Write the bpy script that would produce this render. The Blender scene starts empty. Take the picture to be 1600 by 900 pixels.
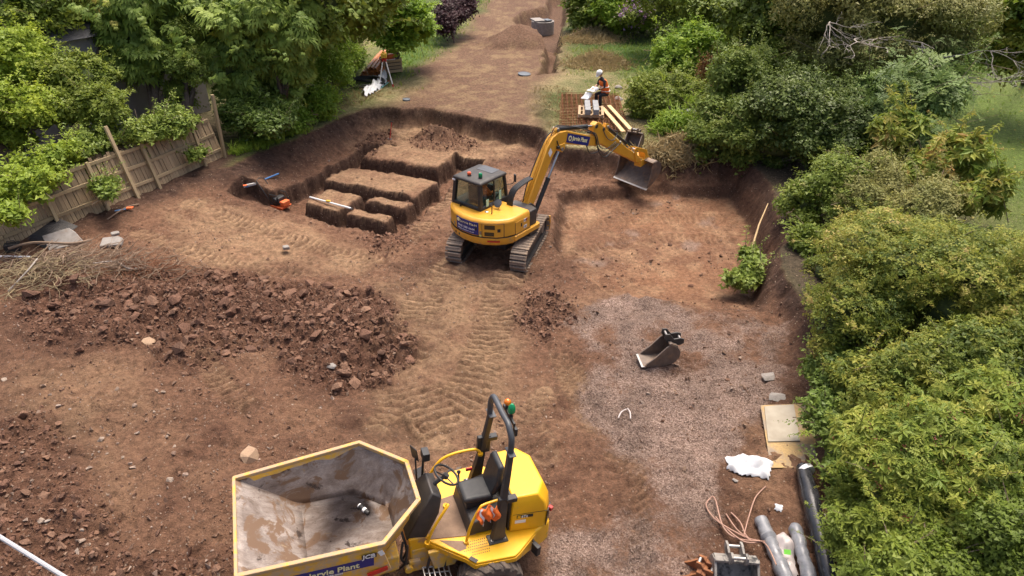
import bpy, bmesh, math, random
import numpy as np
from mathutils import Vector, Matrix, Euler

random.seed(7); RNG = np.random.default_rng(7)
R = math.radians
sc = bpy.context.scene
COL = sc.collection

# ------------------------------------------------------------------ camera
CAM_H, PITCH, FPX = 9.2, R(31.5), 1067.0
cam_d = bpy.data.cameras.new("camera"); cam_d.sensor_width = 36.0; cam_d.lens = 36.0 * FPX / 1600.0
cam_d.clip_start = 0.1; cam_d.clip_end = 2000.0
cam = bpy.data.objects.new("camera", cam_d); COL.objects.link(cam)
cam.location = (0, 0, CAM_H); cam.rotation_euler = (math.pi / 2 - PITCH, 0, 0)
sc.camera = cam

# ------------------------------------------------------------------ sky, sun, exposure
SUN_EL, SUN_AZ = 69.0, 20.0          # azimuth from +Y (away from the camera)
w = bpy.data.worlds.new("World"); sc.world = w; w.use_nodes = True
nt = w.node_tree; bg = nt.nodes["Background"]
sky = nt.nodes.new("ShaderNodeTexSky"); sky.sky_type = 'NISHITA'; sky.sun_disc = False
sky.sun_elevation = R(SUN_EL); sky.sun_rotation = R(SUN_AZ)
sky.air_density = 0.7; sky.dust_density = 7.0; sky.ozone_density = 0.4
nt.links.new(sky.outputs[0], bg.inputs[0]); bg.inputs[1].default_value = 0.125
sd = bpy.data.lights.new("sun", 'SUN'); sd.energy = 1.5; sd.angle = R(24); sd.color = (1.0, 0.91, 0.78)
sun = bpy.data.objects.new("sun", sd); COL.objects.link(sun)
dv = Vector((math.sin(R(SUN_AZ)) * math.cos(R(SUN_EL)), math.cos(R(SUN_AZ)) * math.cos(R(SUN_EL)), math.sin(R(SUN_EL))))
sun.rotation_euler = dv.to_track_quat('Z', 'Y').to_euler(); sun.location = dv * 60
vs = sc.view_settings; vs.view_transform = 'Standard'; vs.look = 'None'; vs.gamma = 1.0; vs.use_curve_mapping = False
vs.exposure = 1.1
sc.render.engine = 'CYCLES'; sc.cycles.use_denoising = True; sc.cycles.max_bounces = 6
sc.cycles.transparent_max_bounces = 6

# ------------------------------------------------------------------ helpers: places
def P(px, py, z=0.0):
    """photo direction -> point of the place at height z"""
    u = (px - 800) / FPX; v = (py - 450) / FPX
    dx, dy, dz = u, math.cos(PITCH) - v * math.sin(PITCH), -math.sin(PITCH) - v * math.cos(PITCH)
    t = (z - CAM_H) / dz
    return (t * dx, t * dy)
def PP(pts, z=0.0): return [P(a, b, z) for a, b in pts]

def _hash(ix, iy, seed):
    h = (ix.astype(np.int64) * 374761393 + iy.astype(np.int64) * 668265263 + seed * 982451653) & 0xffffffff
    h = ((h ^ (h >> 13)) * 1274126177) & 0xffffffff
    return ((h ^ (h >> 16)) & 0xffffff) / float(0xffffff)
def vnoise(x, y, seed=0):
    x = np.asarray(x, float); y = np.asarray(y, float)
    ix = np.floor(x); iy = np.floor(y); fx = x - ix; fy = y - iy
    fx = fx * fx * (3 - 2 * fx); fy = fy * fy * (3 - 2 * fy)
    a = _hash(ix, iy, seed); b = _hash(ix + 1, iy, seed); c = _hash(ix, iy + 1, seed); d = _hash(ix + 1, iy + 1, seed)
    return (a * (1 - fx) + b * fx) * (1 - fy) + (c * (1 - fx) + d * fx) * fy
def fbm(x, y, s=1.0, o=4, seed=0, g=0.5):
    t = 0; a = 1; n = 0
    for i in range(o):
        t = t + a * (vnoise(x * s + 17.3 * i, y * s - 9.1 * i, seed + i) - 0.5); n += a; a *= g; s *= 2.03
    return t / n * 2
def sst(a, b, x):
    t = np.clip((x - a) / (b - a), 0, 1); return t * t * (3 - 2 * t)
def seg_d(x, y, a, b):
    vx, vy = b[0] - a[0], b[1] - a[1]; L2 = vx * vx + vy * vy + 1e-9
    t = np.clip(((x - a[0]) * vx + (y - a[1]) * vy) / L2, 0, 1)
    return np.hypot(x - a[0] - t * vx, y - a[1] - t * vy), t
def sdf(poly, x, y):
    """signed distance, positive inside"""
    d = np.full(np.shape(x), 1e9); ins = np.zeros(np.shape(x), bool)
    n = len(poly)
    for i in range(n):
        a, b = poly[i], poly[(i + 1) % n]
        d = np.minimum(d, seg_d(x, y, a, b)[0])
        c = ((a[1] > y) != (b[1] > y)) & (x < (b[0] - a[0]) * (y - a[1]) / (b[1] - a[1] + 1e-12) + a[0])
        ins ^= c
    return np.where(ins, d, -d)
def lane_coord(pts, x, y):
    """distance from a polyline, signed side, running length"""
    best = np.full(np.shape(x), 1e9); run = np.zeros(np.shape(x)); side = np.zeros(np.shape(x)); L = 0
    for a, b in zip(pts[:-1], pts[1:]):
        d, t = seg_d(x, y, a, b); l = math.hypot(b[0] - a[0], b[1] - a[1])
        m = d < best
        best = np.where(m, d, best); run = np.where(m, L + t * l, run)
        s = np.sign((b[0] - a[0]) * (y - a[1]) - (b[1] - a[1]) * (x - a[0]))
        side = np.where(m, s * d, side); L += l
    return best, side, run
def smooth_line(pts, k=6):
    out = []
    p = [np.array(q, float) for q in pts]; n = len(p)
    for i in range(n - 1):
        p0 = p[max(i - 1, 0)]; p1 = p[i]; p2 = p[i + 1]; p3 = p[min(i + 2, n - 1)]
        for j in range(k):
            t = j / k
            out.append(tuple(0.5 * ((2 * p1) + (p2 - p0) * t + (2 * p0 - 5 * p1 + 4 * p2 - p3) * t * t + (3 * p1 - p0 - 3 * p2 + p3) * t ** 3)))
    out.append(tuple(p[-1])); return out

# ------------------------------------------------------------------ helpers: meshes
class MB:
    def __init__(s): s.V = []; s.F = []; s.M = []
    def add(s, V, F, T=None, mi=0):
        o = len(s.V)
        for v in V:
            s.V.append(tuple(T @ Vector(v)) if T is not None else tuple(v))
        for f in F: s.F.append([i + o for i in f]); s.M.append(mi)
        return s
    def box(s, c, d, rot=None, mi=0, taper=None):
        hx, hy, hz = d[0] / 2, d[1] / 2, d[2] / 2
        tx, ty = taper or (1, 1)
        V = [(-hx, -hy, -hz), (hx, -hy, -hz), (hx, hy, -hz), (-hx, hy, -hz), (-hx * tx, -hy * ty, hz), (hx * tx, -hy * ty, hz), (hx * tx, hy * ty, hz), (-hx * tx, hy * ty, hz)]
        T = Matrix.Translation(c)
        if rot is not None: T = T @ (rot.to_4x4() if isinstance(rot, Matrix) else Euler(rot).to_matrix().to_4x4())
        return s.add(V, [(0, 3, 2, 1), (4, 5, 6, 7), (0, 1, 5, 4), (1, 2, 6, 5), (2, 3, 7, 6), (3, 0, 4, 7)], T, mi)
    def prism(s, poly, a, b, axis='z', mi=0):
        """polygon extruded from a to b along axis; poly coordinates are the other two axes in order (xy, xz, yz)"""
        n = len(poly)
        ar = sum(poly[i][0] * poly[(i + 1) % n][1] - poly[(i + 1) % n][0] * poly[i][1] for i in range(n))
        if ar < 0: poly = poly[::-1]
        f = {'z': lambda p, t: (p[0], p[1], t), 'y': lambda p, t: (p[0], t, p[1]), 'x': lambda p, t: (t, p[0], p[1])}[axis]
        V = [f(p, a) for p in poly] + [f(p, b) for p in poly]
        F = [list(range(n))[::-1], list(range(n, 2 * n))] + [(i, (i + 1) % n, n + (i + 1) % n, n + i) for i in range(n)]
        if axis == 'y': F = [list(q)[::-1] for q in F]
        return s.add(V, F, None, mi)
    def loft(s, rings, cap=True, closed=True, mi=0):
        n = len(rings[0]); o = len(s.V)
        for r in rings: s.V.extend(tuple(v) for v in r)
        for k in range(len(rings) - 1):
            for i in range(n if closed else n - 1):
                j = (i + 1) % n
                s.F.append([o + k * n + i, o + k * n + j, o + (k + 1) * n + j, o + (k + 1) * n + i]); s.M.append(mi)
        if cap:
            s.F.append([o + i for i in range(n)][::-1]); s.M.append(mi)
            s.F.append([o + (len(rings) - 1) * n + i for i in range(n)]); s.M.append(mi)
        return s
    def tube(s, pts, r, n=8, mi=0, cap=True):
        pts = [Vector(p) for p in pts]; m = len(pts)
        rr = r if isinstance(r, (list, tuple)) else [r] * m
        rings = []; up = None
        for i in range(m):
            t = (pts[min(i + 1, m - 1)] - pts[max(i - 1, 0)]).normalized()
            if up is None:
                up = Vector((0, 0, 1)) if abs(t.z) < 0.9 else Vector((1, 0, 0))
            a = t.cross(up).normalized(); b = a.cross(t).normalized(); up = b
            rings.append([pts[i] + (a * math.cos(2 * math.pi * k / n) + b * math.sin(2 * math.pi * k / n)) * rr[i] for k in range(n)])
        return s.loft(rings, cap, True, mi)
    def cyl(s, p0, p1, r, r2=None, n=16, mi=0):
        return s.tube([p0, p1], [r, r if r2 is None else r2], n, mi)
    def lathe(s, prof, o=(0, 0, 0), axis=(0, 0, 1), n=20, mi=0):
        q = Vector((0, 0, 1)).rotation_difference(Vector(axis)).to_matrix().to_4x4(); T = Matrix.Translation(o) @ q
        rings = [[T @ Vector((r * math.cos(2 * math.pi * k / n), r * math.sin(2 * math.pi * k / n), z)) for k in range(n)] for r, z in prof]
        return s.loft(rings, True, True, mi)
    def quad(s, a, b, c, d, mi=0): return s.add([a, b, c, d], [(0, 1, 2, 3)], None, mi)
    def build(s, name, mat, parent=None, bevel=0, sharp=38, loc=None, rotz=None, solid=0, seg=2):
        me = bpy.data.meshes.new(name); me.from_pydata(s.V, [], s.F)
        mats = mat if isinstance(mat, (list, tuple)) else [mat]
        for m in mats: me.materials.append(m)
        if len(mats) > 1: me.polygons.foreach_set("material_index", np.array(s.M, np.int32))
        bm = bmesh.new(); bm.from_mesh(me); bmesh.ops.recalc_face_normals(bm, faces=bm.faces); bm.to_mesh(me); bm.free()
        me.shade_smooth(); me.set_sharp_from_angle(angle=R(sharp)); me.update()
        o = bpy.data.objects.new(name, me); COL.objects.link(o); o.parent = parent
        if loc is not None: o.location = loc
        if rotz is not None: o.rotation_euler = (0, 0, rotz)
        if bevel:
            b = o.modifiers.new("bevel", 'BEVEL'); b.width = bevel; b.segments = seg; b.limit_method = 'ANGLE'; b.angle_limit = R(35)
        return o
def empty(name, loc=(0, 0, 0), rot=(0, 0, 0)):
    o = bpy.data.objects.new(name, None); COL.objects.link(o); o.location = loc; o.rotation_euler = rot; o.empty_display_size = 0.2
    return o
def tag(o, label=None, cat=None, group=None, kind=None):
    if label: o["label"] = label
    if cat: o["category"] = cat
    if group: o["group"] = group
    if kind: o["kind"] = kind
    return o
def copy_tree(o, parent=None):
    c = o.copy(); COL.objects.link(c); c.parent = parent
    for ch in [k for k in o.children]: copy_tree(ch, c)
    return c
def fast_mesh(name, V, F, mat, attrs=None, smooth=False, parent=None):
    """V (n,3) float, F (m,k) int of one face size"""
    V = np.ascontiguousarray(V, np.float32); F = np.ascontiguousarray(F, np.int32)
    me = bpy.data.meshes.new(name); m, k = F.shape
    me.vertices.add(len(V)); me.vertices.foreach_set("co", V.ravel())
    me.loops.add(m * k); me.loops.foreach_set("vertex_index", F.ravel())
    me.polygons.add(m); me.polygons.foreach_set("loop_start", np.arange(0, m * k, k, dtype=np.int32))
    me.polygons.foreach_set("use_smooth", np.full(m, smooth, bool))
    for an, (ty, arr) in (attrs or {}).items():
        at = me.attributes.new(an, ty, 'POINT')
        at.data.foreach_set("color" if ty == 'FLOAT_COLOR' else "value", np.ascontiguousarray(arr, np.float32).ravel())
    for q in (mat if isinstance(mat, (list, tuple)) else [mat]): me.materials.append(q)
    me.update(); me.validate()
    o = bpy.data.objects.new(name, me); COL.objects.link(o); o.parent = parent
    return o
def scatter(name, temps, pos, rot, scale, mat, attr=None, parent=None, which=None, smooth=False):
    """temps: list of (V (n,3), F (m,3)); joined copies at pos with rotation matrices rot (N,3,3)"""
    N = len(pos)
    if N == 0: return None
    which = RNG.integers(0, len(temps), N) if which is None else which
    if np.ndim(scale) == 1: scale = np.repeat(np.asarray(scale)[:, None], 3, 1)
    VV, FF, AA = [], [], []; off = 0
    for k, (tv, tf) in enumerate(temps):
        ix = np.nonzero(which == k)[0]
        if not len(ix): continue
        v = tv[None] * scale[ix][:, None, :]
        v = np.einsum('nij,nkj->nki', rot[ix], v) + pos[ix][:, None, :]
        n = len(tv)
        f = tf[None] + (np.arange(len(ix)) * n)[:, None, None] + off
        VV.append(v.reshape(-1, 3)); FF.append(f.reshape(-1, tf.shape[1])); off += len(ix) * n
        if attr is not None: AA.append(np.repeat(attr[ix], n))
    at = {'lc': ('FLOAT', np.concatenate(AA))} if attr is not None else None
    return fast_mesh(name, np.concatenate(VV), np.concatenate(FF), mat, at, smooth, parent)
def rot_to(nrm, spin):
    """rotation matrices whose z axis is nrm (N,3)"""
    z = nrm / (np.linalg.norm(nrm, axis=1, keepdims=True) + 1e-9)
    h = np.where(np.abs(z[:, 2:3]) < 0.95, np.array([[0, 0, 1.0]]), np.array([[1.0, 0, 0]]))
    x = np.cross(h, z); x /= np.linalg.norm(x, axis=1, keepdims=True); y = np.cross(z, x)
    c, s = np.cos(spin)[:, None], np.sin(spin)[:, None]
    return np.stack([x * c + y * s, -x * s + y * c, z], axis=2)
def rand_rot(n):
    v = RNG.normal(size=(n, 3)); return rot_to(v, RNG.uniform(0, 6.28, n))

# ------------------------------------------------------------------ helpers: materials
def new_mat(name):
    m = bpy.data.materials.new(name); m.use_nodes = True
    n = m.node_tree.nodes; b = n["Principled BSDF"]
    return m, m.node_tree, n, m.node_tree.links, b
def N(n, t, **kw):
    x = n.new(t)
    for k, v in kw.items(): setattr(x, k, v)
    return x
def noise(n, l, vec, scale, detail=4, rough=0.55, dist=0.0):
    t = N(n, "ShaderNodeTexNoise"); t.inputs["Scale"].default_value = scale; t.inputs["Detail"].default_value = detail
    t.inputs["Roughness"].default_value = rough; t.inputs["Distortion"].default_value = dist
    if vec is not None: l.new(vec, t.inputs["Vector"])
    return t
def ramp(n, l, fac, stops):
    r = N(n, "ShaderNodeValToRGB"); e = r.color_ramp.elements
    while len(e) < len(stops): e.new(0.5)
    for k, (p, c) in enumerate(stops):
        e[k].position = p; e[k].color = (c[0], c[1], c[2], 1) if not isinstance(c, (int, float)) else (c, c, c, 1)
    if fac is not None: l.new(fac, r.inputs[0])
    return r
def mixc(n, l, fac, a, b, mode='MIX'):
    m = N(n, "ShaderNodeMix", data_type='RGBA', blend_type=mode)
    for i, v in ((0, fac), (6, a), (7, b)):
        if hasattr(v, "is_linked") or hasattr(v, "links"): l.new(v, m.inputs[i])
        else: m.inputs[i].default_value = v if i == 0 else (*v[:3], 1)
    return m.outputs[2]
def bump(n, l, h, b, strength=0.4, dist=0.02, prev=None):
    q = N(n, "ShaderNodeBump"); q.inputs["Strength"].default_value = strength; q.inputs["Distance"].default_value = dist
    l.new(h, q.inputs["Height"])
    if prev is not None: l.new(prev, q.inputs["Normal"])
    if b is not None: l.new(q.outputs[0], b.inputs["Normal"])
    return q.outputs[0]
def pbr(name, c1, c2=None, scale=6.0, rough=0.6, metal=0.0, bmp=0.0, bscale=60, dirt=None, dpos=0.6, dscale=3.0, coat=0.0, rvar=0.1, zd=None):
    m, t, n, l, b = new_mat(name)
    tc = N(n, "ShaderNodeTexCoord"); o = tc.outputs["Object"]
    c2 = c2 or tuple(x * 0.86 for x in c1)
    a = noise(n, l, o, scale, 6)
    f = ramp(n, l, a.outputs[0], [(0.35, 0.0), (0.65, 1.0)])
    c = mixc(n, l, f.outputs[0], c1, c2)
    rr = N(n, "ShaderNodeMapRange"); l.new(noise(n, l, o, scale * 2.3, 5).outputs[0], rr.inputs[0])
    rr.inputs[3].default_value = max(0.02, rough - rvar); rr.inputs[4].default_value = min(1, rough + rvar)
    ro = rr.outputs[0]
    if dirt:
        d = noise(n, l, o, dscale, 8, 0.68, 0.3); dv_ = d.outputs[0]
        if zd:      # mud thrown up from the ground
            sx = N(n, "ShaderNodeSeparateXYZ"); l.new(o, sx.inputs[0]); mr = N(n, "ShaderNodeMapRange"); l.new(sx.outputs[2], mr.inputs[0]); mr.inputs[1].default_value, mr.inputs[2].default_value, mr.inputs[3].default_value, mr.inputs[4].default_value = zd[0], zd[1], .20, 0.0
            ad = N(n, "ShaderNodeMath", operation='ADD'); l.new(dv_, ad.inputs[0]); l.new(mr.outputs[0], ad.inputs[1]); dv_ = ad.outputs[0]
        g = ramp(n, l, dv_, [(dpos, 0.0), (min(dpos + 0.12, 1), 1.0)])
        c = mixc(n, l, g.outputs[0], c, dirt)
    l.new(c, b.inputs["Base Color"]); l.new(ro, b.inputs["Roughness"])
    b.inputs["Metallic"].default_value = metal
    if coat: b.inputs["Coat Weight"].default_value = coat; b.inputs["Coat Roughness"].default_value = 0.2
    if bmp: bump(n, l, noise(n, l, o, bscale, 5).outputs[0], b, bmp, 0.01)
    return m
def leaf_mat(name, cols, trans=0.25, rough=0.55):
    """cols: ramp over the per-leaf attribute"""
    m, t, n, l, b = new_mat(name)
    at = N(n, "ShaderNodeAttribute", attribute_name="lc")
    r = ramp(n, l, at.outputs["Fac"], [(i / (len(cols) - 1), c) for i, c in enumerate(cols)])
    l.new(r.outputs[0], b.inputs["Base Color"]); b.inputs["Roughness"].default_value = rough
    b.inputs["Specular IOR Level"].default_value = 0.28
    tr = N(n, "ShaderNodeBsdfTranslucent"); hs = N(n, "ShaderNodeHueSaturation"); hs.inputs["Value"].default_value = 1.5; hs.inputs["Hue"].default_value = 0.49
    l.new(r.outputs[0], hs.inputs["Color"]); l.new(hs.outputs[0], tr.inputs[0])
    mx = N(n, "ShaderNodeMixShader"); mx.inputs[0].default_value = trans
    l.new(b.outputs[0], mx.inputs[1]); l.new(tr.outputs[0], mx.inputs[2])
    l.new(mx.outputs[0], n["Material Output"].inputs[0])
    return m
# ================================================================== THE GROUND
TERR = 0.80                                   # garden terrace above the dug floor
def axis_lines(segs):
    out = [segs[0][0]]
    for a, b, s0, s1 in segs:
        x = out[-1]
        while x < b - 1e-6:
            t = (x - a) / (b - a); x = x + s0 + (s1 - s0) * t; out.append(min(x, b))
    return np.array(out)
XS = axis_lines([(-160, -40, 20, 4), (-40, -16, 3, .3), (-16, -10.5, .14, .055), (-10.5, -8.2, .055, .045), (-8.2, -.6, .041, .041), (-.6, 7.5, .056, .056), (7.5, 12, .055, .15), (12, 40, .2, 3), (40, 160, 4, 20)])
YS = axis_lines([(-60, 2, 12, 1.2), (2, 5.0, .4, .06), (5.0, 16, .053, .057), (16, 17.6, .05, .042), (17.6, 26.6, .043, .045), (26.6, 28, .045, .06), (28, 40, .08, .16), (40, 66, .18, .9), (66, 260, 2, 25)])
GX, GY = np.meshgrid(XS, YS)

# control heights of the worked ground (photo place, height)
CP = [((770, 420), -.02), ((650, 550), .03), ((700, 850), .2), ((1050, 600), .22), ((1100, 510), .26), ((1250, 600), .42), ((1150, 850), .3),
      ((300, 490), .55), ((580, 520), .22), ((60, 530), .6), ((50, 880), .75), ((250, 750), .5), ((100, 430), .68), ((213, 320), .7), ((70, 370), .7),
      ((400, 390), .02), ((480, 420), .03), ((250, 385), .28), ((450, 560), .5), ((420, 700), .42), ((640, 340), -.02), ((560, 250), 0), ((740, 230), 0.02),
      ((900, 350), -.03), ((1000, 300), -.05), ((1100, 330), -.04), ((1100, 420), 0.0), ((980, 760), .2), ((560, 900), .35), ((870, 500), .1), ((340, 900), .55), ((-200, 700), .8), ((900, 1000), .2)]
def fore(x, y):
    num = np.zeros(np.shape(x)); den = np.zeros(np.shape(x))
    for (a, b), z in CP:
        q = P(a, b, z); d2 = (x - q[0]) ** 2 + (y - q[1]) ** 2
        w_ = np.exp(-d2 / (2 * 2.0 ** 2)) + 1e-5 / (d2 + 1); num += w_ * z; den += w_
    return num / den
# foot of the banks; beyond it the ground climbs to the terrace
PIT = PP([(235, 372), (330, 325), (405, 318), (455, 285), (505, 262), (560, 225), (604, 203), (655, 203), (730, 216), (832, 233), (846, 262), (905, 274), (1000, 287), (1140, 291)], 0) \
    + PP([(1172, 330), (1190, 400), (1180, 470), (1215, 520), (1240, 640), (1265, 760), (1290, 900)], .05) + [(5.2, 0), (-30, 0), (-30, 10), (-13.5, 14.5)]
BANKW = [(P(235, 372), 1.6), (P(330, 325), 1.5), (P(455, 285), 1.7), (P(560, 225), 1.3), (P(655, 203), .5), (P(780, 222), .32), (P(846, 262), .5), (P(1000, 287), .75), (P(1150, 291), .7), (P(1190, 400), .55), (P(1215, 520), .6), (P(1265, 760), .9), ((-13.5, 14.5), 2.0)]
def bank_w(x, y):
    num = 0; den = 0
    for q, v in BANKW:
        w_ = 1 / (((x - q[0]) ** 2 + (y - q[1]) ** 2) ** 1.5 + .05); num = num + w_ * v; den = den + w_
    return num / den
RPIT = PP([(870, 300), (1000, 286), (1150, 290), (1185, 330), (1200, 400), (1195, 500), (1100, 497), (1040, 482), (985, 470), (935, 462), (900, 420), (860, 380)], 0)
# foundation trenches, in the frame of the building plot
TO = np.array((-6.95, 19.37)); TE1 = np.array((.927, -.375)); TE2 = np.array((.375, .927))
ISL = [(-.02, 1.36, .68, 2.08), (1.62, 3.1, 1.72, 2.3), (1.62, 3.1, .62, 1.16), (-.62, 3.12, 2.66, 4.15), (-.55, 2.66, 4.95, 6.4), (.05, 2.66, 4.95, 9.5)]
def rect_sd(a, b, r): return np.minimum(np.minimum(a - r[0], r[1] - a), np.minimum(b - r[2], r[3] - b))
FTRENCH = PP([(888, -8), (886, 20), (868, 114), (842, 116), (852, 75), (800, 32), (812, 22), (850, 14), (858, -8)], .8)

LANES = [  # (photo line, half width, tread pitch, depth, skew)
    ([(708, 415), (672, 450), (648, 500), (640, 560), (655, 620), (700, 690)], .48, .21, .035, .0),
    ([(800, 428), (782, 465), (770, 510), (758, 560), (735, 610), (700, 650), (640, 680)], .48, .2, .04, .0),
    ([(300, 338), (370, 352), (440, 372), (520, 392), (600, 405)], .3, .2, .03, .3),
    ([(225, 385), (310, 408), (390, 425), (480, 430)], .3, .2, .03, .3),
    ([(640, 370), (668, 335), (700, 305), (735, 275)], .3, .2, .025, .0),
    ([(880, 330), (960, 322), (1060, 318), (1140, 318)], .3, .2, .03, .2),
    ([(900, 372), (980, 352), (1070, 345), (1150, 350)], .3, .2, .025, -.2),
    ([(590, 520), (598, 580), (620, 640), (600, 690)], .4, .22, .03, .1),
    ([(880, 560), (905, 620), (950, 690), (985, 780), (990, 880)], .34, .16, .025, .8),
    ([(320, 570), (350, 620), (395, 660)], .25, .18, .03, .2),
    ([(850, 620), (830, 660), (850, 720)], .3, .19, .02, .6),
]
ld = fore(GX, GY)
# noise in the outline so that no edge is ruled
ow = fbm(GX, GY, 1.1, 4, 3) * .22 + fbm(GX, GY, 5.0, 3, 5) * .06
dp = sdf(PIT, GX, GY) + ow
bw = bank_w(GX, GY)
bank = sst(0, 1, np.clip(-dp, 0, 50) / bw)
rp = sdf(RPIT, GX, GY) + fbm(GX, GY, 1.7, 3, 8) * .12
low = sst(-.05, .30, rp)
Z = ld - .46 * low * (1 - .35 * sst(19, 22, GY)) * sst(12.6, 15.5, GY)
Z = Z * (1 - bank) + TERR * bank
ta = (GX - TO[0]) * TE1[0] + (GY - TO[1]) * TE1[1]; tb = (GX - TO[0]) * TE2[0] + (GY - TO[1]) * TE2[1]
jit = fbm(GX, GY, 1.8, 4, 21) * .17 + fbm(GX, GY, 6, 2, 22) * .03
outer = np.maximum(rect_sd(ta, tb, (-1.15, 3.74, 0, 5.1)), rect_sd(ta, tb, (2.66, 3.75, 0, 6.5)))
outer = np.maximum(outer, rect_sd(ta, tb, (-2.3, .2, .0, .80)))
outer = np.maximum(outer, rect_sd(ta, tb, (-1.15, -.5, 4.5, 6.7)))
outer = np.maximum(outer, rect_sd(ta, tb, (-1.15, .1, 6.35, 6.75)))
isl = np.full(GX.shape, -9.0)
for r_ in ISL: isl = np.maximum(isl, rect_sd(ta, tb, r_))
td = np.minimum(outer, -isl) + jit
trench = sst(-.05, .04, td)
near_tr = sst(-.35, 0, td)
Z = Z - trench * (.58 + .03 * fbm(GX, GY, 2, 3, 36))
isl_top = sst(-.05, .12, isl + jit * .6)
Z = Z + isl_top * .12 * sst(4.7, 5.0, tb) * (1 - sst(6.6, 8.2, tb))
Z = Z + isl_top * (.03 + .05 * fbm(GX, GY, 1.6, 4, 31))
# far service trench, spoil heap, mounds
ft = sdf(FTRENCH, GX, GY) + fbm(GX, GY, 1.2, 3, 41) * .25
far_tr = sst(-.05, .35, ft)
Z = Z - far_tr * .95
def mound(cx, cy, rx, ry, h, seed, sharp=1.0):
    d = np.hypot((GX - cx) / rx, (GY - cy) / ry) + fbm(GX, GY, .8 / min(rx, ry) * 2, 3, seed) * .22
    return h * np.clip(1 - d ** sharp, 0, 1) ** 1.1
MND = []
def add_mound(px, py, z, rx, ry, h, seed, sharp=1.3):
    global Z
    q = P(px, py, z); m_ = mound(q[0], q[1], rx, ry, h, seed, sharp); Z = Z + m_; MND.append(m_ / h); return m_ / h
m_spoil = add_mound(812, 66, .8, 2.3, 1.9, 1.15, 51, 1.2)
m_s2 = add_mound(682, 198, .6, 1.1, .55, .45, 52)
m_s3 = add_mound(680, 214, .1, 1.0, .5, .22, 53)
m_s4 = add_mound(935, 95, .8, 1.6, .9, .45, 54); m_s5 = add_mound(925, 56, .8, 1.6, 1.0, .5, 55)
m_s6 = add_mound(1062, 232, .8, 1.0, .5, .38, 56)
m_s7 = add_mound(850, 178, .8, .7, .5, .2, 57)
m_pile = add_mound(110, 440, .6, 2.1, .8, .32, 58)
for k, (a, b, rx, ry, h) in enumerate([(300, 480, 2.2, 1.0, .34), (520, 515, 1.5, 1.4, .5), (150, 520, 1.6, .8, .25), (855, 500, .8, 1.1, .10), (60, 800, 1.6, 1.5, .22), (330, 810, 1.2, 1.4, .18), (150, 640, 1.4, .9, .12), (960, 430, .9, .3, .1), (610, 372, .5, .4, .12)]):
    add_mound(a, b, .4, rx, ry, h, 60 + k)
CLODS = [(PP([(55, 535), (60, 480), (150, 445), (250, 438), (340, 442), (480, 432), (600, 470), (622, 520), (600, 585), (545, 610), (480, 595), (420, 555), (330, 570), (215, 555)], .4), 1.0),
         (PP([(810, 455), (870, 440), (900, 480), (868, 520), (850, 550), (815, 520)], .1), .8),
         (PP([(-40, 690), (60, 660), (120, 800), (300, 860), (390, 830), (380, 960), (-60, 960)], .6), .8),
         (PP([(630, 185), (700, 178), (745, 196), (690, 205), (640, 200)], .9), .8),
         (PP([(560, 205), (600, 182), (610, 190), (575, 225)], .6), .8),
         (PP([(580, 350), (625, 360), (640, 385), (600, 400), (560, 380)], .05), .6)]
def rag(pl): p_ = np.array(pl); return min(1.1, .28 * float((p_.max(0) - p_.min(0)).min()))
cl = np.zeros(GX.shape)
for pl, k in CLODS: cl = np.maximum(cl, k * sst(-.4, .35, sdf(pl, GX, GY) + fbm(GX, GY, .9, 4, 71) * rag(pl)))
worked = 1 - sst(-.2, .6, -dp)            # the dug floor and forecourt
rough_n = fbm(GX, GY, 3.2, 5, 81, .62)
Z = Z + cl * (np.abs(fbm(GX, GY, 3.4, 4, 85, .6)) * .34 + np.clip(fbm(GX, GY, .8, 3, 86), 0, 1) * .22 - .06)
lump = (1 - sst(.1, .7, rp)) * (1 - isl_top) * worked
Z = Z + lump * (np.clip(fbm(GX, GY, 1.3, 4, 90, .6), -.25, 1) * .15 + np.abs(fbm(GX, GY, 3.0, 3, 92, .6)) * .08)
Z = Z + (rough_n * .055 + fbm(GX, GY, 9, 3, 89, .7) * .026 + fbm(GX, GY, .6, 3, 83) * .05) * (.25 + .75 * worked) * (1 - .6 * isl_top) * (1 - .65 * sst(.1, .7, rp))
Z = Z + bank * (1 - sst(.85, 1, bank)) * 4 * .05 * fbm(GX, GY, 2.6, 5, 87, .65)      # crumbly bank faces
# tyre and track prints
tread = np.zeros(GX.shape); ridge_all = np.zeros(GX.shape)
for px, hw, pitch, dep, skew in LANES:
    line = smooth_line(PP(px, .1)); d, s, run = lane_coord(line, GX, GY)
    d = d + fbm(GX, GY, 2, 3, 91) * .08
    m_ = 1 - sst(hw - .08, hw + .05, d)
    m_ = m_ * sst(-.5, -.05, fbm(GX, GY, 1.3, 3, 93)) 
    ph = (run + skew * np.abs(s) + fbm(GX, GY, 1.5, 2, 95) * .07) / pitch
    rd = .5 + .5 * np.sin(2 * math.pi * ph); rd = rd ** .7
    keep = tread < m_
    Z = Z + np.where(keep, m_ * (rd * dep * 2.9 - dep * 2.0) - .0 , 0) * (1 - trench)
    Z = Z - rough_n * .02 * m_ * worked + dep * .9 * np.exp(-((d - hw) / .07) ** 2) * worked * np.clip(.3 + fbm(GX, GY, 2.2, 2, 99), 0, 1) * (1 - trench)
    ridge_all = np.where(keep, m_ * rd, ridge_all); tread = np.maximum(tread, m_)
# gentle rise of the far garden, and the lower lawn on the right
Z = Z + sst(45, 120, GY) * 2.0 + fbm(GX, GY, .12, 2, 97) * .15 * sst(30, 45, GY)
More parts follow.
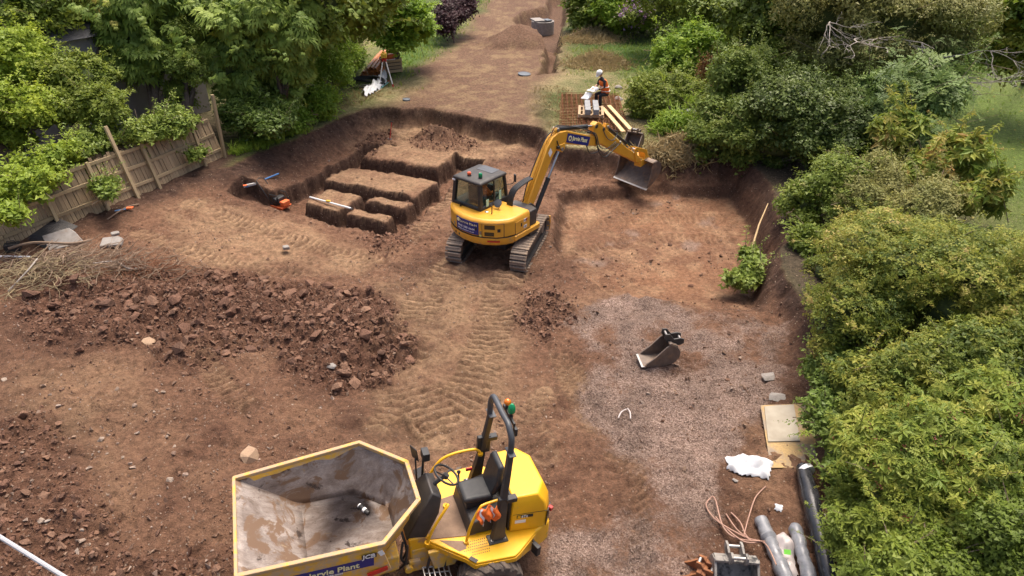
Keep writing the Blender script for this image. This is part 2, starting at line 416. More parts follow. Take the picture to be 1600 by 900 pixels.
# ---------------- colour of the ground (linear albedo), with shading painted into the tread prints
def lerp(a, b, t): return a + (np.array(b)[None, None, :] - a) * t[..., None]
n1 = fbm(GX, GY, .5, 4, 101); n2 = fbm(GX, GY, 2.3, 4, 103); n3 = fbm(GX, GY, .22, 3, 105)
ALB = np.zeros(GX.shape + (3,)) + np.array((.225, .130, .084))
ALB = lerp(ALB, (.34, .215, .135), np.clip(n1 * 1.6 + .15, 0, 1) * .8)
ALB = lerp(ALB, (.125, .066, .044), np.clip(n2 * 1.8 - .1, 0, 1) * .8)
damp = np.clip(fbm(GX, GY, .38, 4, 151, .6) * 2.2 - .05, 0, 1); ALB = lerp(ALB, (.105, .058, .040), damp * .75)
pale = np.zeros(GX.shape)
for pts, z, k in [([(240, 350), (330, 330), (600, 395), (560, 430), (330, 420)], 0, .8), ([(590, 440), (720, 430), (820, 470), (790, 600), (820, 700), (600, 720), (580, 620), (620, 520)], .1, .75),
                  ([(610, 190), (720, 205), (820, 232), (800, 250), (740, 258), (590, 225)], 0, 1.0), ([(860, 380), (900, 300), (960, 310), (880, 400)], 0, .8), ([(0, 560), (200, 560), (280, 640), (100, 700), (0, 640)], .6, .4),
                  ([(130, 640), (160, 640), (200, 760), (160, 830), (140, 730)], .6, .6)]:
    pale = np.maximum(pale, k * sst(-.5, .5, sdf(PP(pts, z), GX, GY) + n1 * .6))
pale = np.maximum(pale, .95 * isl_top * (1 - .4 * np.clip(n2, 0, 1)))
ALB = lerp(ALB, (.40, .275, .17), pale * np.clip(.6 + .9 * n2, 0, 1))
ALB = lerp(ALB, (.13, .075, .05), tread * (1 - ridge_all) * .75)  # painted shade: hollows between tread ridges darkened in the albedo
ALB = lerp(ALB, (.42, .29, .18), tread * (.05 + .75 * ridge_all) * np.clip(.7 + n1, 0, 1))  # painted light: tread ridge crests made paler, as if catching the sky
redd = sst(-.3, .6, rp) * sst(12, 15, GY)
ALB = lerp(ALB, (.33, .18, .105), redd * .7 * np.clip(.7 + n1, 0, 1))
ALB = lerp(ALB, (.44, .29, .18), redd * np.clip(n2 * 1.6 + .1, 0, 1) * .75)
ALB = lerp(ALB, (.30, .225, .185), redd * np.clip(fbm(GX, GY, 1.1, 3, 107) * 3.2 - 1.1, 0, 1) * .8)
ALB = lerp(ALB, (.165, .088, .060), cl * .75)
ALB = lerp(ALB, (.10, .058, .040), sst(-.05, .08, rp) * (1 - sst(.2, .45, rp)) * sst(12, 13.5, GY) * .75)
topsoil = np.clip(bank * 1.6, 0, 1) * (1 - sst(.93, 1.0, bank))
ALB = lerp(ALB, (.082, .052, .040), topsoil * (.85 + .25 * n2))
ALB = lerp(ALB, (.20, .112, .072), trench * .8)
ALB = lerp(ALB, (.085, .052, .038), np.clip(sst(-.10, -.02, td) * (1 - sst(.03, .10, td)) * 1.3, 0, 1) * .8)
ALB = lerp(ALB, (.135, .085, .060), sst(.4, 1, m_s2) * .6)
# terrace: bare strip, straw, lawns
strip = sst(-1.0, .8, sdf(PP([(610, 190), (660, 110), (735, 40), (770, -20), (890, -20), (880, 60), (868, 120), (850, 180), (845, 210), (740, 196)], .8), GX, GY) + n1 * 1.0)
up = bank * (1 - far_tr)
grass_base = np.zeros(GX.shape + (3,)) + np.array((.062, .095, .022))
grass_base = lerp(grass_base, (.14, .15, .05), np.clip(n1 + .35, 0, 1))
grass_base = lerp(grass_base, (.30, .24, .125), np.clip(n3 * 1.4 + n2 * .5 + .35, 0, 1) * (1 - sst(34, 44, GY) * .5) * (1 - sst(11, 15, GX)))
lawn = np.zeros(GX.shape)
for pts in [[(640, 120), (700, 60), (740, 20), (790, -10), (700, -10), (600, 60), (600, 110)], [(930, 75), (1040, 60), (1060, 110), (960, 125)], [(745, 20), (900, 0), (900, -40), (740, -40)]]:
    lawn = np.maximum(lawn, sst(-.8, .8, sdf(PP(pts, .8), GX, GY) + n1))
ALB_up = lerp(grass_base, (.070, .125, .022), lawn * .85)
ALB_up = lerp(ALB_up, (.12, .17, .035), sst(12, 16, GX) * np.clip(.8 + n3, 0, 1))
soil_up = np.zeros(GX.shape + (3,)) + np.array((.185, .118, .08)); soil_up = lerp(soil_up, (.33, .245, .14), np.clip(n2 * 1.5 + .15, 0, 1) * .7); soil_up = lerp(soil_up, (.15, .09, .062), np.clip(n1 * 1.6 - .1, 0, 1) * .8)
ALB_up = ALB_up * (1 - strip[..., None]) + soil_up * strip[..., None]
leftsoil = sst(-9.0, -9.8, GX) * (1 - sst(25.5, 27, GY)) * (1 - sst(2.3, 3.2, -dp))
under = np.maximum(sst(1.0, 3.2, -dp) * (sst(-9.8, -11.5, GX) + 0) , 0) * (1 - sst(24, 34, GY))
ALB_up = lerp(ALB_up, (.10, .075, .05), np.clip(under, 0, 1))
ALB_up = lerp(ALB_up, (.105, .068, .050), np.clip(leftsoil, 0, 1))
ALB_up = lerp(ALB_up, (.085, .065, .042), sst(5.6, 7.0, GX) * (1 - sst(11.5, 14, GX)) * (1 - sst(24, 27, GY)))
t_ = sst(.93, 1.0, bank)[..., None]
ALB = ALB * (1 - t_) + ALB_up * t_
ALB = lerp(ALB, (.15, .095, .068), far_tr * .9)
ALB = lerp(ALB, (.34, .265, .145), np.clip(m_s6 * 2.5, 0, 1) * .9)
ALB = lerp(ALB, (.20, .125, .085), np.maximum(np.clip(m_spoil * 2.5, 0, 1), 0) * .9)
ALB = lerp(ALB, (.33, .26, .14), np.clip(np.maximum(m_s4, m_s5) * 2.2, 0, 1) * np.clip(.55 + n2, 0, 1))
ALB = lerp(ALB, (.15, .10, .07), np.clip(np.maximum(m_s4, m_s5) * 2.5, 0, 1) * np.clip(fbm(GX, GY, .9, 3, 111) * 2.2, 0, 1))
GRV = PP([(898, 512), (935, 472), (985, 460), (1060, 478), (1130, 497), (1232, 514), (1228, 600), (1190, 650), (1135, 700), (1120, 780), (1110, 830), (1090, 960), (860, 980), (872, 880), (890, 830), (950, 800), (960, 740), (935, 670), (915, 580)], .2)
grav = sst(-.45, .4, sdf(GRV, GX, GY) + fbm(GX, GY, 1.3, 4, 113) * .6) * (1 - sst(-.02, .18, rp))
grav = grav * np.clip(.80 + .75 * n1 + .7 * n2, .15, 1)
GRASS = np.clip((1 - strip) * sst(.97, 1, bank) * (1 - far_tr) * (1 - leftsoil), 0, 1)
msk = np.stack([grav, GRASS, np.clip(lawn + sst(12, 16, GX), 0, 1), np.ones(GX.shape)], -1)
soilm = (1 - GRASS)[..., None]; kf = (.80 + .12 * sst(13, 18, GY))[..., None]; ALB = ALB * (1 - soilm) + ALB * np.array((.95, .885, .84)) * kf * soilm
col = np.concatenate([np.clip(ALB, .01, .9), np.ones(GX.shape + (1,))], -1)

def ground_mat():
    m, t, n, l, b = new_mat("worked_ground")
    ge = N(n, "ShaderNodeNewGeometry"); pos = ge.outputs["Position"]
    a = N(n, "ShaderNodeAttribute", attribute_name="alb"); k = N(n, "ShaderNodeAttribute", attribute_name="msk")
    sp = N(n, "ShaderNodeSeparateColor"); l.new(k.outputs["Color"], sp.inputs[0])
    f1 = noise(n, l, pos, 9, 8, .68); r1 = ramp(n, l, f1.outputs[0], [(.26, .42), (.5, .95), (.74, 1.5)])
    c = mixc(n, l, 1.0, a.outputs["Color"], r1.outputs[0], 'MULTIPLY')
    f2 = noise(n, l, pos, 42, 5, .6); r2 = ramp(n, l, f2.outputs[0], [(.3, .68), (.7, 1.32)])
    c = mixc(n, l, .8, c, r2.outputs[0], 'MULTIPLY')
    # small stones in the soil
    v0 = N(n, "ShaderNodeTexVoronoi"); v0.inputs["Scale"].default_value = 24; l.new(pos, v0.inputs["Vector"])
    s0 = N(n, "ShaderNodeSeparateColor"); l.new(v0.outputs["Color"], s0.inputs[0])
    st = ramp(n, l, s0.outputs[0], [(.955, 0.0), (.965, 1.0)]); sd_ = ramp(n, l, v0.outputs["Distance"], [(.30, 1.0), (.40, 0.0)])
    stm = N(n, "ShaderNodeMath", operation='MULTIPLY'); l.new(st.outputs[0], stm.inputs[0]); l.new(sd_.outputs[0], stm.inputs[1])
    c = mixc(n, l, stm.outputs[0], c, (.30, .225, .17))
    # crushed stone
    v1 = N(n, "ShaderNodeTexVoronoi"); v1.inputs["Scale"].default_value = 46; l.new(pos, v1.inputs["Vector"])
    s1 = N(n, "ShaderNodeSeparateColor"); l.new(v1.outputs["Color"], s1.inputs[0])
    g = ramp(n, l, s1.outputs[0], [(0, (.115, .075, .058)), (.35, (.225, .152, .12)), (.75, (.305, .214, .17)), (1, (.43, .32, .26))])
    gn = ramp(n, l, noise(n, l, pos, 1.6, 5).outputs[0], [(.35, .6), (.65, 1.1)])
    gc = mixc(n, l, 1.0, g.outputs[0], gn.outputs[0], 'MULTIPLY')
    gm = N(n, "ShaderNodeMath", operation='ADD'); l.new(sp.outputs[0], gm.inputs[0]); gm.inputs[1].default_value = -.5
    gj = N(n, "ShaderNodeMath", operation='MULTIPLY_ADD'); l.new(noise(n, l, pos, 14, 4, .7).outputs[0], gj.inputs[0]); gj.inputs[1].default_value = 1.3; l.new(gm.outputs[0], gj.inputs[2])
    gr = ramp(n, l, gj.outputs[0], [(.35, 0.0), (.85, 1.0)])
    c = mixc(n, l, gr.outputs[0], c, gc)
    # fallen leaves and blade mottling in the lawn
    v2 = N(n, "ShaderNodeTexVoronoi"); v2.inputs["Scale"].default_value = 7; l.new(pos, v2.inputs["Vector"])
    s2 = N(n, "ShaderNodeSeparateColor"); l.new(v2.outputs["Color"], s2.inputs[0])
    f3 = noise(n, l, pos, 26, 6, .75); r3 = ramp(n, l, f3.outputs[0], [(.3, .55), (.7, 1.45)])
    gl = mixc(n, l, 1.0, c, r3.outputs[0], 'MULTIPLY')
    c = mixc(n, l, sp.outputs[1], c, gl)
    l.new(c, b.inputs["Base Color"]); b.inputs["Roughness"].default_value = .93; b.inputs["Specular IOR Level"].default_value = .18
    h1 = noise(n, l, pos, 22, 8, .72); nn = bump(n, l, h1.outputs[0], None, 1.0, .07)
    hv = N(n, "ShaderNodeMath", operation='MULTIPLY'); l.new(v1.outputs["Distance"], hv.inputs[0]); l.new(gr.outputs[0], hv.inputs[1])
    bump(n, l, hv.outputs[0], b, -.6, .02, nn) if False else bump(n, l, hv.outputs[0], b, .6, .02, nn)
    return m
M_GROUND = ground_mat()
ny, nx = GX.shape
idx = np.arange(nx * ny).reshape(ny, nx)
FQ = np.stack([idx[:-1, :-1], idx[:-1, 1:], idx[1:, 1:], idx[1:, :-1]], -1).reshape(-1, 4)
# horizontal crumble: push points sideways a little where it is steep, so that banks overhang and break up
dxn = fbm(GX, GY, 6, 3, 121) * .05 * (topsoil + cl * .7 + near_tr * .5); dyn = fbm(GX, GY, 6, 3, 125) * .05 * (topsoil + cl * .7 + near_tr * .5)
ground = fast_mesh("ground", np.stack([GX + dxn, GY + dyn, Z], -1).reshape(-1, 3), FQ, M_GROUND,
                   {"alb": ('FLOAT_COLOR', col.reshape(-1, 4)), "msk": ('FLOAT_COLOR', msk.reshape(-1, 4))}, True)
tag(ground, "dug red-brown earth, gravel and garden lawn", None, None, "structure")

def GH(x, y):
    x = np.asarray(x, float); y = np.asarray(y, float)
    i = np.clip(np.searchsorted(XS, x) - 1, 0, nx - 2); j = np.clip(np.searchsorted(YS, y) - 1, 0, ny - 2)
    fx = (x - XS[i]) / (XS[i + 1] - XS[i]); fy = (y - YS[j]) / (YS[j + 1] - YS[j])
    return (Z[j, i] * (1 - fx) + Z[j, i + 1] * fx) * (1 - fy) + (Z[j + 1, i] * (1 - fx) + Z[j + 1, i + 1] * fx) * fy
def samp(A, x, y):
    i = np.clip(np.searchsorted(XS, x) - 1, 0, nx - 2); j = np.clip(np.searchsorted(YS, y) - 1, 0, ny - 2); return A[j, i]
def G(px, py, dz=0.0):
    """the point of the ground seen at a photo place"""
    z = .3
    for _ in range(14):
        x, y = P(px, py, z); z = .5 * z + .5 * float(GH(x, y))
    x, y = P(px, py, z)
    return Vector((x, y, float(GH(x, y)) + dz))

# ------------------------------------------------------------------ stones and clods
def hull(n, seed, sq=(1, 1, 1)):
    r = np.random.default_rng(seed); bm = bmesh.new()
    for _ in range(n):
        v = r.normal(size=3); v /= np.linalg.norm(v); v *= r.uniform(.75, 1.1); bm.verts.new(v * np.array(sq))
    bmesh.ops.convex_hull(bm, input=bm.verts)
    for v in [v for v in bm.verts if not v.link_faces]: bm.verts.remove(v)
    bmesh.ops.triangulate(bm, faces=bm.faces); bm.verts.index_update()
    V = np.array([v.co[:] for v in bm.verts]); F = np.array([[v.index for v in f.verts] for f in bm.faces]); bm.free()
    return V, F
T_ROCK = [hull(9, s, (1, .8, .62)) for s in range(6)]
T_CLOD = [hull(18, 40 + s, (1, .78, .6)) for s in range(8)]
T_PEB = [hull(6, 80 + s, (1, .85, .7)) for s in range(6)]
def attr_mat(name, cols, rough=.93, bs=30):
    m, t, n, l, b = new_mat(name)
    at = N(n, "ShaderNodeAttribute", attribute_name="lc"); oi = N(n, "ShaderNodeObjectInfo")
    ad = N(n, "ShaderNodeMath", operation='ADD'); l.new(at.outputs["Fac"], ad.inputs[0]); l.new(oi.outputs["Random"], ad.inputs[1])
    fr = N(n, "ShaderNodeMath", operation='FRACT'); l.new(ad.outputs[0], fr.inputs[0])
    r = ramp(n, l, fr.outputs[0], [(i / (len(cols) - 1), c) for i, c in enumerate(cols)])
    ge = N(n, "ShaderNodeNewGeometry"); f = noise(n, l, ge.outputs["Position"], bs, 6, .65); k = ramp(n, l, f.outputs[0], [(.3, .6), (.7, 1.35)])
    c = mixc(n, l, 1.0, r.outputs[0], k.outputs[0], 'MULTIPLY'); l.new(c, b.inputs["Base Color"])
    b.inputs["Roughness"].default_value = rough; b.inputs["Specular IOR Level"].default_value = .2
    bump(n, l, f.outputs[0], b, .7, .03)
    return m
M_CLOD = attr_mat("clod_earth", [(.105, .060, .042), (.150, .080, .054), (.185, .100, .066), (.215, .125, .082), (.12, .068, .048)])
M_STONE = attr_mat("field_stone", [(.30, .235, .185), (.24, .175, .13), (.36, .29, .23), (.20, .13, .095), (.42, .36, .31)], .85)
M_PEB = attr_mat("pebbles", [(.17, .095, .062), (.22, .135, .09), (.13, .072, .05), (.27, .185, .13), (.18, .10, .066), (.36, .29, .235)], .9)

def rand_in(poly, n):
    p = np.array(poly); out = []
    lo, hi = p.min(0) - .5, p.max(0) + .5; got = 0
    while got < n:
        q = RNG.uniform(lo, hi, (n * 3, 2)); q = q[sdf(poly, q[:, 0], q[:, 1]) + fbm(q[:, 0], q[:, 1], .9, 4, 71) * rag(poly) + RNG.normal(0, .12, len(q)) > 0]; out.append(q); got += len(q)
    return np.concatenate(out)[:n]
def put(pts, sink=.35, s=None):
    z = GH(pts[:, 0], pts[:, 1]); return np.column_stack([pts, z + (s * sink if s is not None else 0)])
# clods too many to count: one mass per kind
pos = []; sca = []
for (pl, k), n_, s0 in zip(CLODS, (7500, 800, 2000, 450, 240, 260), (.030, .03, .032, .04, .045, .035)):
    q = rand_in(pl, n_); s = s0 * np.exp(RNG.normal(0, .5, n_)); s = np.clip(s, .015, .12)
    pos.append(put(q, .25, s)); sca.append(s)
pos = np.concatenate(pos); sca = np.concatenate(sca)
tag(scatter("loose_clods", T_ROCK, pos, rand_rot(len(pos)), sca, M_CLOD, RNG.uniform(0, 1, len(pos))), "broken reddish brown earth lying loose over the dug ground", "soil", None, "stuff")
# pebbles over the worked ground
n_ = 58000
q = np.column_stack([RNG.uniform(-13, 7, n_), 5 + 20 * RNG.uniform(0, 1, n_) ** 1.3])
wk = samp(worked, q[:, 0], q[:, 1]); dens = np.clip(.42 + .35 * sst(-1.5, -4, q[:, 0]) * sst(15, 12, q[:, 1]) + 1.2 * fbm(q[:, 0], q[:, 1], .7, 3, 141) + .5 * samp(cl, q[:, 0], q[:, 1]), .03, 1) * wk * (1 - .8 * samp(tread, q[:, 0], q[:, 1])) * (1 - .7 * samp(isl_top, q[:, 0], q[:, 1]))
q = q[RNG.uniform(0, 1, n_) < dens]; s = np.clip(.014 * np.exp(RNG.normal(0, .68, len(q))), .007, .075)
tag(scatter("pebbles", T_PEB, put(q, .2, s), rand_rot(len(q)), s, M_PEB, RNG.uniform(0, 1, len(q))), "small stones and crumbs of soil strewn over the ground", "pebbles", None, "stuff")
def rock_proto(T, name, mat):
    V, F = T; me = bpy.data.meshes.new(name); me.from_pydata(V.tolist(), [], F.tolist()); me.materials.append(mat)
    at = me.attributes.new("lc", 'FLOAT', 'POINT'); me.update(); return me
ME_CLOD = [rock_proto(t, "clod", M_CLOD) for t in T_CLOD]; ME_STONE = [rock_proto(t, "stone", M_STONE) for t in T_CLOD]
def lay_rocks(name, meshes, poly, n, s0, s1, label, cat, group, rng):
    for k in range(n):
        qq = rand_in(poly, 1)[0]; s = s0 * math.exp(rng.uniform(0, math.log(s1 / s0)))
        o = bpy.data.objects.new(name, meshes[rng.randrange(len(meshes))]); COL.objects.link(o)
        o.location = (qq[0], qq[1], float(GH(qq[0], qq[1])) + s * .28); o.scale = (s, s * rng.uniform(.7, 1.1), s * rng.uniform(.7, 1.1))
        o.rotation_euler = (rng.uniform(-.6, .6), rng.uniform(-.6, .6), rng.uniform(0, 6.28)); tag(o, label, cat, group)
rr_ = random.Random(5)
lay_rocks("clod", ME_CLOD, CLODS[0][0], 200, .075, .21, "large angular clod of dark red earth in the broken spoil heap", "clod", "big clods in the spoil heap", rr_)
lay_rocks("clod", ME_CLOD, CLODS[1][0], 24, .06, .11, "clod of brown earth beside the wheel ruts behind the excavator", "clod", "clods beside the wheel ruts", rr_)
lay_rocks("clod", ME_CLOD, CLODS[2][0], 46, .05, .12, "rounded brown clod at the foot of the spoil by the dumper skip", "clod", "clods in the near left corner", rr_)
lay_rocks("stone", ME_STONE, PP([(0, 600), (330, 600), (360, 740), (330, 860), (0, 900)], .5), 40, .03, .075, "small buff stone lying on the trampled soil left of the dumper", "stone", "stones on the soil left of the dumper", rr_)
lay_rocks("clod", ME_CLOD, PP([(880, 430), (960, 350), (1140, 360), (1150, 440), (1000, 450)], 0), 16, .05, .1, "dark lump of soil lying on the flat floor of the right-hand pit", "clod", "lumps on the pit floor", rr_)
# ================================================================== shared object materials
M_YEL = pbr("dumper_yellow_paint", (.86, .455, .010), (.78, .40, .008), 3, .42, 0, .03, 90, (.36, .235, .13), .645, 6.5, .10, zd=(.6, 1.1))
M_YELW = pbr("worn_yellow_paint", (.84, .47, .025), (.62, .38, .09), 9, .5, 0, .1, 60, (.52, .37, .22), .47, 7.0)
M_RIM = pbr("scuffed_skip_rim", (.46, .30, .13), (.36, .26, .17), 14, .62, 0, .2, 60, (.60, .35, .05), .50, 9.0)
M_CAT = pbr("excavator_yellow_paint", (.70, .345, .030), (.64, .31, .026), 3, .42, 0, 0, 60, (.33, .21, .12), .655, 6.0, .12, zd=(.75, 1.15))
M_BLK = pbr("black_plastic", (.018, .018, .020), (.028, .027, .027), 8, .5, 0, .05, 120)
M_BLK2 = pbr("dusty_black_steel", (.030, .028, .028), (.055, .047, .042), 5, .55, 0, .05, 60, (.14, .10, .075), .66, 5)
M_GRY = pbr("roll_bar_grey", (.075, .08, .09), (.06, .065, .073), 6, .45)
M_SEAT = pbr("seat_vinyl", (.022, .023, .025), (.035, .035, .036), 12, .55, 0, .1, 140)
M_RUB = pbr("tyre_rubber", (.075, .060, .050), (.13, .098, .075), 6, .9, 0, .3, 60, (.22, .16, .115), .56, 7)
M_STEEL = pbr("bare_steel", (.42, .40, .38), (.33, .31, .29), 9, .42, .8, .05, 60)
M_CHROME = pbr("polished_rod", (.62, .62, .63), (.5, .5, .5), 5, .2, 1.0)
M_WORN = pbr("worn_digging_steel", (.20, .155, .125), (.13, .10, .082), 6, .62, .35, .25, 40, (.27, .175, .11), .52, 5)
M_RUST = pbr("rusty_steel", (.30, .12, .045), (.19, .075, .034), 9, .85, 0, .3, 60, (.12, .07, .05), .6, 7)
M_TRACK = pbr("muddy_track_steel", (.25, .195, .15), (.15, .115, .09), 7, .8, .1, .3, 40, (.30, .22, .155), .5, 8)
M_BLUE = pbr("sign_blue", (.016, .026, .20), (.014, .022, .17), 3, .4)
M_CREAM = pbr("letter_cream", (.86, .80, .42), (.84, .78, .42), 3, .5)
M_WHITE = pbr("white_plastic", (.80, .80, .79), (.72, .72, .71), 5, .5)
M_RED = pbr("red_reflector", (.55, .03, .02), (.45, .025, .02), 5, .3)
M_ORANGE = pbr("hi_vis_orange", (.92, .20, .03), (.80, .16, .025), 6, .8, 0, .2, 40)
M_MUD = pbr("caked_mud", (.27, .18, .12), (.20, .13, .088), 7, .95, 0, .5, 40)
M_SKIN = pbr("skin", (.48, .27, .18), (.42, .23, .15), 7, .6)
def lens_mat(name, c):
    m, t, n, l, b = new_mat(name); b.inputs["Base Color"].default_value = (*c, 1); b.inputs["Roughness"].default_value = .12
    b.inputs["Transmission Weight"].default_value = .25; b.inputs["Coat Weight"].default_value = .6; return m
M_AMBER = lens_mat("amber_lens", (.95, .24, .01)); M_GREEN = lens_mat("green_lens", (.0, .30, .10)); M_REDL = lens_mat("red_orange_lens", (.9, .12, .02))
def glass_mat(name, tint=(.75, .85, .80), mixf=.22):
    m, t, n, l, b = new_mat(name)
    tr = N(n, "ShaderNodeBsdfTransparent"); tr.inputs[0].default_value = (*tint, 1)
    gl = N(n, "ShaderNodeBsdfGlossy"); gl.inputs["Roughness"].default_value = .03
    mx = N(n, "ShaderNodeMixShader"); mx.inputs[0].default_value = mixf
    l.new(tr.outputs[0], mx.inputs[1]); l.new(gl.outputs[0], mx.inputs[2]); l.new(mx.outputs[0], n["Material Output"].inputs[0]); return m
M_GLASS = glass_mat("cab_glass", (.80, .88, .84), .12)
def skip_inner():
    m, t, n, l, b = new_mat("scoured_skip_steel")
    tc = N(n, "ShaderNodeTexCoord"); o = tc.outputs["Object"]
    mp = N(n, "ShaderNodeMapping"); mp.inputs["Scale"].default_value = (1.0, 2.2, 1.4); l.new(o, mp.inputs[0])
    base = ramp(n, l, noise(n, l, mp.outputs[0], 2.6, 8, .62, .5).outputs[0], [(.3, (.12, .085, .066)), (.48, (.225, .18, .152)), (.62, (.31, .265, .235)), (.75, (.34, .26, .20))])
    st = noise(n, l, mp.outputs[0], 22, 6, .7, 1.2); sr = ramp(n, l, st.outputs[0], [(.3, .72), (.7, 1.25)])
    c = mixc(n, l, 1.0, base.outputs[0], sr.outputs[0], 'MULTIPLY')
    mud = ramp(n, l, noise(n, l, o, 1.9, 9, .66, .8).outputs[0], [(.52, 0.0), (.56, 1.0)])
    c = mixc(n, l, mud.outputs[0], c, (.165, .10, .06))
    wet = ramp(n, l, noise(n, l, o, 3.1, 9, .7, .4).outputs[0], [(.60, 0.0), (.66, 1.0)])
    c = mixc(n, l, wet.outputs[0], c, (.055, .038, .03))
    crust = ramp(n, l, noise(n, l, mp.outputs[0], 3.7, 9, .7, .6).outputs[0], [(.63, 0.0), (.66, 1.0)])
    c = mixc(n, l, crust.outputs[0], c, (.27, .195, .12))
    # paint left under the rim at the back of the skip
    sx = N(n, "ShaderNodeSeparateXYZ"); l.new(o, sx.inputs[0])
    hz = N(n, "ShaderNodeMapRange"); l.new(sx.outputs[2], hz.inputs[0]); hz.inputs[1].default_value = 1.45; hz.inputs[2].default_value = 1.86
    hx = N(n, "ShaderNodeMapRange"); l.new(sx.outputs[0], hx.inputs[0]); hx.inputs[1].default_value = 2.2; hx.inputs[2].default_value = .7
    pm = N(n, "ShaderNodeMath", operation='MULTIPLY'); l.new(hz.outputs[0], pm.inputs[0]); l.new(hx.outputs[0], pm.inputs[1])
    pa = N(n, "ShaderNodeMath", operation='MULTIPLY_ADD'); l.new(noise(n, l, mp.outputs[0], 6, 9, .72, .8).outputs[0], pa.inputs[0]); pa.inputs[1].default_value = .9; l.new(pm.outputs[0], pa.inputs[2])
    pr = ramp(n, l, pa.outputs[0], [(1.02, 0.0), (1.1, 1.0)])
    c = mixc(n, l, pr.outputs[0], c, (.70, .42, .07))
    l.new(c, b.inputs["Base Color"]); b.inputs["Roughness"].default_value = .58; b.inputs["Metallic"].default_value = .15
    bump(n, l, st.outputs[0], b, .18, .01)
    return m
M_SKIN_IN = skip_inner()

def lettering(s, size, mat, parent, loc, ax, ay, bold=.0, shear=0.0, ext=.0015, align='LEFT', name="lettering"):
    """flat raised letters; ax, ay: reading and upward directions"""
    cu = bpy.data.curves.new("t", 'FONT'); cu.body = s; cu.size = size; cu.extrude = ext; cu.offset = bold * size; cu.shear = shear; cu.align_x = align
    cu.resolution_u = 3
    o = bpy.data.objects.new("t", cu)
    me = bpy.data.meshes.new_from_object(o); bpy.data.objects.remove(o)
    me.name = name; me.materials.clear(); me.materials.append(mat)
    q = bpy.data.objects.new(name, me); COL.objects.link(q); q.parent = parent
    ax = Vector(ax).normalized(); ay = Vector(ay); az = ax.cross(ay).normalized(); ay = az.cross(ax)
    q.matrix_local = Matrix.Translation(loc) @ Matrix((ax, ay, az)).transposed().to_4x4()
    return q
def frame(ax, ay):
    ax = Vector(ax).normalized(); az = ax.cross(Vector(ay)).normalized(); ay = az.cross(ax); return Matrix((ax, ay, az)).transposed(), az
def arc(c, r, a0, a1, n, f): return [f(c[0] + r * math.cos(a0 + (a1 - a0) * i / n), c[1] + r * math.sin(a0 + (a1 - a0) * i / n)) for i in range(n + 1)]

# ================================================================== DUMPER  (x forward, y to the driver's left, z up)
dz = float(GH(-.7, 6.75))
D = empty("site_dumper", (-1.2, 6.62, .24), (0, R(-5), R(200)))
tag(D, "yellow articulated site dumper with empty muddy skip and roll bar, nearest the camera", "dumper")
# skip
rim = [(2.60, -.80, 1.72), (.90, -.92, 1.85), (.33, -.36, 1.85), (.33, .36, 1.85), (.90, .92, 1.85), (2.60, .80, 1.72)]
flo = [(1.78, -.64, 1.14), (1.05, -.66, 1.12), (.62, -.28, 1.12), (.62, .28, 1.12), (1.05, .66, 1.12), (1.78, .64, 1.14)]
m = MB()
def patch(m, a, b, c, d, n=8):
    a, b, c, d = map(Vector, (a, b, c, d)); V = []; F = []
    for i in range(n + 1):
        for j in range(n + 1):
            u, v = i / n, j / n; V.append(a * (1 - u) * (1 - v) + b * u * (1 - v) + c * u * v + d * (1 - u) * v)
    for i in range(n):
        for j in range(n): k = i * (n + 1) + j; F.append((k, k + n + 1, k + n + 2, k + 1))
    m.add(V, F)
for i in range(5): patch(m, rim[i], rim[i + 1], flo[i + 1], flo[i])
patch(m, rim[5], rim[0], flo[0], flo[5])
m.add(flo, [(0, 1, 2, 3, 4, 5)])
skip = m.build("skip", [M_SKIN_IN, M_YELW], D, sharp=20)
bm = bmesh.new(); bm.from_mesh(skip.data); bmesh.ops.remove_doubles(bm, verts=bm.verts, dist=.001); bmesh.ops.recalc_face_normals(bm, faces=bm.faces)
if sum((f.normal.z for f in bm.faces)) < 0: bmesh.ops.reverse_faces(bm, faces=bm.faces)
r_ = random.Random(3)
for v in bm.verts:
    if not v.is_boundary: v.co += v.normal * r_.uniform(-.012, .012)
bm.to_mesh(skip.data); bm.free(); skip.data.shade_smooth(); skip.data.set_sharp_from_angle(angle=R(25))
so = skip.modifiers.new("plate", 'SOLIDIFY'); so.thickness = .022; so.offset = -1; so.material_offset = 1; so.material_offset_rim = 1
m = MB()
for i in range(6):
    a, b = Vector(rim[i]), Vector(rim[(i + 1) % 6])
    d = (b - a).normalized(); nrm = d.cross(Vector((0, 0, 1))).normalized()
    wdt = .03 if i < 5 else .022
    rings = []
    for q in (a - d * .012, b + d * .012):
        rings.append([q + nrm * wdt + Vector((0, 0, .012)), q - nrm * wdt + Vector((0, 0, .012)), q - nrm * wdt - Vector((0, 0, .045)), q + nrm * wdt - Vector((0, 0, .045))])
    m.loft(rings)
m.build("rim", M_RIM, skip, .008)
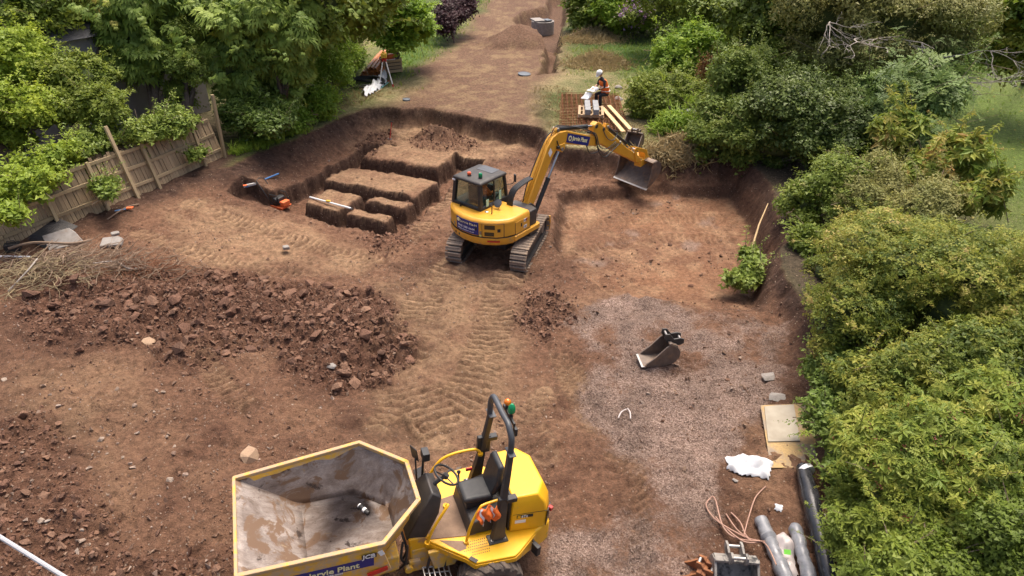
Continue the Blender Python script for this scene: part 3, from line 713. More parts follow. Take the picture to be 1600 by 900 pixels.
for s in (-1, 1):     # side cheeks under the rim
    m = MB()
    A = [(2.42, s * .835, 1.70), (.93, s * .945, 1.82), (.80, s * .90, 1.30), (1.30, s * .86, 1.02), (2.10, s * .80, 1.28)]
    B = [(x, y - s * .05, z) for x, y, z in A]
    m.loft([A, B]); ck = m.build("cheek", M_YELW, skip, .006)
    if s == 1:
        ax = Vector(A[1]) - Vector(A[0]); pz = (Vector(A[2]) - Vector(A[1])); o_ = ax.normalized(); nn = Vector((0, 1, 0))
        def on(x, z, d=.004):
            t = (x - 2.42) / (.93 - 2.42); yy = .835 + t * .11; k = max(0, (1.70 + t * .12 - z)); return Vector((x, yy - k * .085 + d, z))
        def plate(x0, z0, x1, z1, h, mat, name, d=.004):
            a = on(x0, z0, d); b = on(x1, z1, d); c = on(x1, z1 - h, d); e = on(x0, z0 - h, d); mm = MB(); mm.loft([[a, b, c, e], [q - Vector((0, .003, 0)) for q in (a, b, c, e)]]); return mm.build(name, mat, skip)
        plate(1.98, 1.555, 1.02, 1.64, .165, M_BLUE, "sign")
        rx = on(1.02, 1.66) - on(1.98, 1.575); up_ = on(1.5, 1.7) - on(1.5, 1.5)
        lettering("Jarvie Plant", .135, M_CREAM, skip, on(1.80, 1.44, .0085), rx, up_, .022, .1)
        lettering("0345 388 4444", .05, M_WHITE, skip, on(1.70, 1.388, .0085), rx, up_, .02, .1)
        plate(1.17, 1.735, .99, 1.75, .085, M_BLK, "name_plate", .022)
        lettering("JCB", .10, M_WHITE, skip, on(1.16, 1.663, .0265), rx, up_, .03, .15)
        mm = MB(); mm.cyl(on(1.92, 1.475, .003), on(1.92, 1.475, .0085), .05, n=20); mm.build("emblem", M_CREAM, skip)
        mm = MB(); mm.cyl(on(1.92, 1.475, .008), on(1.92, 1.475, .0105), .034, n=6); mm.build("emblem_centre", M_BLUE, skip)
        mm = MB(); mm.box((.98, .93, 1.36), (.26, .02, .06), (0, R(8), R(4))); mm.build("reflector", M_RED, skip)
        mm = MB(); mm.box(on(.93, 1.70, .004), (.06, .006, .09), (0, R(25), 0)); mm.build("warning_label", M_WHITE, skip)
m = MB(); m.box((1.35, 0, .80), (1.5, .9, .28)); m.box((.85, 0, .62), (.5, .5, .5)); m.box((1.4, 0, .55), (.3, 1.2, .2)); m.build("front_frame", M_YELW, D, .02)
# wheels
def tyre_mesh():
    m = MB(); r, w_ = .56, .22
    m.lathe([(.30, -w_ * .75), (.36, -w_), (.46, -w_), (.52, -w_ * .8), (.535, -.06), (.535, .06), (.52, w_ * .8), (.46, w_), (.36, w_), (.30, w_ * .75)], axis=(0, 1, 0), n=36)
    for k in range(18):
        for s in (-1, 1):
            a = 2 * math.pi * (k + (.5 if s > 0 else 0)) / 18
            rr = []
            for (t, ww) in ((0, .05), (.5, .045), (1, .05)):
                yy = s * (.01 + t * (w_ - .01)); aa = a + t * .32; rad = .565 - .035 * t * t
                c = Vector((rad * math.cos(aa), yy, rad * math.sin(aa))); tg = Vector((-math.sin(aa), 0, math.cos(aa))); rd = Vector((math.cos(aa), 0, math.sin(aa)))
                rr.append([c - tg * ww, c + tg * ww, c + tg * (ww + .012) - rd * .075, c - tg * (ww + .012) - rd * .075])
            m.loft(rr)
    return m
tyre_o = None
for (x, y) in ((-.62, .80), (-.62, -.80), (1.38, .74), (1.38, -.74)):
    wh = MB().lathe([(.02, -.05), (.12, -.06), (.14, -.02), (.27, .02), (.31, .17), (.31, -.17), (.02, -.1)], axis=(0, 1 if y > 0 else -1, 0), n=28).build("wheel", M_YELW, D)
    wh.location = (x, y, .46); wh.scale = (.82, .9, .82)
    if tyre_o is None:
        ty = tyre_mesh().build("tyre", M_RUB, wh, .012); tyre_o = ty
    else:
        ty = tyre_o.copy(); COL.objects.link(ty); ty.parent = wh
    ty.rotation_euler = (0, RNG.uniform(0, 3), 0)
# chassis, deck
m = MB(); m.box((-.55, 0, .58), (1.9, .62, .46)); m.box((.16, 0, .62), (.34, .5, .62)); m.build("rear_frame", M_YELW, D, .02)
deck = [(.24, .26), (-.26, .72), (-.36, .86), (-.92, .90), (-1.02, .84), (-1.44, .52), (-1.44, -.52), (-1.02, -.84), (-.92, -.90), (-.36, -.86), (-.26, -.72), (.24, -.26)]
m = MB(); m.prism(deck, .915, .955); dk = m.build("deck", M_YEL, D, .01)
for s in (1, -1):
    m = MB()      # fender skirt
    for (a, b, z0, z1) in (((.24, .26), (-.26, .72), .80, .84), ((-.26, .72), (-.36, .86), .84, .84), ((-.36, .86), (-.92, .90), .84, .84), ((-.92, .90), (-1.02, .84), .84, .80), ((-1.02, .84), (-1.44, .52), .80, .60)):
        a = Vector((a[0], s * a[1], 0)); b = Vector((b[0], s * b[1], 0)); nn = (b - a).cross(Vector((0, 0, 1))).normalized() * .012
        m.loft([[a + nn + Vector((0, 0, .916)), a - nn + Vector((0, 0, .916)), a - nn + Vector((0, 0, z0)), a + nn + Vector((0, 0, z0))],
                [b + nn + Vector((0, 0, .916)), b - nn + Vector((0, 0, .916)), b - nn + Vector((0, 0, z1)), b + nn + Vector((0, 0, z1))]])
    m.build("fender_skirt", M_YEL, D, .004)
    m = MB(); m.prism([(.1, .50), (-.2, .50), (-.32, .86), (.2, .86)] if s > 0 else [(.1, .50), (-.2, .50), (-.32, .86), (.2, .86)], s * .40, s * .46, 'y'); m.build("side_plate", M_YELW, D, .01)
m = MB()
for i in range(13):
    for j in range(6):
        if (i + j) % 1 == 0 and not (j > 3 and i < 4):
            x = -.30 - i * .030 + j * .012 + .0; y = .50 + j * .045
            if y < .70 - (x + .26) * .6 and i + j > 1: m.cyl((x, y, .954), (x, y, .9565), .008, n=8)
m.build("anti_slip_studs", M_BLK2, dk)
m = MB(); m.box((-.345, .80, .957), (.06, .12, .008), (0, 0, R(40))); m.build("step_slot", M_BLK, dk)
m = MB(); m.prism([(.20, .30), (-.40, .40), (-.50, .40), (-.50, -.40), (.20, -.30)], .955, .968); m.build("floor_mat", M_MUD, D)
m = MB(); m.prism([(.02, .36), (-.34, .48), (-.30, .60), (-.2, .62)], .9555, .9585); m.build("mud_smear", M_MUD, dk)
# control console and tower
m = MB(); m.prism([(.15, .45), (.40, .45), (.44, 1.02), (.15, 1.02)], -.30, .30, 'y'); tw = m.build("articulation_tower", M_YEL, D, .02)
m = MB(); m.box((.29, .303, .62), (.14, .01, .08)); m.build("tower_label", M_BLK, tw)
m = MB(); m.loft([[(.21, .30, .95), (.47, .26, .98), (.47, -.26, .98), (.21, -.30, .95)], [(.02, .30, 1.42), (.24, .27, 1.55), (.24, -.27, 1.55), (.02, -.30, 1.42)], [(-.03, .24, 1.66), (.10, .2, 1.74), (.10, -.2, 1.74), (-.03, -.24, 1.66)]])
con = m.build("console", M_BLK2, D, .02)
m = MB(); m.box((.0, .12, 1.60), (.03, .16, .10), (0, R(-25), 0)); m.build("instrument_panel", M_BLK, con)
m = MB(); m.tube([(.10, -.0, 1.62), (-.02, 0, 1.72), (-.13, 0, 1.80)], .028, 10); m.build("steering_column", M_BLK, D)
q = frame((-.50, 0, .86), (0, 1, 0)); ctr = Vector((-.15, 0, 1.82)); nv = Vector((-.5, 0, .86)).normalized(); u1 = Vector((0, 1, 0)); u2 = nv.cross(u1)
m = MB(); m.tube([ctr + (u1 * math.cos(t) + u2 * math.sin(t)) * .19 for t in [2 * math.pi * i / 28 for i in range(29)]], .016, 8)
for t in (0.4, 2.5, 4.6): m.tube([ctr - nv * .03, ctr + (u1 * math.cos(t) + u2 * math.sin(t)) * .19], .011, 6)
m.cyl(ctr - nv * .05, ctr + nv * .005, .045); m.build("steering_wheel", M_BLK, D)
m = MB(); m.box((.08, -.30, 1.98), (.10, .16, .13)); m.tube([(.12, -.28, 1.6), (.11, -.29, 1.92)], .02, 8); m.build("camera_monitor", M_BLK, D, .01)
m = MB(); m.box((.22, -.36, 1.98), (.015, .15, .24), (0, R(10), R(25))); m.tube([(.2, -.27, 1.5), (.21, -.34, 1.9)], .014, 6); m.build("mirror", M_BLK, D, .006)
m = MB(); m.box((.10, -.48, 1.42), (.14, .2, .10), (0, R(20), 0)); m.build("lamp_box", M_BLK, D, .01)
# rails
def rail(pts, name="grab_rail", r=.021, mat=M_YEL): 
    m = MB(); m.tube(smooth_line(pts, 5), r, 10)
    for q in (pts[0], pts[-1]): m.cyl(Vector(q) - Vector((0, 0, .015)), Vector(q) + Vector((0, 0, .02)), .04, n=14)
    return m.build(name, mat, D)
rail([(.20, .38, .98), (.12, .37, 1.22), (-.02, .34, 1.46), (-.10, .30, 1.55), (-.08, .26, 1.5)])
rail([(-.33, .50, .97), (-.38, .49, 1.25), (-.50, .46, 1.52), (-.58, .44, 1.57), (-.84, .42, 1.58)])
rail([(.02, -.44, 1.1), (-.02, -.46, 1.35), (-.18, -.47, 1.62), (-.40, -.47, 1.72), (-.72, -.45, 1.74), (-.79, -.42, 1.66)])
# seat
m = MB(); m.prism([(-.38, .96), (-.98, .96), (-.98, 1.30), (-.90, 1.32), (-.42, 1.18)], -.38, .40, 'y'); m.build("seat_box", M_BLK2, D, .02)
m = MB(); m.box((-.60, -.03, 1.27), (.36, .36, .10)); m.box((-.60, -.03, 1.20), (.30, .30, .06)); m.build("seat_base", M_BLK, D, .01)
m = MB(); m.loft([[(-.40, .16, 1.33), (-.40, -.22, 1.33), (-.80, -.24, 1.32), (-.80, .18, 1.32)], [(-.37, .17, 1.38), (-.37, -.23, 1.38), (-.81, -.25, 1.38), (-.81, .19, 1.38)], [(-.41, .14, 1.42), (-.41, -.20, 1.42), (-.79, -.22, 1.43), (-.79, .16, 1.43)]])
m.build("seat_cushion", M_SEAT, D, .03, seg=3)
m = MB(); m.loft([[(-.76, .18, 1.40), (-.76, -.24, 1.40), (-.86, -.24, 1.40), (-.86, .18, 1.40)], [(-.83, .20, 1.65), (-.83, -.26, 1.65), (-.93, -.26, 1.65), (-.93, .20, 1.65)], [(-.87, .15, 1.90), (-.87, -.21, 1.90), (-.96, -.21, 1.90), (-.96, .15, 1.90)]])
m.build("backrest", M_SEAT, D, .035, seg=3)
m = MB(); m.tube([(-.45, -.33, 1.2), (-.44, -.33, 1.45)], .014, 6); m.lathe([(.005, 0), (.026, .02), (.03, .045), (.01, .07)], (-.44, -.33, 1.44)); m.build("lever", M_BLK, D)
m = MB(); m.box((-.62, -.40, 1.42), (.1, .03, .05)); m.build("belt_buckle", M_RED, D, .008)
# roll bar
for s in (1, -1):
    m = MB(); a0 = Vector((-.77, s * .56, .96)); a1 = Vector((-.90, s * .41, 2.42))
    m.loft([[a0 + Vector((x, y, 0)) for x, y in ((.10, .05), (.10, -.05), (-.10, -.05), (-.10, .05))], [a0.lerp(a1, .25) + Vector((x, y, 0)) for x, y in ((.07, .05), (.07, -.05), (-.07, -.05), (-.07, .05))], [a0.lerp(a1, .5) + Vector((x, y, 0)) for x, y in ((.045, .045), (.045, -.045), (-.045, -.045), (-.045, .045))], [a1 + Vector((x, y, 0)) for x, y in ((.04, .04), (.04, -.04), (-.04, -.04), (-.04, .04))]])
    lg = m.build("roll_bar_leg", M_BLK2, D, .008)
    m = MB(); m.box((-.77, s * .56, .966), (.28, .17, .022)); m.build("foot_plate", M_BLK2, lg, .004)
    m = MB(); m.cyl((-.68, s * .60, .977), (-.68, s * .60, .995), .022, n=6); m.cyl((-.86, s * .60, .977), (-.86, s * .60, .995), .022, n=6); m.build("bolts", M_STEEL, lg)
    m = MB(); m.box((-.90, s * .41, 2.43), (.10, .20, .016)); m.build("flange", M_GRY, lg, .003)
    m = MB(); c_ = a0.lerp(a1, .58 if s < 0 else .40); m.box(c_ + Vector((.0, -s * .0, 0)), (.20 if s < 0 else .14, .07, .30)); m.box(c_ + Vector((-.12, 0, .10)), (.16, .10, .07)); m.build("fold_bracket", M_BLK, lg, .01)
m = MB()
pts = [(-.90, .41, 2.43), (-.90, .41, 2.55), (-.90, .39, 2.66), (-.89, .33, 2.75), (-.89, .24, 2.80), (-.88, .05, 2.81), (-.88, -.24, 2.82), (-.88, -.33, 2.79), (-.88, -.39, 2.70), (-.88, -.41, 2.62), (-.88, -.41, 2.43)]
m.tube(smooth_line(pts, 3), .042, 14); m.build("roll_bar_hoop", M_GRY, D)
m = MB(); m.box((-.96, .10, 2.80), (.03, .42, .05)); m.box((-.97, .33, 2.71), (.04, .08, .12)); m.build("beacon_bracket", M_BLK, D, .004)
for (y, mat, r, h, z) in ((-.02, M_AMBER, .05, .075, 2.90), (.14, M_GREEN, .055, .14, 2.88)):
    m = MB(); m.cyl((-.97, y, 2.79), (-.97, y, z), .028, n=12); b_ = m.build("beacon", M_BLK, D)
    m = MB(); m.lathe([(r * .8, 0), (r, .015), (r * .98, h * .4), (r * .75, h * .8), (r * .3, h)], (-.97, y, z)); m.build("lens", mat, b_)
# engine hood
m = MB()
base = [(-.98, .50), (-1.50, .55), (-1.60, .40), (-1.60, -.40), (-1.50, -.55), (-.98, -.50)]
mid = [(-.98, .50), (-1.46, .54), (-1.58, .36), (-1.58, -.36), (-1.46, -.54), (-.98, -.50)]
top = [(-.99, .46), (-1.36, .47), (-1.52, .26), (-1.52, -.26), (-1.36, -.47), (-.99, -.46)]
m.loft([[(x, y, .956) for x, y in base], [(x, y, 1.24) for x, y in base], [(x, y, 1.46) for x, y in mid], [(x, y, 1.60) for x, y in top]])
hd = m.build("engine_hood", M_YEL, D, .022, seg=3)
m = MB(); m.loft([[(-1.0, .5035, 1.30), (-1.495, .5525, 1.30), (-1.495, .5525, 1.294), (-1.0, .5035, 1.294)], [(-1.0, .49, 1.30), (-1.49, .54, 1.30), (-1.49, .54, 1.294), (-1.0, .49, 1.294)]]); m.build("hood_seam", M_BLK, hd)
m = MB(); m.box((-.97, 0, 1.28), (.03, .92, .66)); m.build("bulkhead", M_BLK2, D, .01)
m = MB(); m.loft([[(-1.505, .552, 1.30), (-1.60, .42, 1.30), (-1.60, .42, 1.0), (-1.505, .552, 1.0)], [(-1.51, .562, 1.30), (-1.612, .425, 1.30), (-1.612, .425, 1.0), (-1.51, .562, 1.0)]]); m.build("tail_light", M_BLK, hd)
m = MB(); m.box((-1.58, .50, 1.27), (.05, .06, .06), (0, 0, R(35))); m.build("tail_light_lens", M_RED, hd)
hx, hz_ = Vector((-.5, .05, 0)).normalized(), Vector((0, 0, 1)); hn = Vector((.05, .5, 0)).normalized()
def hoodpt(t, z, d=.003): return Vector((-1.0, .502, z)) + hx * t + hn * d
for (t0, t1, z0, z1, mat, nm) in ((.06, .30, 1.22, 1.275, M_BLK, "model_plate"), (.04, .20, 1.12, 1.18, M_WHITE, "data_label")):
    m = MB(); q = [hoodpt(t0, z0), hoodpt(t1, z0), hoodpt(t1, z1), hoodpt(t0, z1)]; m.loft([q, [v - hn * .004 for v in q]]); m.build(nm, mat, hd)
lettering("6Ts", .065, M_WHITE, hd, hoodpt(.125, 1.227, .006), hx, hz_, .02)
m = MB(); q = [hoodpt(.07, 1.228, .006), hoodpt(.115, 1.228, .006), hoodpt(.115, 1.268, .006), hoodpt(.07, 1.268, .006)]; m.loft([q, [v - hn * .003 for v in q]]); m.build("brand_mark", M_YEL, hd)
m = MB(); m.loft([[(-1.30, .62, .60), (-1.62, .50, .60), (-1.70, .0, .60), (-1.62, -.50, .60), (-1.30, -.62, .60), (-1.2, 0, .6)], [(-1.30, .62, .95), (-1.60, .50, 1.0), (-1.68, .0, 1.0), (-1.60, -.50, 1.0), (-1.30, -.62, .95), (-1.2, 0, .95)]]); m.build("counterweight", M_YEL, D, .03)
m = MB(); m.box((-1.30, .76, .80), (.07, .13, .17), (0, 0, R(20))); m.tube([(-1.28, .6, .86), (-1.3, .72, .86)], .02, 8); m.build("work_lamp", M_BLK, D, .02)
# step
m = MB()
for s_ in (0, 1): m.tube([Vector((.26, .40, .52)).lerp(Vector((.26, .58, .48)), s_), Vector((-.10, .44, .50)).lerp(Vector((-.10, .62, .46)), s_)], .014, 6)
m.tube([(.26, .49, .50), (-.10, .53, .48)], .010, 6)
for k in range(6): m.tube([Vector((.26, .40, .52)).lerp(Vector((-.10, .44, .50)), k / 5), Vector((.26, .58, .48)).lerp(Vector((-.10, .62, .46)), k / 5)], .012, 6)
m.build("step_grating", M_STEEL, D)
m = MB(); m.tube([(.2, .42, .5), (.16, .42, .75)], .02, 6); m.tube([(-.05, .45, .5), (-.08, .43, .8)], .02, 6); m.build("step_bracket", M_BLK2, D)
for k, pts in enumerate([[(.5, .1, 1.0), (.46, .25, .8), (.5, .2, .55)], [(.5, .2, .9), (.55, .34, .72), (.4, .3, .5)], [(.55, -.1, 1.1), (.45, -.05, 1.2), (.42, 0, 1.0)], [(.46, .32, .95), (.5, .38, .7), (.55, .3, .5)]]):
    m = MB(); m.tube(smooth_line(pts, 4), .018, 7); m.build("hydraulic_hose", M_BLK, D)
m = MB(); m.cyl((.45, .33, .52), (.45, .40, .52), .06, n=14); m.box((.36, .33, .6), (.16, .06, .06)); m.build("pivot_pin", M_YELW, D, .005)
D_M = Matrix.LocRotScale(D.location, D.rotation_euler, None)
# can left in the skip
cn = empty("drink_can", D_M @ Vector((.95, -.28, 1.165))); tag(cn, "small black and white can lying in the dumper skip", "can")
cn.rotation_euler = (0, R(86), R(140))
m = MB(); m.lathe([(.02, -.10), (.033, -.095), (.035, .0), (.035, .09), (.024, .105)], n=16); m.build("body", M_BLK, cn)
m = MB(); m.lathe([(.0355, -.03), (.0358, -.028), (.0358, .01), (.0355, .012)], n=16); m.build("label_band", M_WHITE, cn)
m = MB(); m.lathe([(.03, .092), (.033, .1), (.033, .11), (.02, .112)], n=16); m.build("cap", M_WHITE, cn)
# hi-vis vest over the rail
def vest():
    nx_, ny_ = 12, 14; V = []; F = []; r = random.Random(9)
    for i in range(nx_ + 1):
        for j in range(ny_ + 1):
            u, v = i / nx_ - .5, j / ny_
            x = u * (.27 + .06 * math.sin(v * 5)) + .02 * math.sin(9 * v); z = -.30 * v + .03 * math.cos(u * 9); y = .035 * math.sin(u * 14 + v * 3) + .05 * math.sin(v * 3) + r.uniform(-.008, .008)
            V.append((x, y, z))
    for i in range(nx_):
        for j in range(ny_): k = i * (ny_ + 1) + j; F.append((k, k + 1, k + ny_ + 2, k + ny_ + 1))
    return V, F
V, F = vest(); vt = empty("hi_vis_vest", D_M @ Vector((-.60, .53, 1.60)), (R(-6), 0, R(195)))
tag(vt, "crumpled orange hi-vis vest hung over the dumper's seat rail", "vest")
vo = MB().add(V, F).build("cloth", M_ORANGE, vt); vo.modifiers.new("t", 'SOLIDIFY').thickness = .012; vo.modifiers.new("s", 'SUBSURF').levels = 1
for (k, t) in ((3, .0), (9, .0)):
    st_ = MB(); n14 = 15
    st_.add([tuple(Vector(V[i * n14 + j]) + Vector((0, .016, 0))) for i in (k, k + 1) for j in range(n14)], [(j, j + 1, n14 + j + 1, n14 + j) for j in range(n14 - 1)]); st_.build("reflective_strip", M_WHITE, vt)
# ================================================================== EXCAVATOR  (x right, y forward, z up)
EC = Vector((-.35, 17.1, 0)); EC.z = float(np.mean(GH(np.array([-1.2, -.2, .6, -.6]), np.array([16.5, 16.2, 17.8, 18.2])))) + .01
HY = R(39); TY = R(16)
X = empty("tracked_excavator", EC, (0, 0, -HY)); tag(X, "yellow tracked excavator with black cab digging in the pit", "excavator")
dyaw = HY - TY
# tracks
TR, TL, TW = .30, 1.02, .45
def track_path(n):
    per = 4 * TL + 2 * math.pi * TR; out = []
    for k in range(n):
        s = per * k / n
        if s < 2 * TL: out.append((-TL + s, 2 * TR, 0.0))
        elif s < 2 * TL + math.pi * TR: a = (s - 2 * TL) / TR; out.append((TL + TR * math.sin(a), TR + TR * math.cos(a), a))
        elif s < 4 * TL + math.pi * TR: out.append((TL - (s - 2 * TL - math.pi * TR), 0, math.pi))
        else: a = (s - 4 * TL - math.pi * TR) / TR; out.append((-TL - TR * math.sin(a), TR - TR * math.cos(a), math.pi + a))
    return out
shoe_me = None; rot_t = Matrix.Rotation(dyaw, 4, 'Z')
for s in (-1, 1):
    ring = track_path(48)
    m = MB(); o_ = [(y, z + .05) for y, z, a in ring]
    inn = [(y * .9, TR + .05 + (z - TR) * .74) for y, z, a in ring]
    A = [[(-.16, y, z) for y, z in o_], [(.16, y, z) for y, z in o_], [(.16, y, z) for y, z in inn], [(-.16, y, z) for y, z in inn], [(-.16, y, z) for y, z in o_]]
    m.loft(A, cap=False)
    tk = m.build("track", M_BLK2, X); tk.matrix_local = rot_t @ Matrix.Translation((s * .90, 0, 0))
    if shoe_me is None:
        sm = MB(); sm.box((0, 0, .005), (TW, .122, .035), taper=(.98, .86)); sm.box((0, .035, .028), (TW * .96, .03, .016), taper=(1, .7))
        shoe_me = sm.build("shoe", M_TRACK, None); proto = shoe_me
    first = s == -1
    for k, (y, z, a) in enumerate(track_path(40)):
        if first and k == 0: o2 = proto
        else: o2 = proto.copy(); COL.objects.link(o2)
        o2.parent = tk; o2.location = (0, y, z + .05 + 0); o2.rotation_euler = (-a, 0, 0)
        o2.location = (0, y + .012 * math.sin(a), z + .05 + .012 * math.cos(a))
    fr = MB(); fr.box((s * .90, 0, .34), (.20, 1.7, .26)); fr.box((s * .52, 0, .42), (.6, .7, .2)); o3 = fr.build("track_frame", M_BLK2, X, .02); o3.matrix_local = rot_t
    for yy in (-TL, TL):
        wl = MB(); wl.lathe([(.05, -.12), (.20, -.11), (.22, -.05), (.22, .05), (.20, .11), (.05, .12)], axis=(1, 0, 0), n=22); w2 = wl.build("sprocket", M_TRACK, X); w2.matrix_local = rot_t @ Matrix.Translation((s * .90, yy, TR + .05))
m = MB(); m.cyl((0, 0, .40), (0, 0, .72), .45, n=28); m.box((0, 0, .42), (1.1, .8, .26)); m.build("undercarriage", M_BLK2, X, .02)
m = MB(); m.prism([(1.50, .06), (1.56, .25), (1.50, .50), (1.44, .50), (1.49, .25), (1.44, .06)], -1.12, 1.12, 'x'); m.box((-.5, 1.2, .3), (.1, .6, .1)); m.box((.5, 1.2, .3), (.1, .6, .1)); b_ = m.build("dozer_blade", M_CAT, X, .01); b_.matrix_local = rot_t
# house: counterweight and covers
rear = [(-1.06, -.70), (-.98, -.92), (-.80, -1.10), (-.50, -1.27), (-.15, -1.36), (.20, -1.36), (.52, -1.27), (.82, -1.08), (1.00, -.86), (1.07, -.66)]
def off(pts, k): return [(x * k, -.3 + (y + .3) * k) for x, y in pts]
full = rear + [(1.07, .02), (-1.06, .02)]
m = MB()
m.loft([[(x, y, .74) for x, y in off(full, .86)], [(x, y, .80) for x, y in off(full, .97)], [(x, y, .88) for x, y in full], [(x, y, 1.02) for x, y in full]])
cw = m.build("counterweight", M_CAT, X, .015)
m = MB(); f2 = off(full, .985)
f3 = [(x * .955, (y + (.07 if y < -.6 else 0))) for x, y in f2]
m.loft([[(x, y, 1.022) for x, y in f2], [(x, y, 1.43) for x, y in f2], [(x, y, 1.50) for x, y in f3]])
hs = m.build("engine_cover", M_CAT, X, .03, seg=3)
m = MB(); m.loft([[(x, y, 1.012) for x, y in off(full, 1.002)], [(x, y, 1.020) for x, y in off(full, 1.002)]]); m.build("cover_seam", M_BLK2, hs)
m = MB(); m.prism([(-1.04, .02), (1.06, .02), (1.06, .40), (.90, .52), (.2, .6), (-.9, .7), (-1.04, .6)], .74, .98); m.build("deck", M_BLK2, X, .02)
m = MB(); m.prism([(.86, -.66), (1.10, -.66), (1.10, .40), (.98, .48), (.86, .42)], .86, .99); m.build("side_skirt", M_CAT, X, .015)
m = MB(); m.prism([(.22, .03), (1.02, .03), (1.02, .36), (.80, .42), (.22, .42)], .98, 1.43); m.build("tank_cover", M_BLK2, X, .03)
# rear features placed on the faces of the cover
def face_frame(i, z):
    a = Vector((*f2[i], z)); b = Vector((*f2[i + 1], z)); d = (b - a).normalized(); nrm = d.cross(Vector((0, 0, 1))).normalized(); return a, d, nrm, (b - a).length
def on_face(i, t, z, h=.004):
    a, d, nr, L_ = face_frame(i, z); return a + d * t + nr * h
def panel(x0, x1, z0, z1, mat, name, parent, h=.006, th=.012):
    """panel wrapped over the rear curve between two x positions"""
    n = 7; F_ = []
    xs = [x0 + (x1 - x0) * k / n for k in range(n + 1)]
    def yat(x):
        for (a, b) in zip(f2[:9], f2[1:10]):
            if a[0] <= x <= b[0] + 1e-6: return a[1] + (b[1] - a[1]) * (x - a[0]) / (b[0] - a[0])
        return f2[9][1]
    lo = [Vector((x * (1 + h), yat(x) - h, 0)) for x in xs]
    r1 = [(p.x, p.y, z0) for p in lo] + [(p.x, p.y, z1) for p in lo[::-1]]
    r2 = [(p.x * .995, p.y + th, z0) for p in lo] + [(p.x * .995, p.y + th, z1) for p in lo[::-1]]
    m = MB(); m.loft([r1, r2]); return m.build(name, mat, parent, .0)
panel(-.38, .38, 1.06, 1.41, M_BLUE, "sign", hs, .008)
sx_ = Vector((1, -.09, 0)); su = Vector((0, 0, 1))
def yat(x):
    for (a, b) in zip(f2[:9], f2[1:10]):
        if a[0] <= x <= b[0] + 1e-6: return a[1] + (b[1] - a[1]) * (x - a[0]) / (b[0] - a[0])
def sign_txt(s, x, z, size, mat, bold=.02):
    # letter by letter so that the words follow the curve of the tail
    for ch in s:
        wch = size * (.62 if ch not in "iIl. j" else .34)
        if ch != ' ':
            y0, y1 = yat(x), yat(min(x + wch, .9)); lettering(ch, size, mat, hs, (x, y0 - .016, z), (wch, y1 - y0, 0), su, bold)
        x += wch
m = MB(); m.cyl((-.29, yat(-.29) - .008, 1.335), (-.29, yat(-.29) - .02, 1.335), .05, n=18); m.build("emblem", M_CREAM, hs)
sign_txt("Jarvie Plant", -.21, 1.305, .088, M_CREAM, .025)
sign_txt("0345 388 4444", -.31, 1.175, .08, M_WHITE, .03)
sign_txt("www.jarvieplant.co.uk", -.32, 1.105, .052, M_WHITE, .02)
panel(.48, .93, 1.04, 1.42, M_CAT, "service_door", hs, .010)
m = MB(); 
panel(.475, .485, 1.04, 1.42, M_BLK2, "door_gap", hs, .011, .004); panel(.925, .935, 1.04, 1.42, M_BLK2, "door_gap", hs, .011, .004); panel(.48, .93, 1.415, 1.423, M_BLK2, "door_gap", hs, .011, .004); panel(.48, .93, 1.037, 1.044, M_BLK2, "door_gap", hs, .011, .004)
M_GRILL = pbr("perforated_grille", (.10, .065, .02), (.05, .035, .015), 60, .7, .2, .4, 120)
panel(.54, .77, 1.26, 1.38, M_GRILL, "vent_grille", hs, .014, .006); panel(.54, .75, 1.07, 1.18, M_GRILL, "vent_grille", hs, .014, .006)
panel(.82, .87, 1.19, 1.28, M_BLK, "door_latch", hs, .016, .006)
panel(.28, .34, 1.20, 1.27, M_BLK, "lock", hs, .016, .006)
for x in (-.52, .405): panel(x, x + .05, 1.10, 1.18, M_STEEL, "tie_down_eye", hs, .012)
panel(.40, .46, 1.035, 1.085, pbr("pale_label", (.7, .68, .2), None, 4, .6), "label_sticker", hs, .012)
panel(.60, .86, .90, .945, M_RED, "reflector", cw, .024); 
for x in (-.42, -.26):
    m = MB(); m.cyl((x, yat(x) - .02, .92), (x, yat(x) + .03, .92), .035, n=14); m.build("lifting_hole", M_BLK2, cw)
# right flank
m = MB(); m.box((1.058, -.30, 1.19), (.012, .60, .34)); sdp = m.build("side_door", M_CAT, X, .006)
for (y, z, d, h, mat, nm) in ((-.62, 1.19, .008, .34, M_BLK2, "door_gap"), (0, 1.19, .008, .34, M_BLK2, "door_gap"), (-.20, 1.30, .13, .09, M_WHITE, "decal"), (-.20, 1.12, .13, .09, M_WHITE, "decal"), (-.36, 1.22, .05, .10, M_BLK, "door_latch")):
    m = MB(); m.box((1.066, y, z), (.006, d, h)); m.build(nm, mat, sdp, .002)
lettering("CAT", .07, M_BLK, sdp, (1.071, -.255, 1.277), (0, 1, 0), (0, 0, 1), .03); lettering("310", .06, M_BLK, sdp, (1.071, -.25, 1.095), (0, 1, 0), (0, 0, 1), .03)
m = MB(); m.box((1.0705, -.155, 1.30), (.003, .03, .09)); m.build("decal_flash", M_RED, sdp)
m = MB(); m.box((-1.048, -.45, 1.2), (.012, .34, .34)); lv = m.build("side_grille", M_GRILL, X)
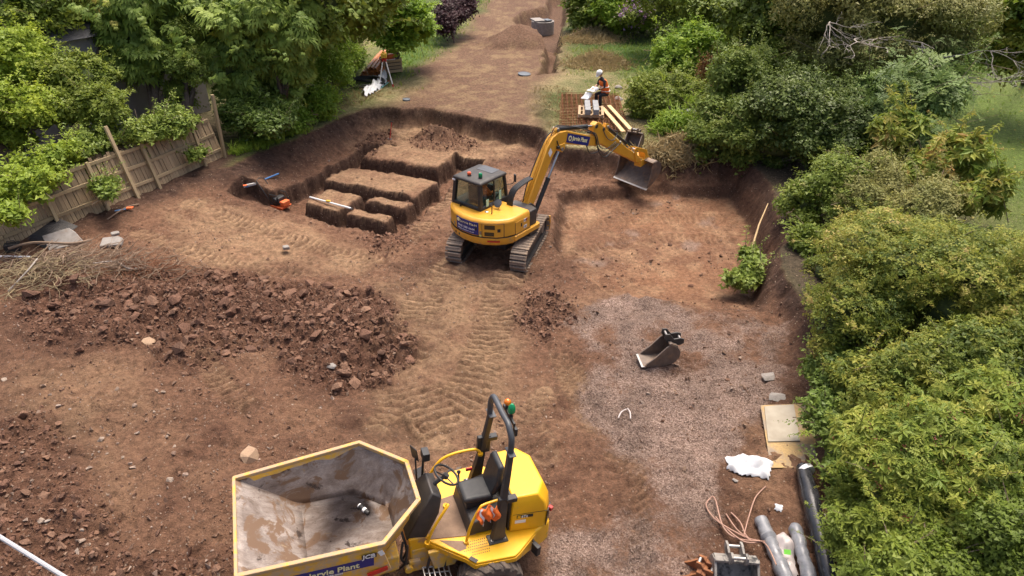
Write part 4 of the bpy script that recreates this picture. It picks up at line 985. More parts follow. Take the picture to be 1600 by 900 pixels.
# cover top fittings
m = MB(); m.tube([(-.55, -.94, 1.40), (-.55, -.94, 1.56), (-.53, -.98, 1.61), (-.53, -1.02, 1.62)], .03, 10); m.build("exhaust", M_BLK, X)
m = MB(); m.tube([(.42, -.80, 1.46), (.43, -.80, 1.72), (.44, -.82, 1.76)], .016, 8); m.build("lift_post", M_BLK, X)
m = MB(); m.lathe([(.03, 0), (.05, .01), (.05, .04), (.02, .055)], (.24, -.80, 1.475)); m.tube([(.30, -.82, 1.48), (.32, -.84, 1.54)], .012, 6); m.build("fuel_cap", M_STEEL, X)
m = MB(); m.box((.86, -.32, 1.48), (.13, .08, .02)); m.build("vent_plate", M_BLK, X, .004)
m = MB(); m.tube([(.34, -.40, 1.4), (.34, -.42, 1.66)], .014, 6); m.lathe([(.10, 0), (.115, .01), (.115, .025), (.09, .03)], (.34, -.44, 1.64), (0, -.75, .65), n=22); m.build("rear_mirror", M_GRY, X)
# cab
CX0, CX1, CY0, CY1, CZ0, CZ1 = -.92, .12, -.90, .26, 1.0, 2.25
cab = MB(); cab.box(((CX0 + CX1) / 2, (CY0 + CY1) / 2, 1.28), (CX1 - CX0, CY1 - CY0, .62)); cab = cab.build("cab", M_BLK, X, .03)
def pil(a, b, w_=.07):
    m = MB(); a, b = Vector(a), Vector(b); m.loft([[a + Vector((x * w_, y * w_, 0)) for x, y in ((.5, .5), (-.5, .5), (-.5, -.5), (.5, -.5))], [b + Vector((x * w_, y * w_, 0)) for x, y in ((.5, .5), (-.5, .5), (-.5, -.5), (.5, -.5))]]); return m.build("pillar", M_BLK, cab, .012)
tb_ = .06
rl, rr2, fl, fr2 = (CX0 + .05, CY0 + .05), (CX1 - .05, CY0 + .05), (CX0 + .05, CY1 - .04), (CX1 - .05, CY1 - .04)
for c_ in (rl, rr2, fl, fr2):
    pil((*c_, 1.55), (c_[0] + (.05 if c_[0] < -.4 else -.05), c_[1] + (.06 if c_[1] < 0 else -.04), 2.21), .10 if c_[1] < 0 else .075)
pil((CX0 + .05, -.25, 1.55), (CX0 + .1, -.25, 2.21), .05)
rb = [(CX0 + .03, CY0 + .05), (CX1 - .03, CY0 + .05), (CX1 - .03, CY1 - .03), (CX0 + .03, CY1 - .03)]
m = MB(); m.loft([[(x, y, 2.18) for x, y in rb], [(x, y, 2.24) for x, y in rb], [(-.4 + (x + .4) * .9, -.32 + (y + .32) * .9, 2.275) for x, y in rb]]); rf = m.build("cab_roof", M_BLK2, X, .02, seg=3)
m = MB(); m.box((-.40, .02, 2.278), (.55, .34, .012)); m.build("roof_hatch", M_GRY, rf, .005)
gz0, gz1 = 1.56, 2.17
def pane(q, name="window_pane"): 
    m = MB(); n_ = (Vector(q[1]) - Vector(q[0])).cross(Vector(q[2]) - Vector(q[0])).normalized() * .006; m.loft([[Vector(v) for v in q], [Vector(v) + n_ for v in q]]); return m.build(name, M_GLASS, cab)
pane([(CX0 + .10, CY0 + .06, gz0), (CX1 - .10, CY0 + .06, gz0), (CX1 - .14, CY0 + .11, gz1), (CX0 + .14, CY0 + .11, gz1)], "rear_window")
pane([(CX1 - .05, CY0 + .10, gz0), (CX1 - .05, CY1 - .08, gz0), (CX1 - .09, CY1 - .10, gz1), (CX1 - .09, CY0 + .14, gz1)], "side_window")
pane([(CX0 + .05, CY0 + .10, gz0), (CX0 + .05, CY1 - .08, gz0), (CX0 + .09, CY1 - .10, gz1), (CX0 + .09, CY0 + .14, gz1)], "side_window")
pane([(CX0 + .09, CY1 - .05, 1.3), (CX1 - .09, CY1 - .05, 1.3), (CX1 - .12, CY1 - .08, gz1), (CX0 + .12, CY1 - .08, gz1)], "windscreen")
m = MB(); m.box((CX1 - .045, -.30, 1.87), (.03, .03, .60)); m.box((CX1 - .07, -.05, 1.74), (.02, .62, .03), (R(28), 0, 0)); m.build("window_bar", M_BLK, cab)
m = MB(); m.box((CX1 + .0, -.62, 1.66), (.008, .10, .20)); m.build("window_sticker", pbr("pale_green_label", (.42, .68, .52), None, 5, .4), cab)
m = MB(); m.box((CX1 + .0, -.10, 1.72), (.008, .09, .26)); m.build("window_sticker", bpy.data.materials["pale_green_label"], cab)
for (x, y, mat, h) in ((-.50, -.62, M_REDL, .075), (-.16, -.56, M_GREEN, .11)):
    m = MB(); m.lathe([(.055, 0), (.055, .03), (.045, .04)], (x, y, 2.262)); b_ = m.build("beacon", M_BLK, rf)
    m = MB(); m.lathe([(.05, 0), (.056, .01), (.053, h * .75), (.035, h)], (x, y, 2.302)); m.build("lens", mat, b_)
m = MB(); m.tube([(CX1 - .05, CY1 - .05, 1.9), (CX1 + .08, CY1 + .06, 1.92), (CX1 + .14, CY1 + .08, 2.02)], .012, 6); m.box((CX1 + .16, CY1 + .08, 2.1), (.10, .04, .20), (0, 0, R(-30))); m.build("wing_mirror", M_BLK, X, .01)
m = MB(); m.box((CX0 + .07, CY0 + .06, 2.15), (.10, .04, .05)); m.build("rear_lamp", M_WHITE, cab, .01)
m = MB(); m.box((-.40, -.25, 1.50), (.46, .45, .12)); m.box((-.40, -.50, 1.72), (.46, .12, .52)); m.build("operator_seat", M_GRY, X, .04)
m = MB(); m.box((-.40, .10, 1.68), (.3, .08, .3)); m.tube([(-.2, -.05, 1.6), (-.2, -.02, 1.8)], .015, 6); m.build("joystick_console", M_BLK, X, .01)
X_M = Matrix.LocRotScale(X.location, X.rotation_euler, None)

# boom (in its own plane: s outward, z up), world heading 42 degrees
BY = R(42); BH = Vector((math.sin(BY), math.cos(BY), 0)); BR = Vector((math.cos(BY), -math.sin(BY), 0)); B0 = Vector((.34, 17.09, EC.z))
XI = X_M.inverted()
def bp(s, z, r=0.0): return XI @ (B0 + BH * s + BR * r + Vector((0, 0, z)))
def plate_prof(poly, w0, w1=None, mat=M_CAT, name="boom", bevel=.02):
    w1 = w0 if w1 is None else w1; m = MB(); m.loft([[bp(s, z, -w0) for s, z in poly], [bp(s, z, w1) for s, z in poly]]); return m.build(name, mat, X, bevel)
def hose(pts, r=.016, name="hydraulic_hose", mat=None, parent=None):
    m = MB(); m.tube(smooth_line([bp(*q) for q in pts], 5), r, 7); return m.build(name, mat or M_BLK, parent or X)
plate_prof([(-.25, .78), (.30, .78), (.34, 1.25), (.12, 1.42), (-.16, 1.36), (-.28, 1.1)], .14, .14, M_BLK2, "boom_swing_bracket")
boom = plate_prof([(-.10, 1.12), (.06, 1.08), (.34, 1.42), (1.02, 2.46), (1.24, 2.66), (1.52, 2.70), (2.90, 2.28), (3.10, 2.26), (3.16, 2.37), (3.08, 2.48), (2.92, 2.56), (1.62, 3.06), (1.26, 3.10), (1.02, 3.02), (.80, 2.80), (.02, 1.44), (-.10, 1.26)], .115, .115, M_CAT, "boom")
plate_prof([(1.30, 2.56), (1.42, 2.50), (1.52, 2.58), (1.54, 2.74), (1.28, 2.74)], .145, .145, M_CAT, "boom_lug", .01)
plate_prof([(1.16, 3.06), (1.40, 3.06), (1.36, 3.18), (1.26, 3.22), (1.18, 3.16)], .07, .07, M_CAT, "boom_lug", .01)
# sign on the boom's right side
a, b, c, d = (1.66, 2.98), (2.72, 2.60), (2.64, 2.36), (1.60, 2.74)
q = [bp(*v, .118) for v in (a, b, c, d)]; q2 = [bp(*v, .126) for v in (a, b, c, d)]
m = MB(); m.loft([q, q2]); sg = m.build("sign", M_BLUE, boom)
rd_ = bp(2.72, 2.60, .126) - bp(1.66, 2.98, .126); ru = bp(1.66, 2.98, .126) - bp(1.60, 2.74, .126)
lettering("Jarvie Plant", .165, M_CREAM, boom, bp(1.86, 2.735, .128), rd_, ru, .025)
m = MB(); m.cyl(bp(1.76, 2.81, .124), bp(1.76, 2.81, .132), .075, n=20); m.build("emblem", M_CREAM, boom)
m = MB(); m.cyl(bp(1.76, 2.81, .130), bp(1.76, 2.81, .134), .045, n=6); m.build("emblem_centre", M_BLUE, boom)
m = MB(); m.loft([[bp(s, z, .1165) for s, z in ((.90, 2.50), (1.0, 2.62), (.92, 2.76), (.82, 2.64))], [bp(s, z, .1215) for s, z in ((.90, 2.50), (1.0, 2.62), (.92, 2.76), (.82, 2.64))]]); m.build("warning_label", M_WHITE, boom)
# lift cylinder under the boom, stick cylinder over it
def ram(a, b, r, fr_, name, wr=0):
    a3, b3 = bp(*a, wr), bp(*b, wr); mid_ = a3.lerp(b3, fr_)
    m = MB(); m.cyl(a3, mid_, r, n=16); m.cyl(mid_ - (b3 - a3).normalized() * .05, mid_, r * 1.12, n=16); o = m.build(name, M_BLK, X)
    m = MB(); m.cyl(mid_, b3, r * .55, n=14); m.build("rod", M_CHROME, o)
    ax_ = bp(0, 0, 1) - bp(0, 0, 0)
    for q_ in (a3, b3): MB().cyl(q_ - ax_ * .10, q_ + ax_ * .10, r * .9, n=14).build("pin", M_STEEL, o)
ram((.34, .95), (1.40, 2.60), .065, .56, "lift_cylinder", .06)
ram((1.28, 3.16), (3.02, 2.83), .06, .80, "stick_cylinder")
# stick
stick = plate_prof([(2.90, 2.30), (3.06, 2.22), (3.30, 2.24), (4.30, 1.66), (5.55, .98), (5.78, .92), (5.82, 1.06), (5.70, 1.14), (4.70, 1.78), (3.60, 2.60), (3.26, 2.88), (3.08, 2.95), (2.94, 2.88), (2.92, 2.74), (3.00, 2.56)], .095, .095, M_CAT, "stick")
for (s, z) in ((3.05, 2.37), (3.04, 2.83), (3.42, 2.66), (5.72, 1.02)):
    m = MB(); m.cyl(bp(s, z, -.115), bp(s, z, .115), .055, n=16); m.build("pivot_pin", M_BLK2, stick)
ram((3.66, 2.66), (5.28, 1.52), .05, .72, "bucket_cylinder")
plate_prof([(3.50, 2.62), (3.72, 2.54), (3.74, 2.72), (3.60, 2.78)], .06, .06, M_CAT, "stick_lug", .008)
# link arms, quick hitch
for r_ in (-.12, .10):
    m = MB(); P2 = [(5.20, 1.54), (5.30, 1.60), (5.98, 1.34), (6.02, 1.24), (5.94, 1.22)]; m.loft([[bp(s, z, r_) for s, z in P2], [bp(s, z, r_ + .025) for s, z in P2]]); m.build("bucket_link", M_CAT, X, .006)
    m = MB(); P2 = [(5.20, 1.56), (5.32, 1.54), (5.46, 1.10), (5.36, 1.06)]; m.loft([[bp(s, z, r_) for s, z in P2], [bp(s, z, r_ + .025) for s, z in P2]]); m.build("bucket_link", M_CAT, X, .006)
plate_prof([(5.66, .82), (6.14, .86), (6.20, 1.02), (6.10, 1.10), (5.94, 1.34), (5.86, 1.32), (5.90, 1.06), (5.66, 1.06)], .13, .13, M_CAT, "quick_hitch", .015)
hose([(1.02, 3.06, .03), (1.2, 3.25, .03), (1.45, 3.22, .04), (2.2, 3.0, .10), (2.9, 2.66, .12), (3.1, 2.2, .15), (3.5, 1.9, .15), (4.0, 2.0, .12), (4.3, 2.02, .08)])
hose([(2.6, 2.76, .10), (2.95, 2.58, .13), (3.1, 2.12, .17), (3.45, 1.80, .17), (3.95, 1.9, .14), (4.4, 1.98, .08)], .02)
hose([(2.6, 2.78, .06), (3.0, 2.62, .12), (3.2, 2.2, .14), (3.6, 2.02, .14), (4.1, 2.1, .11)], .014, "hydraulic_hose", M_GRY)
hose([(2.7, 2.62, -.1), (2.92, 2.2, -.12), (3.1, 1.95, -.1), (3.4, 1.95, .0)], .016)
hose([(3.4, 2.62, .10), (3.62, 2.32, .13), (3.95, 2.2, .12), (4.2, 2.36, .08), (4.0, 2.48, .05)], .013, "hydraulic_hose", M_GRY)
hose([(-.05, 1.45, -.02), (.2, 1.95, -.06), (.8, 2.88, -.05), (1.1, 3.12, -.03)], .016)
hose([(.0, 1.5, .04), (.3, 1.98, .05), (.85, 2.86, .05), (1.2, 3.12, .04)], .014, "hydraulic_hose", M_CAT)
hose([(.0, 1.5, .0), (.3, 2.0, .0), (.85, 2.88, .0), (1.2, 3.14, .0)], .014, "hydraulic_hose", M_CAT)
hose([(1.18, 2.9, .12), (1.25, 2.7, .15), (1.34, 2.6, .15)], .016)
for k in range(4): hose([(-.25, 1.10, -.14 + k * .05), (-.50, 1.45, -.16 + k * .05), (-.38, 1.86, -.15 + k * .05), (.0, 2.02, -.11 + k * .05), (.26, 2.06, -.07 + k * .04)], .030, "hydraulic_hose")
m = MB(); m.box(bp(1.22, 2.70, .13), (.10, .10, .08)); m.build("hose_clamp", M_BLK, X, .01)
m = MB(); m.box(bp(4.35, 2.0, .04), (.16, .1, .08), (0, 0, BY)); m.build("hose_manifold", M_STEEL, X, .01)

# ---------------- buckets
def bucket_parts(root, W, mat, edge, scale=1.0, ears=True, tipmat=None, rib=True, earmat=None):
    """x across, y towards the mouth, z up; lip at front bottom"""
    prof = [(.62, .02), (.30, .0), (.05, .02), (-.16, .10), (-.28, .26), (-.30, .44), (-.20, .60), (-.02, .68)]
    prof = [(a * scale, b * scale) for a, b in prof]; t = .018
    m = MB(); n = len(prof)
    inn = [(a + (.02 if b < .5 * scale else .0), b + .022) for a, b in prof]
    m.loft([[(-W / 2, a, b) for a, b in prof] + [(-W / 2, a, b) for a, b in inn[::-1]], [(W / 2, a, b) for a, b in prof] + [(W / 2, a, b) for a, b in inn[::-1]]])
    m.build("shell", mat, root, .0)
    side = prof + [(.10 * scale, .58 * scale), (.34 * scale, .30 * scale), (.56 * scale, .10 * scale)]
    for s in (-1, 1):
        m = MB(); m.prism(side, s * W / 2 - t, s * W / 2 + t, 'x'); m.build("side_plate", mat, root, .004)
    m = MB(); m.box((0, .64 * scale, .02 * scale), (W + .04, .12 * scale, .025)); m.build("cutting_edge", edge, root, .005)
    if rib:
        m = MB(); m.prism([(-.28 * scale, .30 * scale), (-.30 * scale, .44 * scale), (-.20 * scale, .60 * scale), (-.02, .69 * scale), (.02, .66 * scale), (-.16 * scale, .5 * scale)], -.02, .02, 'x'); m.build("inner_rib", mat, root)
    m = MB(); m.box((0, -.01, .685 * scale), (W + .03, .07, .05)); m.build("top_beam", mat, root, .01)
    if ears:
        for s in (-1, 1):
            m = MB(); E = [(-.06, .62), (-.30, .56), (-.40, .62), (-.40, .74), (-.30, .78), (-.12, .76), (.0, .92), (.12, .92), (.14, .80), (.06, .66)]
            m.prism([(a * scale, b * scale) for a, b in E], s * .13 * scale - .018, s * .13 * scale + .018, 'x'); m.build("ear", earmat or mat, root, .006)
        m = MB(); m.cyl((-.13 * scale, .06 * scale, .85 * scale), (.13 * scale, .06 * scale, .85 * scale), .025, n=12); m.build("hitch_pin", tipmat or M_STEEL, root)
        m = MB(); m.cyl((-.13 * scale, -.33 * scale, .68 * scale), (.13 * scale, -.33 * scale, .68 * scale), .025, n=12); m.build("hitch_pin", tipmat or M_STEEL, root)
# ditching bucket on the machine: one thing with the machine
tb = MB(); 
BKT = empty("ditching_bucket"); BKT.parent = X
mid = (Vector((*P(965, 275, .15), .15)) + Vector((*P(1012, 297, .15), .15))) / 2
# orient: mouth towards the machine, lip low
by = R(180 - 42 - 8)
Mw = Matrix.Translation((4.40, 21.85, EC.z + .44)) @ Matrix.Rotation(by, 4, 'Z') @ Matrix.Rotation(R(-30), 4, 'X')
BKT.matrix_local = XI @ Mw
bucket_parts(BKT, 1.42, M_WORN, M_STEEL, .95, False)
m = MB(); m.box((0, -.05, .66), (.34, .22, .12)); m.build("tilt_mount", M_CAT, BKT, .02)
# ================================================================== SMALL THINGS
def wood(name, c1, c2, dirt=None, dp=.62):
    m, t, n, l, b = new_mat(name); tc = N(n, "ShaderNodeTexCoord"); oi = N(n, "ShaderNodeObjectInfo")
    mp = N(n, "ShaderNodeMapping"); mp.inputs["Scale"].default_value = (14, 14, 1.2); l.new(tc.outputs["Object"], mp.inputs[0])
    w_ = noise(n, l, mp.outputs[0], 2.5, 7, .65, .6); r = ramp(n, l, w_.outputs[0], [(.3, c2), (.7, c1)])
    v = N(n, "ShaderNodeMapRange"); l.new(oi.outputs["Random"], v.inputs[0]); v.inputs[3].default_value = .72; v.inputs[4].default_value = 1.12
    c = mixc(n, l, 1.0, r.outputs[0], v.outputs[0], 'MULTIPLY')
    if dirt:
        g = ramp(n, l, noise(n, l, tc.outputs["Object"], 3, 8, .7).outputs[0], [(dp, 0.0), (dp + .08, 1.0)]); c = mixc(n, l, g.outputs[0], c, dirt)
    l.new(c, b.inputs["Base Color"]); b.inputs["Roughness"].default_value = .85; bump(n, l, w_.outputs[0], b, .3, .01); return m
M_FENCE = wood("weathered_fence_board", (.45, .33, .195), (.31, .22, .125)); M_POST = wood("fence_post_wood", (.52, .40, .23), (.38, .28, .16))
M_PLANK = wood("fresh_plank", (.66, .47, .25), (.56, .39, .20)); M_PAL = wood("pallet_wood", (.52, .37, .22), (.40, .28, .17))
M_OSB = pbr("strand_board", (.46, .31, .13), (.34, .23, .11), 28, .85, 0, .2, 60, (.27, .21, .155), .45, 2.2); M_PLY = pbr("grey_plywood", (.37, .33, .26), (.30, .26, .20), 4, .85, 0, .1, 60, (.24, .18, .13), .66, 3)
M_CONC = pbr("concrete", (.30, .275, .25), (.23, .205, .185), 7, .9, 0, .3, 60, (.25, .19, .145), .58, 4); M_BLOCK = pbr("grey_block", (.30, .305, .315), (.24, .245, .25), 12, .9, 0, .2, 90)
M_WRAP = pbr("grey_polythene", (.25, .255, .27), (.16, .165, .18), 7, .3, 0, .6, 18, (.36, .33, .31), .62, 9); M_BLKWRAP = pbr("black_polythene", (.018, .019, .022), (.04, .04, .044), 5, .25, 0, .3, 14, (.2, .2, .21), .63, 8)
M_SHEET = pbr("white_sheet", (.60, .61, .63), (.52, .53, .55), 4, .5, 0, .3, 14, (.38, .30, .23), .66, 5); M_PINKW = pbr("dusty_white_sheet", (.58, .52, .50), (.48, .42, .40), 5, .5, 0, .2, 20, (.36, .27, .22), .6, 5)
M_REBAR = pbr("rebar_rust", (.25, .085, .028), (.16, .055, .022), 9, .85); M_PIPE = pbr("terracotta_pipe", (.52, .20, .06), (.40, .145, .045), 4, .5)
M_COP = pbr("brown_hose", (.40, .235, .17), (.33, .19, .14), 6, .6); M_HOSE = pbr("black_hose", (.012, .013, .014), (.022, .022, .023), 6, .4); M_TWIG = pbr("dry_twig", (.26, .18, .12), (.17, .115, .078), 6, .9)
M_BLUEP = pbr("blue_staff", (.06, .20, .46), (.05, .17, .40), 5, .5); M_ORP = pbr("orange_plastic", (.80, .17, .05), (.7, .14, .04), 5, .5); M_YP = pbr("yellow_plastic", (.75, .48, .05), (.66, .42, .05), 5, .5)
M_NAVY = pbr("navy_workwear", (.018, .02, .028), (.028, .03, .038), 6, .9)
M_SLATE = pbr("blue_grey_lid", (.11, .13, .155), (.09, .105, .125), 6, .6)

def Gd(px, py): q = G(px, py); return q.x, q.y, q.z
# ---- plain one-off buckets
def lone_bucket(px, py, rotz, W, sc_, mat, label, earmat=None, tilt=(0, 0), edge=None, dz_=.0):
    g = G(px, py); r = empty("digging_bucket", (g.x, g.y, g.z + dz_), (R(tilt[0]), R(tilt[1]), R(rotz))); bucket_parts(r, W, mat, edge or M_STEEL, sc_, True, M_STEEL, False, earmat); tag(r, label, "bucket"); return r
lone_bucket(1038, 562, 96, .42, .80, M_WORN, "brown steel digging bucket with black hitch ears lying on the gravel", M_BLK2)
lone_bucket(990, 230, 150, .55, .78, M_WORN, "grey digging bucket standing at the edge of the rusty mesh", M_WORN)
lone_bucket(1142, 915, 175, .60, .8, pbr("paint_flaked_steel", (.30, .28, .25), (.20, .18, .16), 9, .7, .1, .2, 60, (.035, .035, .035), .5, 6), "grey paint-flaked bucket beside the plastic rolls at the bottom edge", None)
lone_bucket(1090, 906, 60, .30, .5, M_RUST, "small rusty orange bucket at the bottom edge of the gravel", M_RUST)
# ---- boards
def board(name, quad, mat, label, z, th=.018):
    m = MB(); V = [(x, y, z) for x, y in quad]; m.loft([V, [(x, y, z + th) for x, y, _ in V]]); o = m.build(name, mat, None, .003); tag(o, label, "board"); return o
zb = G(1232, 685).z + .05
board("strand_board", PP([(1188, 634), (1258, 632), (1280, 731), (1204, 732)], zb), M_OSB, "muddy yellow strand board lying under the grey sheet", zb)
board("strand_board", PP([(1238, 632), (1290, 630), (1305, 700), (1256, 700)], zb), M_OSB, "strand board half hidden under the ivy bush", zb - .024)
board("plywood_sheet", PP([(1194, 636), (1240, 633), (1250, 690), (1200, 691)], zb + .02), M_PLY, "grey plywood sheet lying on top of the strand board", zb + .022)
# ---- crumpled sheets
def crumple(name, outline, z0, h, mat, label, cat, seed, n=26):
    p = np.array(outline); lo, hi = p.min(0) - .05, p.max(0) + .05
    gx, gy = np.meshgrid(np.linspace(lo[0], hi[0], n), np.linspace(lo[1], hi[1], n)); d = sdf(outline, gx, gy) + fbm(gx, gy, 5, 2, seed) * .03
    zz = GH(gx, gy) + .012 + h * np.clip(d / .12, 0, 1) ** .6 * (.25 + np.abs(fbm(gx, gy, 2.6, 3, seed + 1)) * 2.6)
    ins = d > -.02; F = []
    for j in range(n - 1):
        for i in range(n - 1):
            if ins[j, i] and ins[j, i + 1] and ins[j + 1, i + 1] and ins[j + 1, i]: a = j * n + i; F.append((a, a + 1, a + n + 1, a + n))
    V = np.stack([gx, gy, zz], -1).reshape(-1, 3); us = sorted({i for f in F for i in f}); mp = {k: i for i, k in enumerate(us)}
    m = MB(); m.add([tuple(V[k]) for k in us], [[mp[i] for i in f] for f in F]); o = m.build(name, mat, None, 0, 60)
    s = o.modifiers.new("t", 'SOLIDIFY'); s.thickness = .006; u = o.modifiers.new("s", 'SUBSURF'); u.levels = u.render_levels = 1
    tag(o, label, cat); return o
zs = G(1170, 730).z
crumple("plastic_sheet", PP([(1133, 718), (1162, 708), (1170, 716), (1208, 728), (1200, 750), (1172, 746), (1136, 735)], zs), zs, .13, M_SHEET, "crumpled white plastic sheet lying beside the strand board", "sheet", 201)
crumple("paper_scrap", PP([(1208, 790), (1222, 793), (1220, 801), (1212, 799)], zs), zs, .03, M_SHEET, "small torn white scrap on the soil beside the black roll", "scrap", 203, 10)
crumple("plastic_sheet", PP([(1206, 840), (1224, 828), (1240, 850), (1246, 900), (1222, 910)], zs), zs, .16, M_PINKW, "dusty pale sheet wedged between the two grey polythene rolls", "sheet", 205)
def roll(name, a, b, r, mat, label, seed, n=18):
    a = G(*a); b = G(*b); a.z += r * .85; b.z += r * .85; rr = random.Random(seed); pts = []; rad = []
    for i in range(n + 1): t = i / n; q = a.lerp(b, t); pts.append(q + Vector((rr.uniform(-.008, .008), 0, rr.uniform(-.006, .006)))); rad.append(r * rr.uniform(.84, 1.10) * (1 if 0 < i < n else .86))
    t_ = empty(name, a); 
    m = MB(); m.tube([q - a for q in pts], rad, 18); m.build("wrapping", mat, t_)
    m = MB(); d = (b - a).normalized(); m.cyl(-d * .012, d * .03, r * .42, n=14); m.build("core", M_BLK, t_); tag(t_, label, "roll"); return t_
roll("polythene_roll", (1187, 818), (1232, 925), .115, M_WRAP, "grey polythene roll nearest the buckets, lying in the bottom corner", 1)
roll("polythene_roll", (1240, 828), (1268, 930), .105, M_WRAP, "grey polythene roll lying next to the long black roll", 2)
rb_ = roll("polythene_roll", (1252, 738), (1300, 935), .14, M_BLKWRAP, "long black wrapped roll lying along the hedge", 3)
m = MB(); m.lathe([(.143, -.04), (.146, -.03), (.146, .03), (.143, .04)], (0, 0, 0), (.25, -.95, 0), n=20); o_ = m.build("tape_band", M_WHITE, rb_); o_.location = (.02, -.09, 0)
g = G(1226, 876); m = MB(); m.box((g.x, g.y, g.z + .20), (.10, .005, .07), (R(-50), 0, R(-8))); tag(m.build("label_card", pbr("green_card", (.22, .70, .08), None, 4, .6)), "bright green label card on the pale sheet between the rolls", "label")
# brown hose loops
def line_thing(name, px, r, mat, label, cat, lift=.02, k=6, bump_=0.0):
    pts = []
    for i, q in enumerate(px):
        g = G(q[0], q[1]); g.z += r + lift + (q[2] if len(q) > 2 else 0); pts.append(g)
    m = MB(); m.tube(smooth_line(pts, k), r, 7); o = m.build(name, mat); tag(o, label, cat); return o
line_thing("brown_hose", [(1165, 850, .1), (1120, 820, .05), (1103, 795, .02), (1108, 783, .02), (1116, 785, .05), (1128, 830, .08), (1150, 850, .1), (1190, 865, .25)], .012, M_COP, "widest loop of brown hose on the gravel by the buckets", "hose")
line_thing("brown_hose", [(1118, 810), (1130, 828, .05), (1160, 855, .1), (1185, 862, .2)], .012, M_COP, "short brown hose run inside the loop", "hose")
line_thing("brown_hose", [(1142, 803), (1155, 822, .06), (1166, 850, .12), (1190, 868, .25), (1206, 905, .3)], .011, M_COP, "brown hose trailing over the grey polythene roll", "hose")
line_thing("brown_hose", [(1134, 805), (1150, 835, .08), (1172, 858, .15)], .011, M_COP, "thin brown hose lying across the loop", "hose")
line_thing("brown_hose", [(1196, 762), (1180, 780, .02), (1170, 808, .04), (1160, 845, .1)], .011, M_COP, "single brown hose stretching up towards the white sheet", "hose")
line_thing("twig", [(966, 655), (970, 648, .03), (978, 643, .03)], .012, M_PINKW, "pale bent stick on the gravel edge, left of its pair", "stick")
line_thing("twig", [(980, 642, .03), (984, 648, .03), (985, 656)], .012, M_PINKW, "pale bent stick on the gravel edge, right of its pair", "stick")
# ---- steel mesh sheets
mz = float(np.mean([G(*q).z for q in ((880, 160), (950, 160), (900, 195), (970, 200))]))
quad = [P(876, 152, mz), P(958, 152, mz), P(982, 208, mz), P(885, 204, mz)]
c0 = sum((Vector((*q, 0)) for q in quad), Vector()) / 4; c0.z = mz
ex = (Vector((*quad[2], 0)) - Vector((*quad[3], 0)) + Vector((*quad[1], 0)) - Vector((*quad[0], 0))).normalized(); ang = math.atan2(ex.y, ex.x)
LM, WM = 4.9, 2.45
mA = MB(); mA.tube([(0, -LM / 2, 0), (0, LM / 2, 0)], .011, 5); mB = MB(); mB.tube([(-WM / 2, 0, .012), (WM / 2, 0, .012)], .010, 5)
pa = mA.build("bar", M_REBAR); pb_ = mB.build("bar", M_REBAR); fa = fb = True
for k, (dx, dy, rz, z, lab) in enumerate([(0, 0, 0, .14, "topmost rusty reinforcing mesh sheet of the stack, under the pallet"), (.05, -.06, .8, .09, "middle rusty reinforcing mesh sheet of the stack"), (-.06, .08, -.7, .04, "lowest rusty reinforcing mesh sheet of the stack, on the grass")]):
    r = empty("reinforcing_mesh", c0 + Vector((dx, dy, z)), (0, 0, ang + R(rz))); tag(r, lab, "mesh", "stacked reinforcing mesh")
    for i in range(13):
        o = pa if fa else pa.copy(); 
        if not fa: COL.objects.link(o)
        fa = False; o.parent = r; o.location = (-1.2 + i * .2, 0, 0)
    for i in range(25):
        o = pb_ if fb else pb_.copy()
        if not fb: COL.objects.link(o)
        fb = False; o.parent = r; o.location = (0, -2.4 + i * .2, 0)
# ---- pallet and blocks on the mesh
def make_pallet(name, loc, rz, label, tilt=0):
    r = empty(name, loc, (tilt, 0, rz)); tag(r, label, "pallet")
    t = MB(); t.box((0, 0, 0), (1.2, .098, .022)); pr = t.build("deck_board", M_PAL, r, .003)
    for i, y in enumerate([-.45, -.27, -.09, .09, .27, .45]):
        o = pr if i == 0 else pr.copy()
        if i: COL.objects.link(o); o.parent = r
        o.location = (0, y, .13)
    for i, y in enumerate([-.45, 0, .45]):
        o = pr.copy(); COL.objects.link(o); o.parent = r; o.location = (0, y, .011)
    bl = MB(); bl.box((0, 0, 0), (.1, .95, .09)); b2 = bl.build("bearer", M_PAL, r, .003); b2.location = (-.55, 0, .07)
    for x in (0, .55): o = b2.copy(); COL.objects.link(o); o.parent = r; o.location = (x, 0, .07)
    return r
gp = Vector((*P(923, 178, mz + .15), mz + .17)); make_pallet("timber_pallet", gp, ang + R(88), "timber pallet standing on the rusty mesh with grey blocks on it")
mm_ = MB(); mm_.box((0, 0, 0), (.215, .44, .10)); bp_ = mm_.build("concrete_block", M_BLOCK, None, .006); k = 0
ca, sa = math.cos(ang), math.sin(ang)
for i, x in enumerate((-.16, .16)):
    for j, y in enumerate((-.45, 0, .45)):
        for l_ in range(2):
            o = bp_ if k == 0 else bp_.copy()
            if k: COL.objects.link(o)
            o.location = (gp.x + ca * (x + .02) - sa * y, gp.y + sa * x + ca * y, gp.z + .142 + .052 + l_ * .102); o.rotation_euler = (0, 0, ang + R(random.uniform(-2, 2)))
            tag(o, "%s concrete block in the %s row on the pallet, %s" % (("lower", "upper")[l_], ("left", "right")[i], ("front end", "in the middle", "back end")[j]), "block", "blocks on the pallet"); k += 1
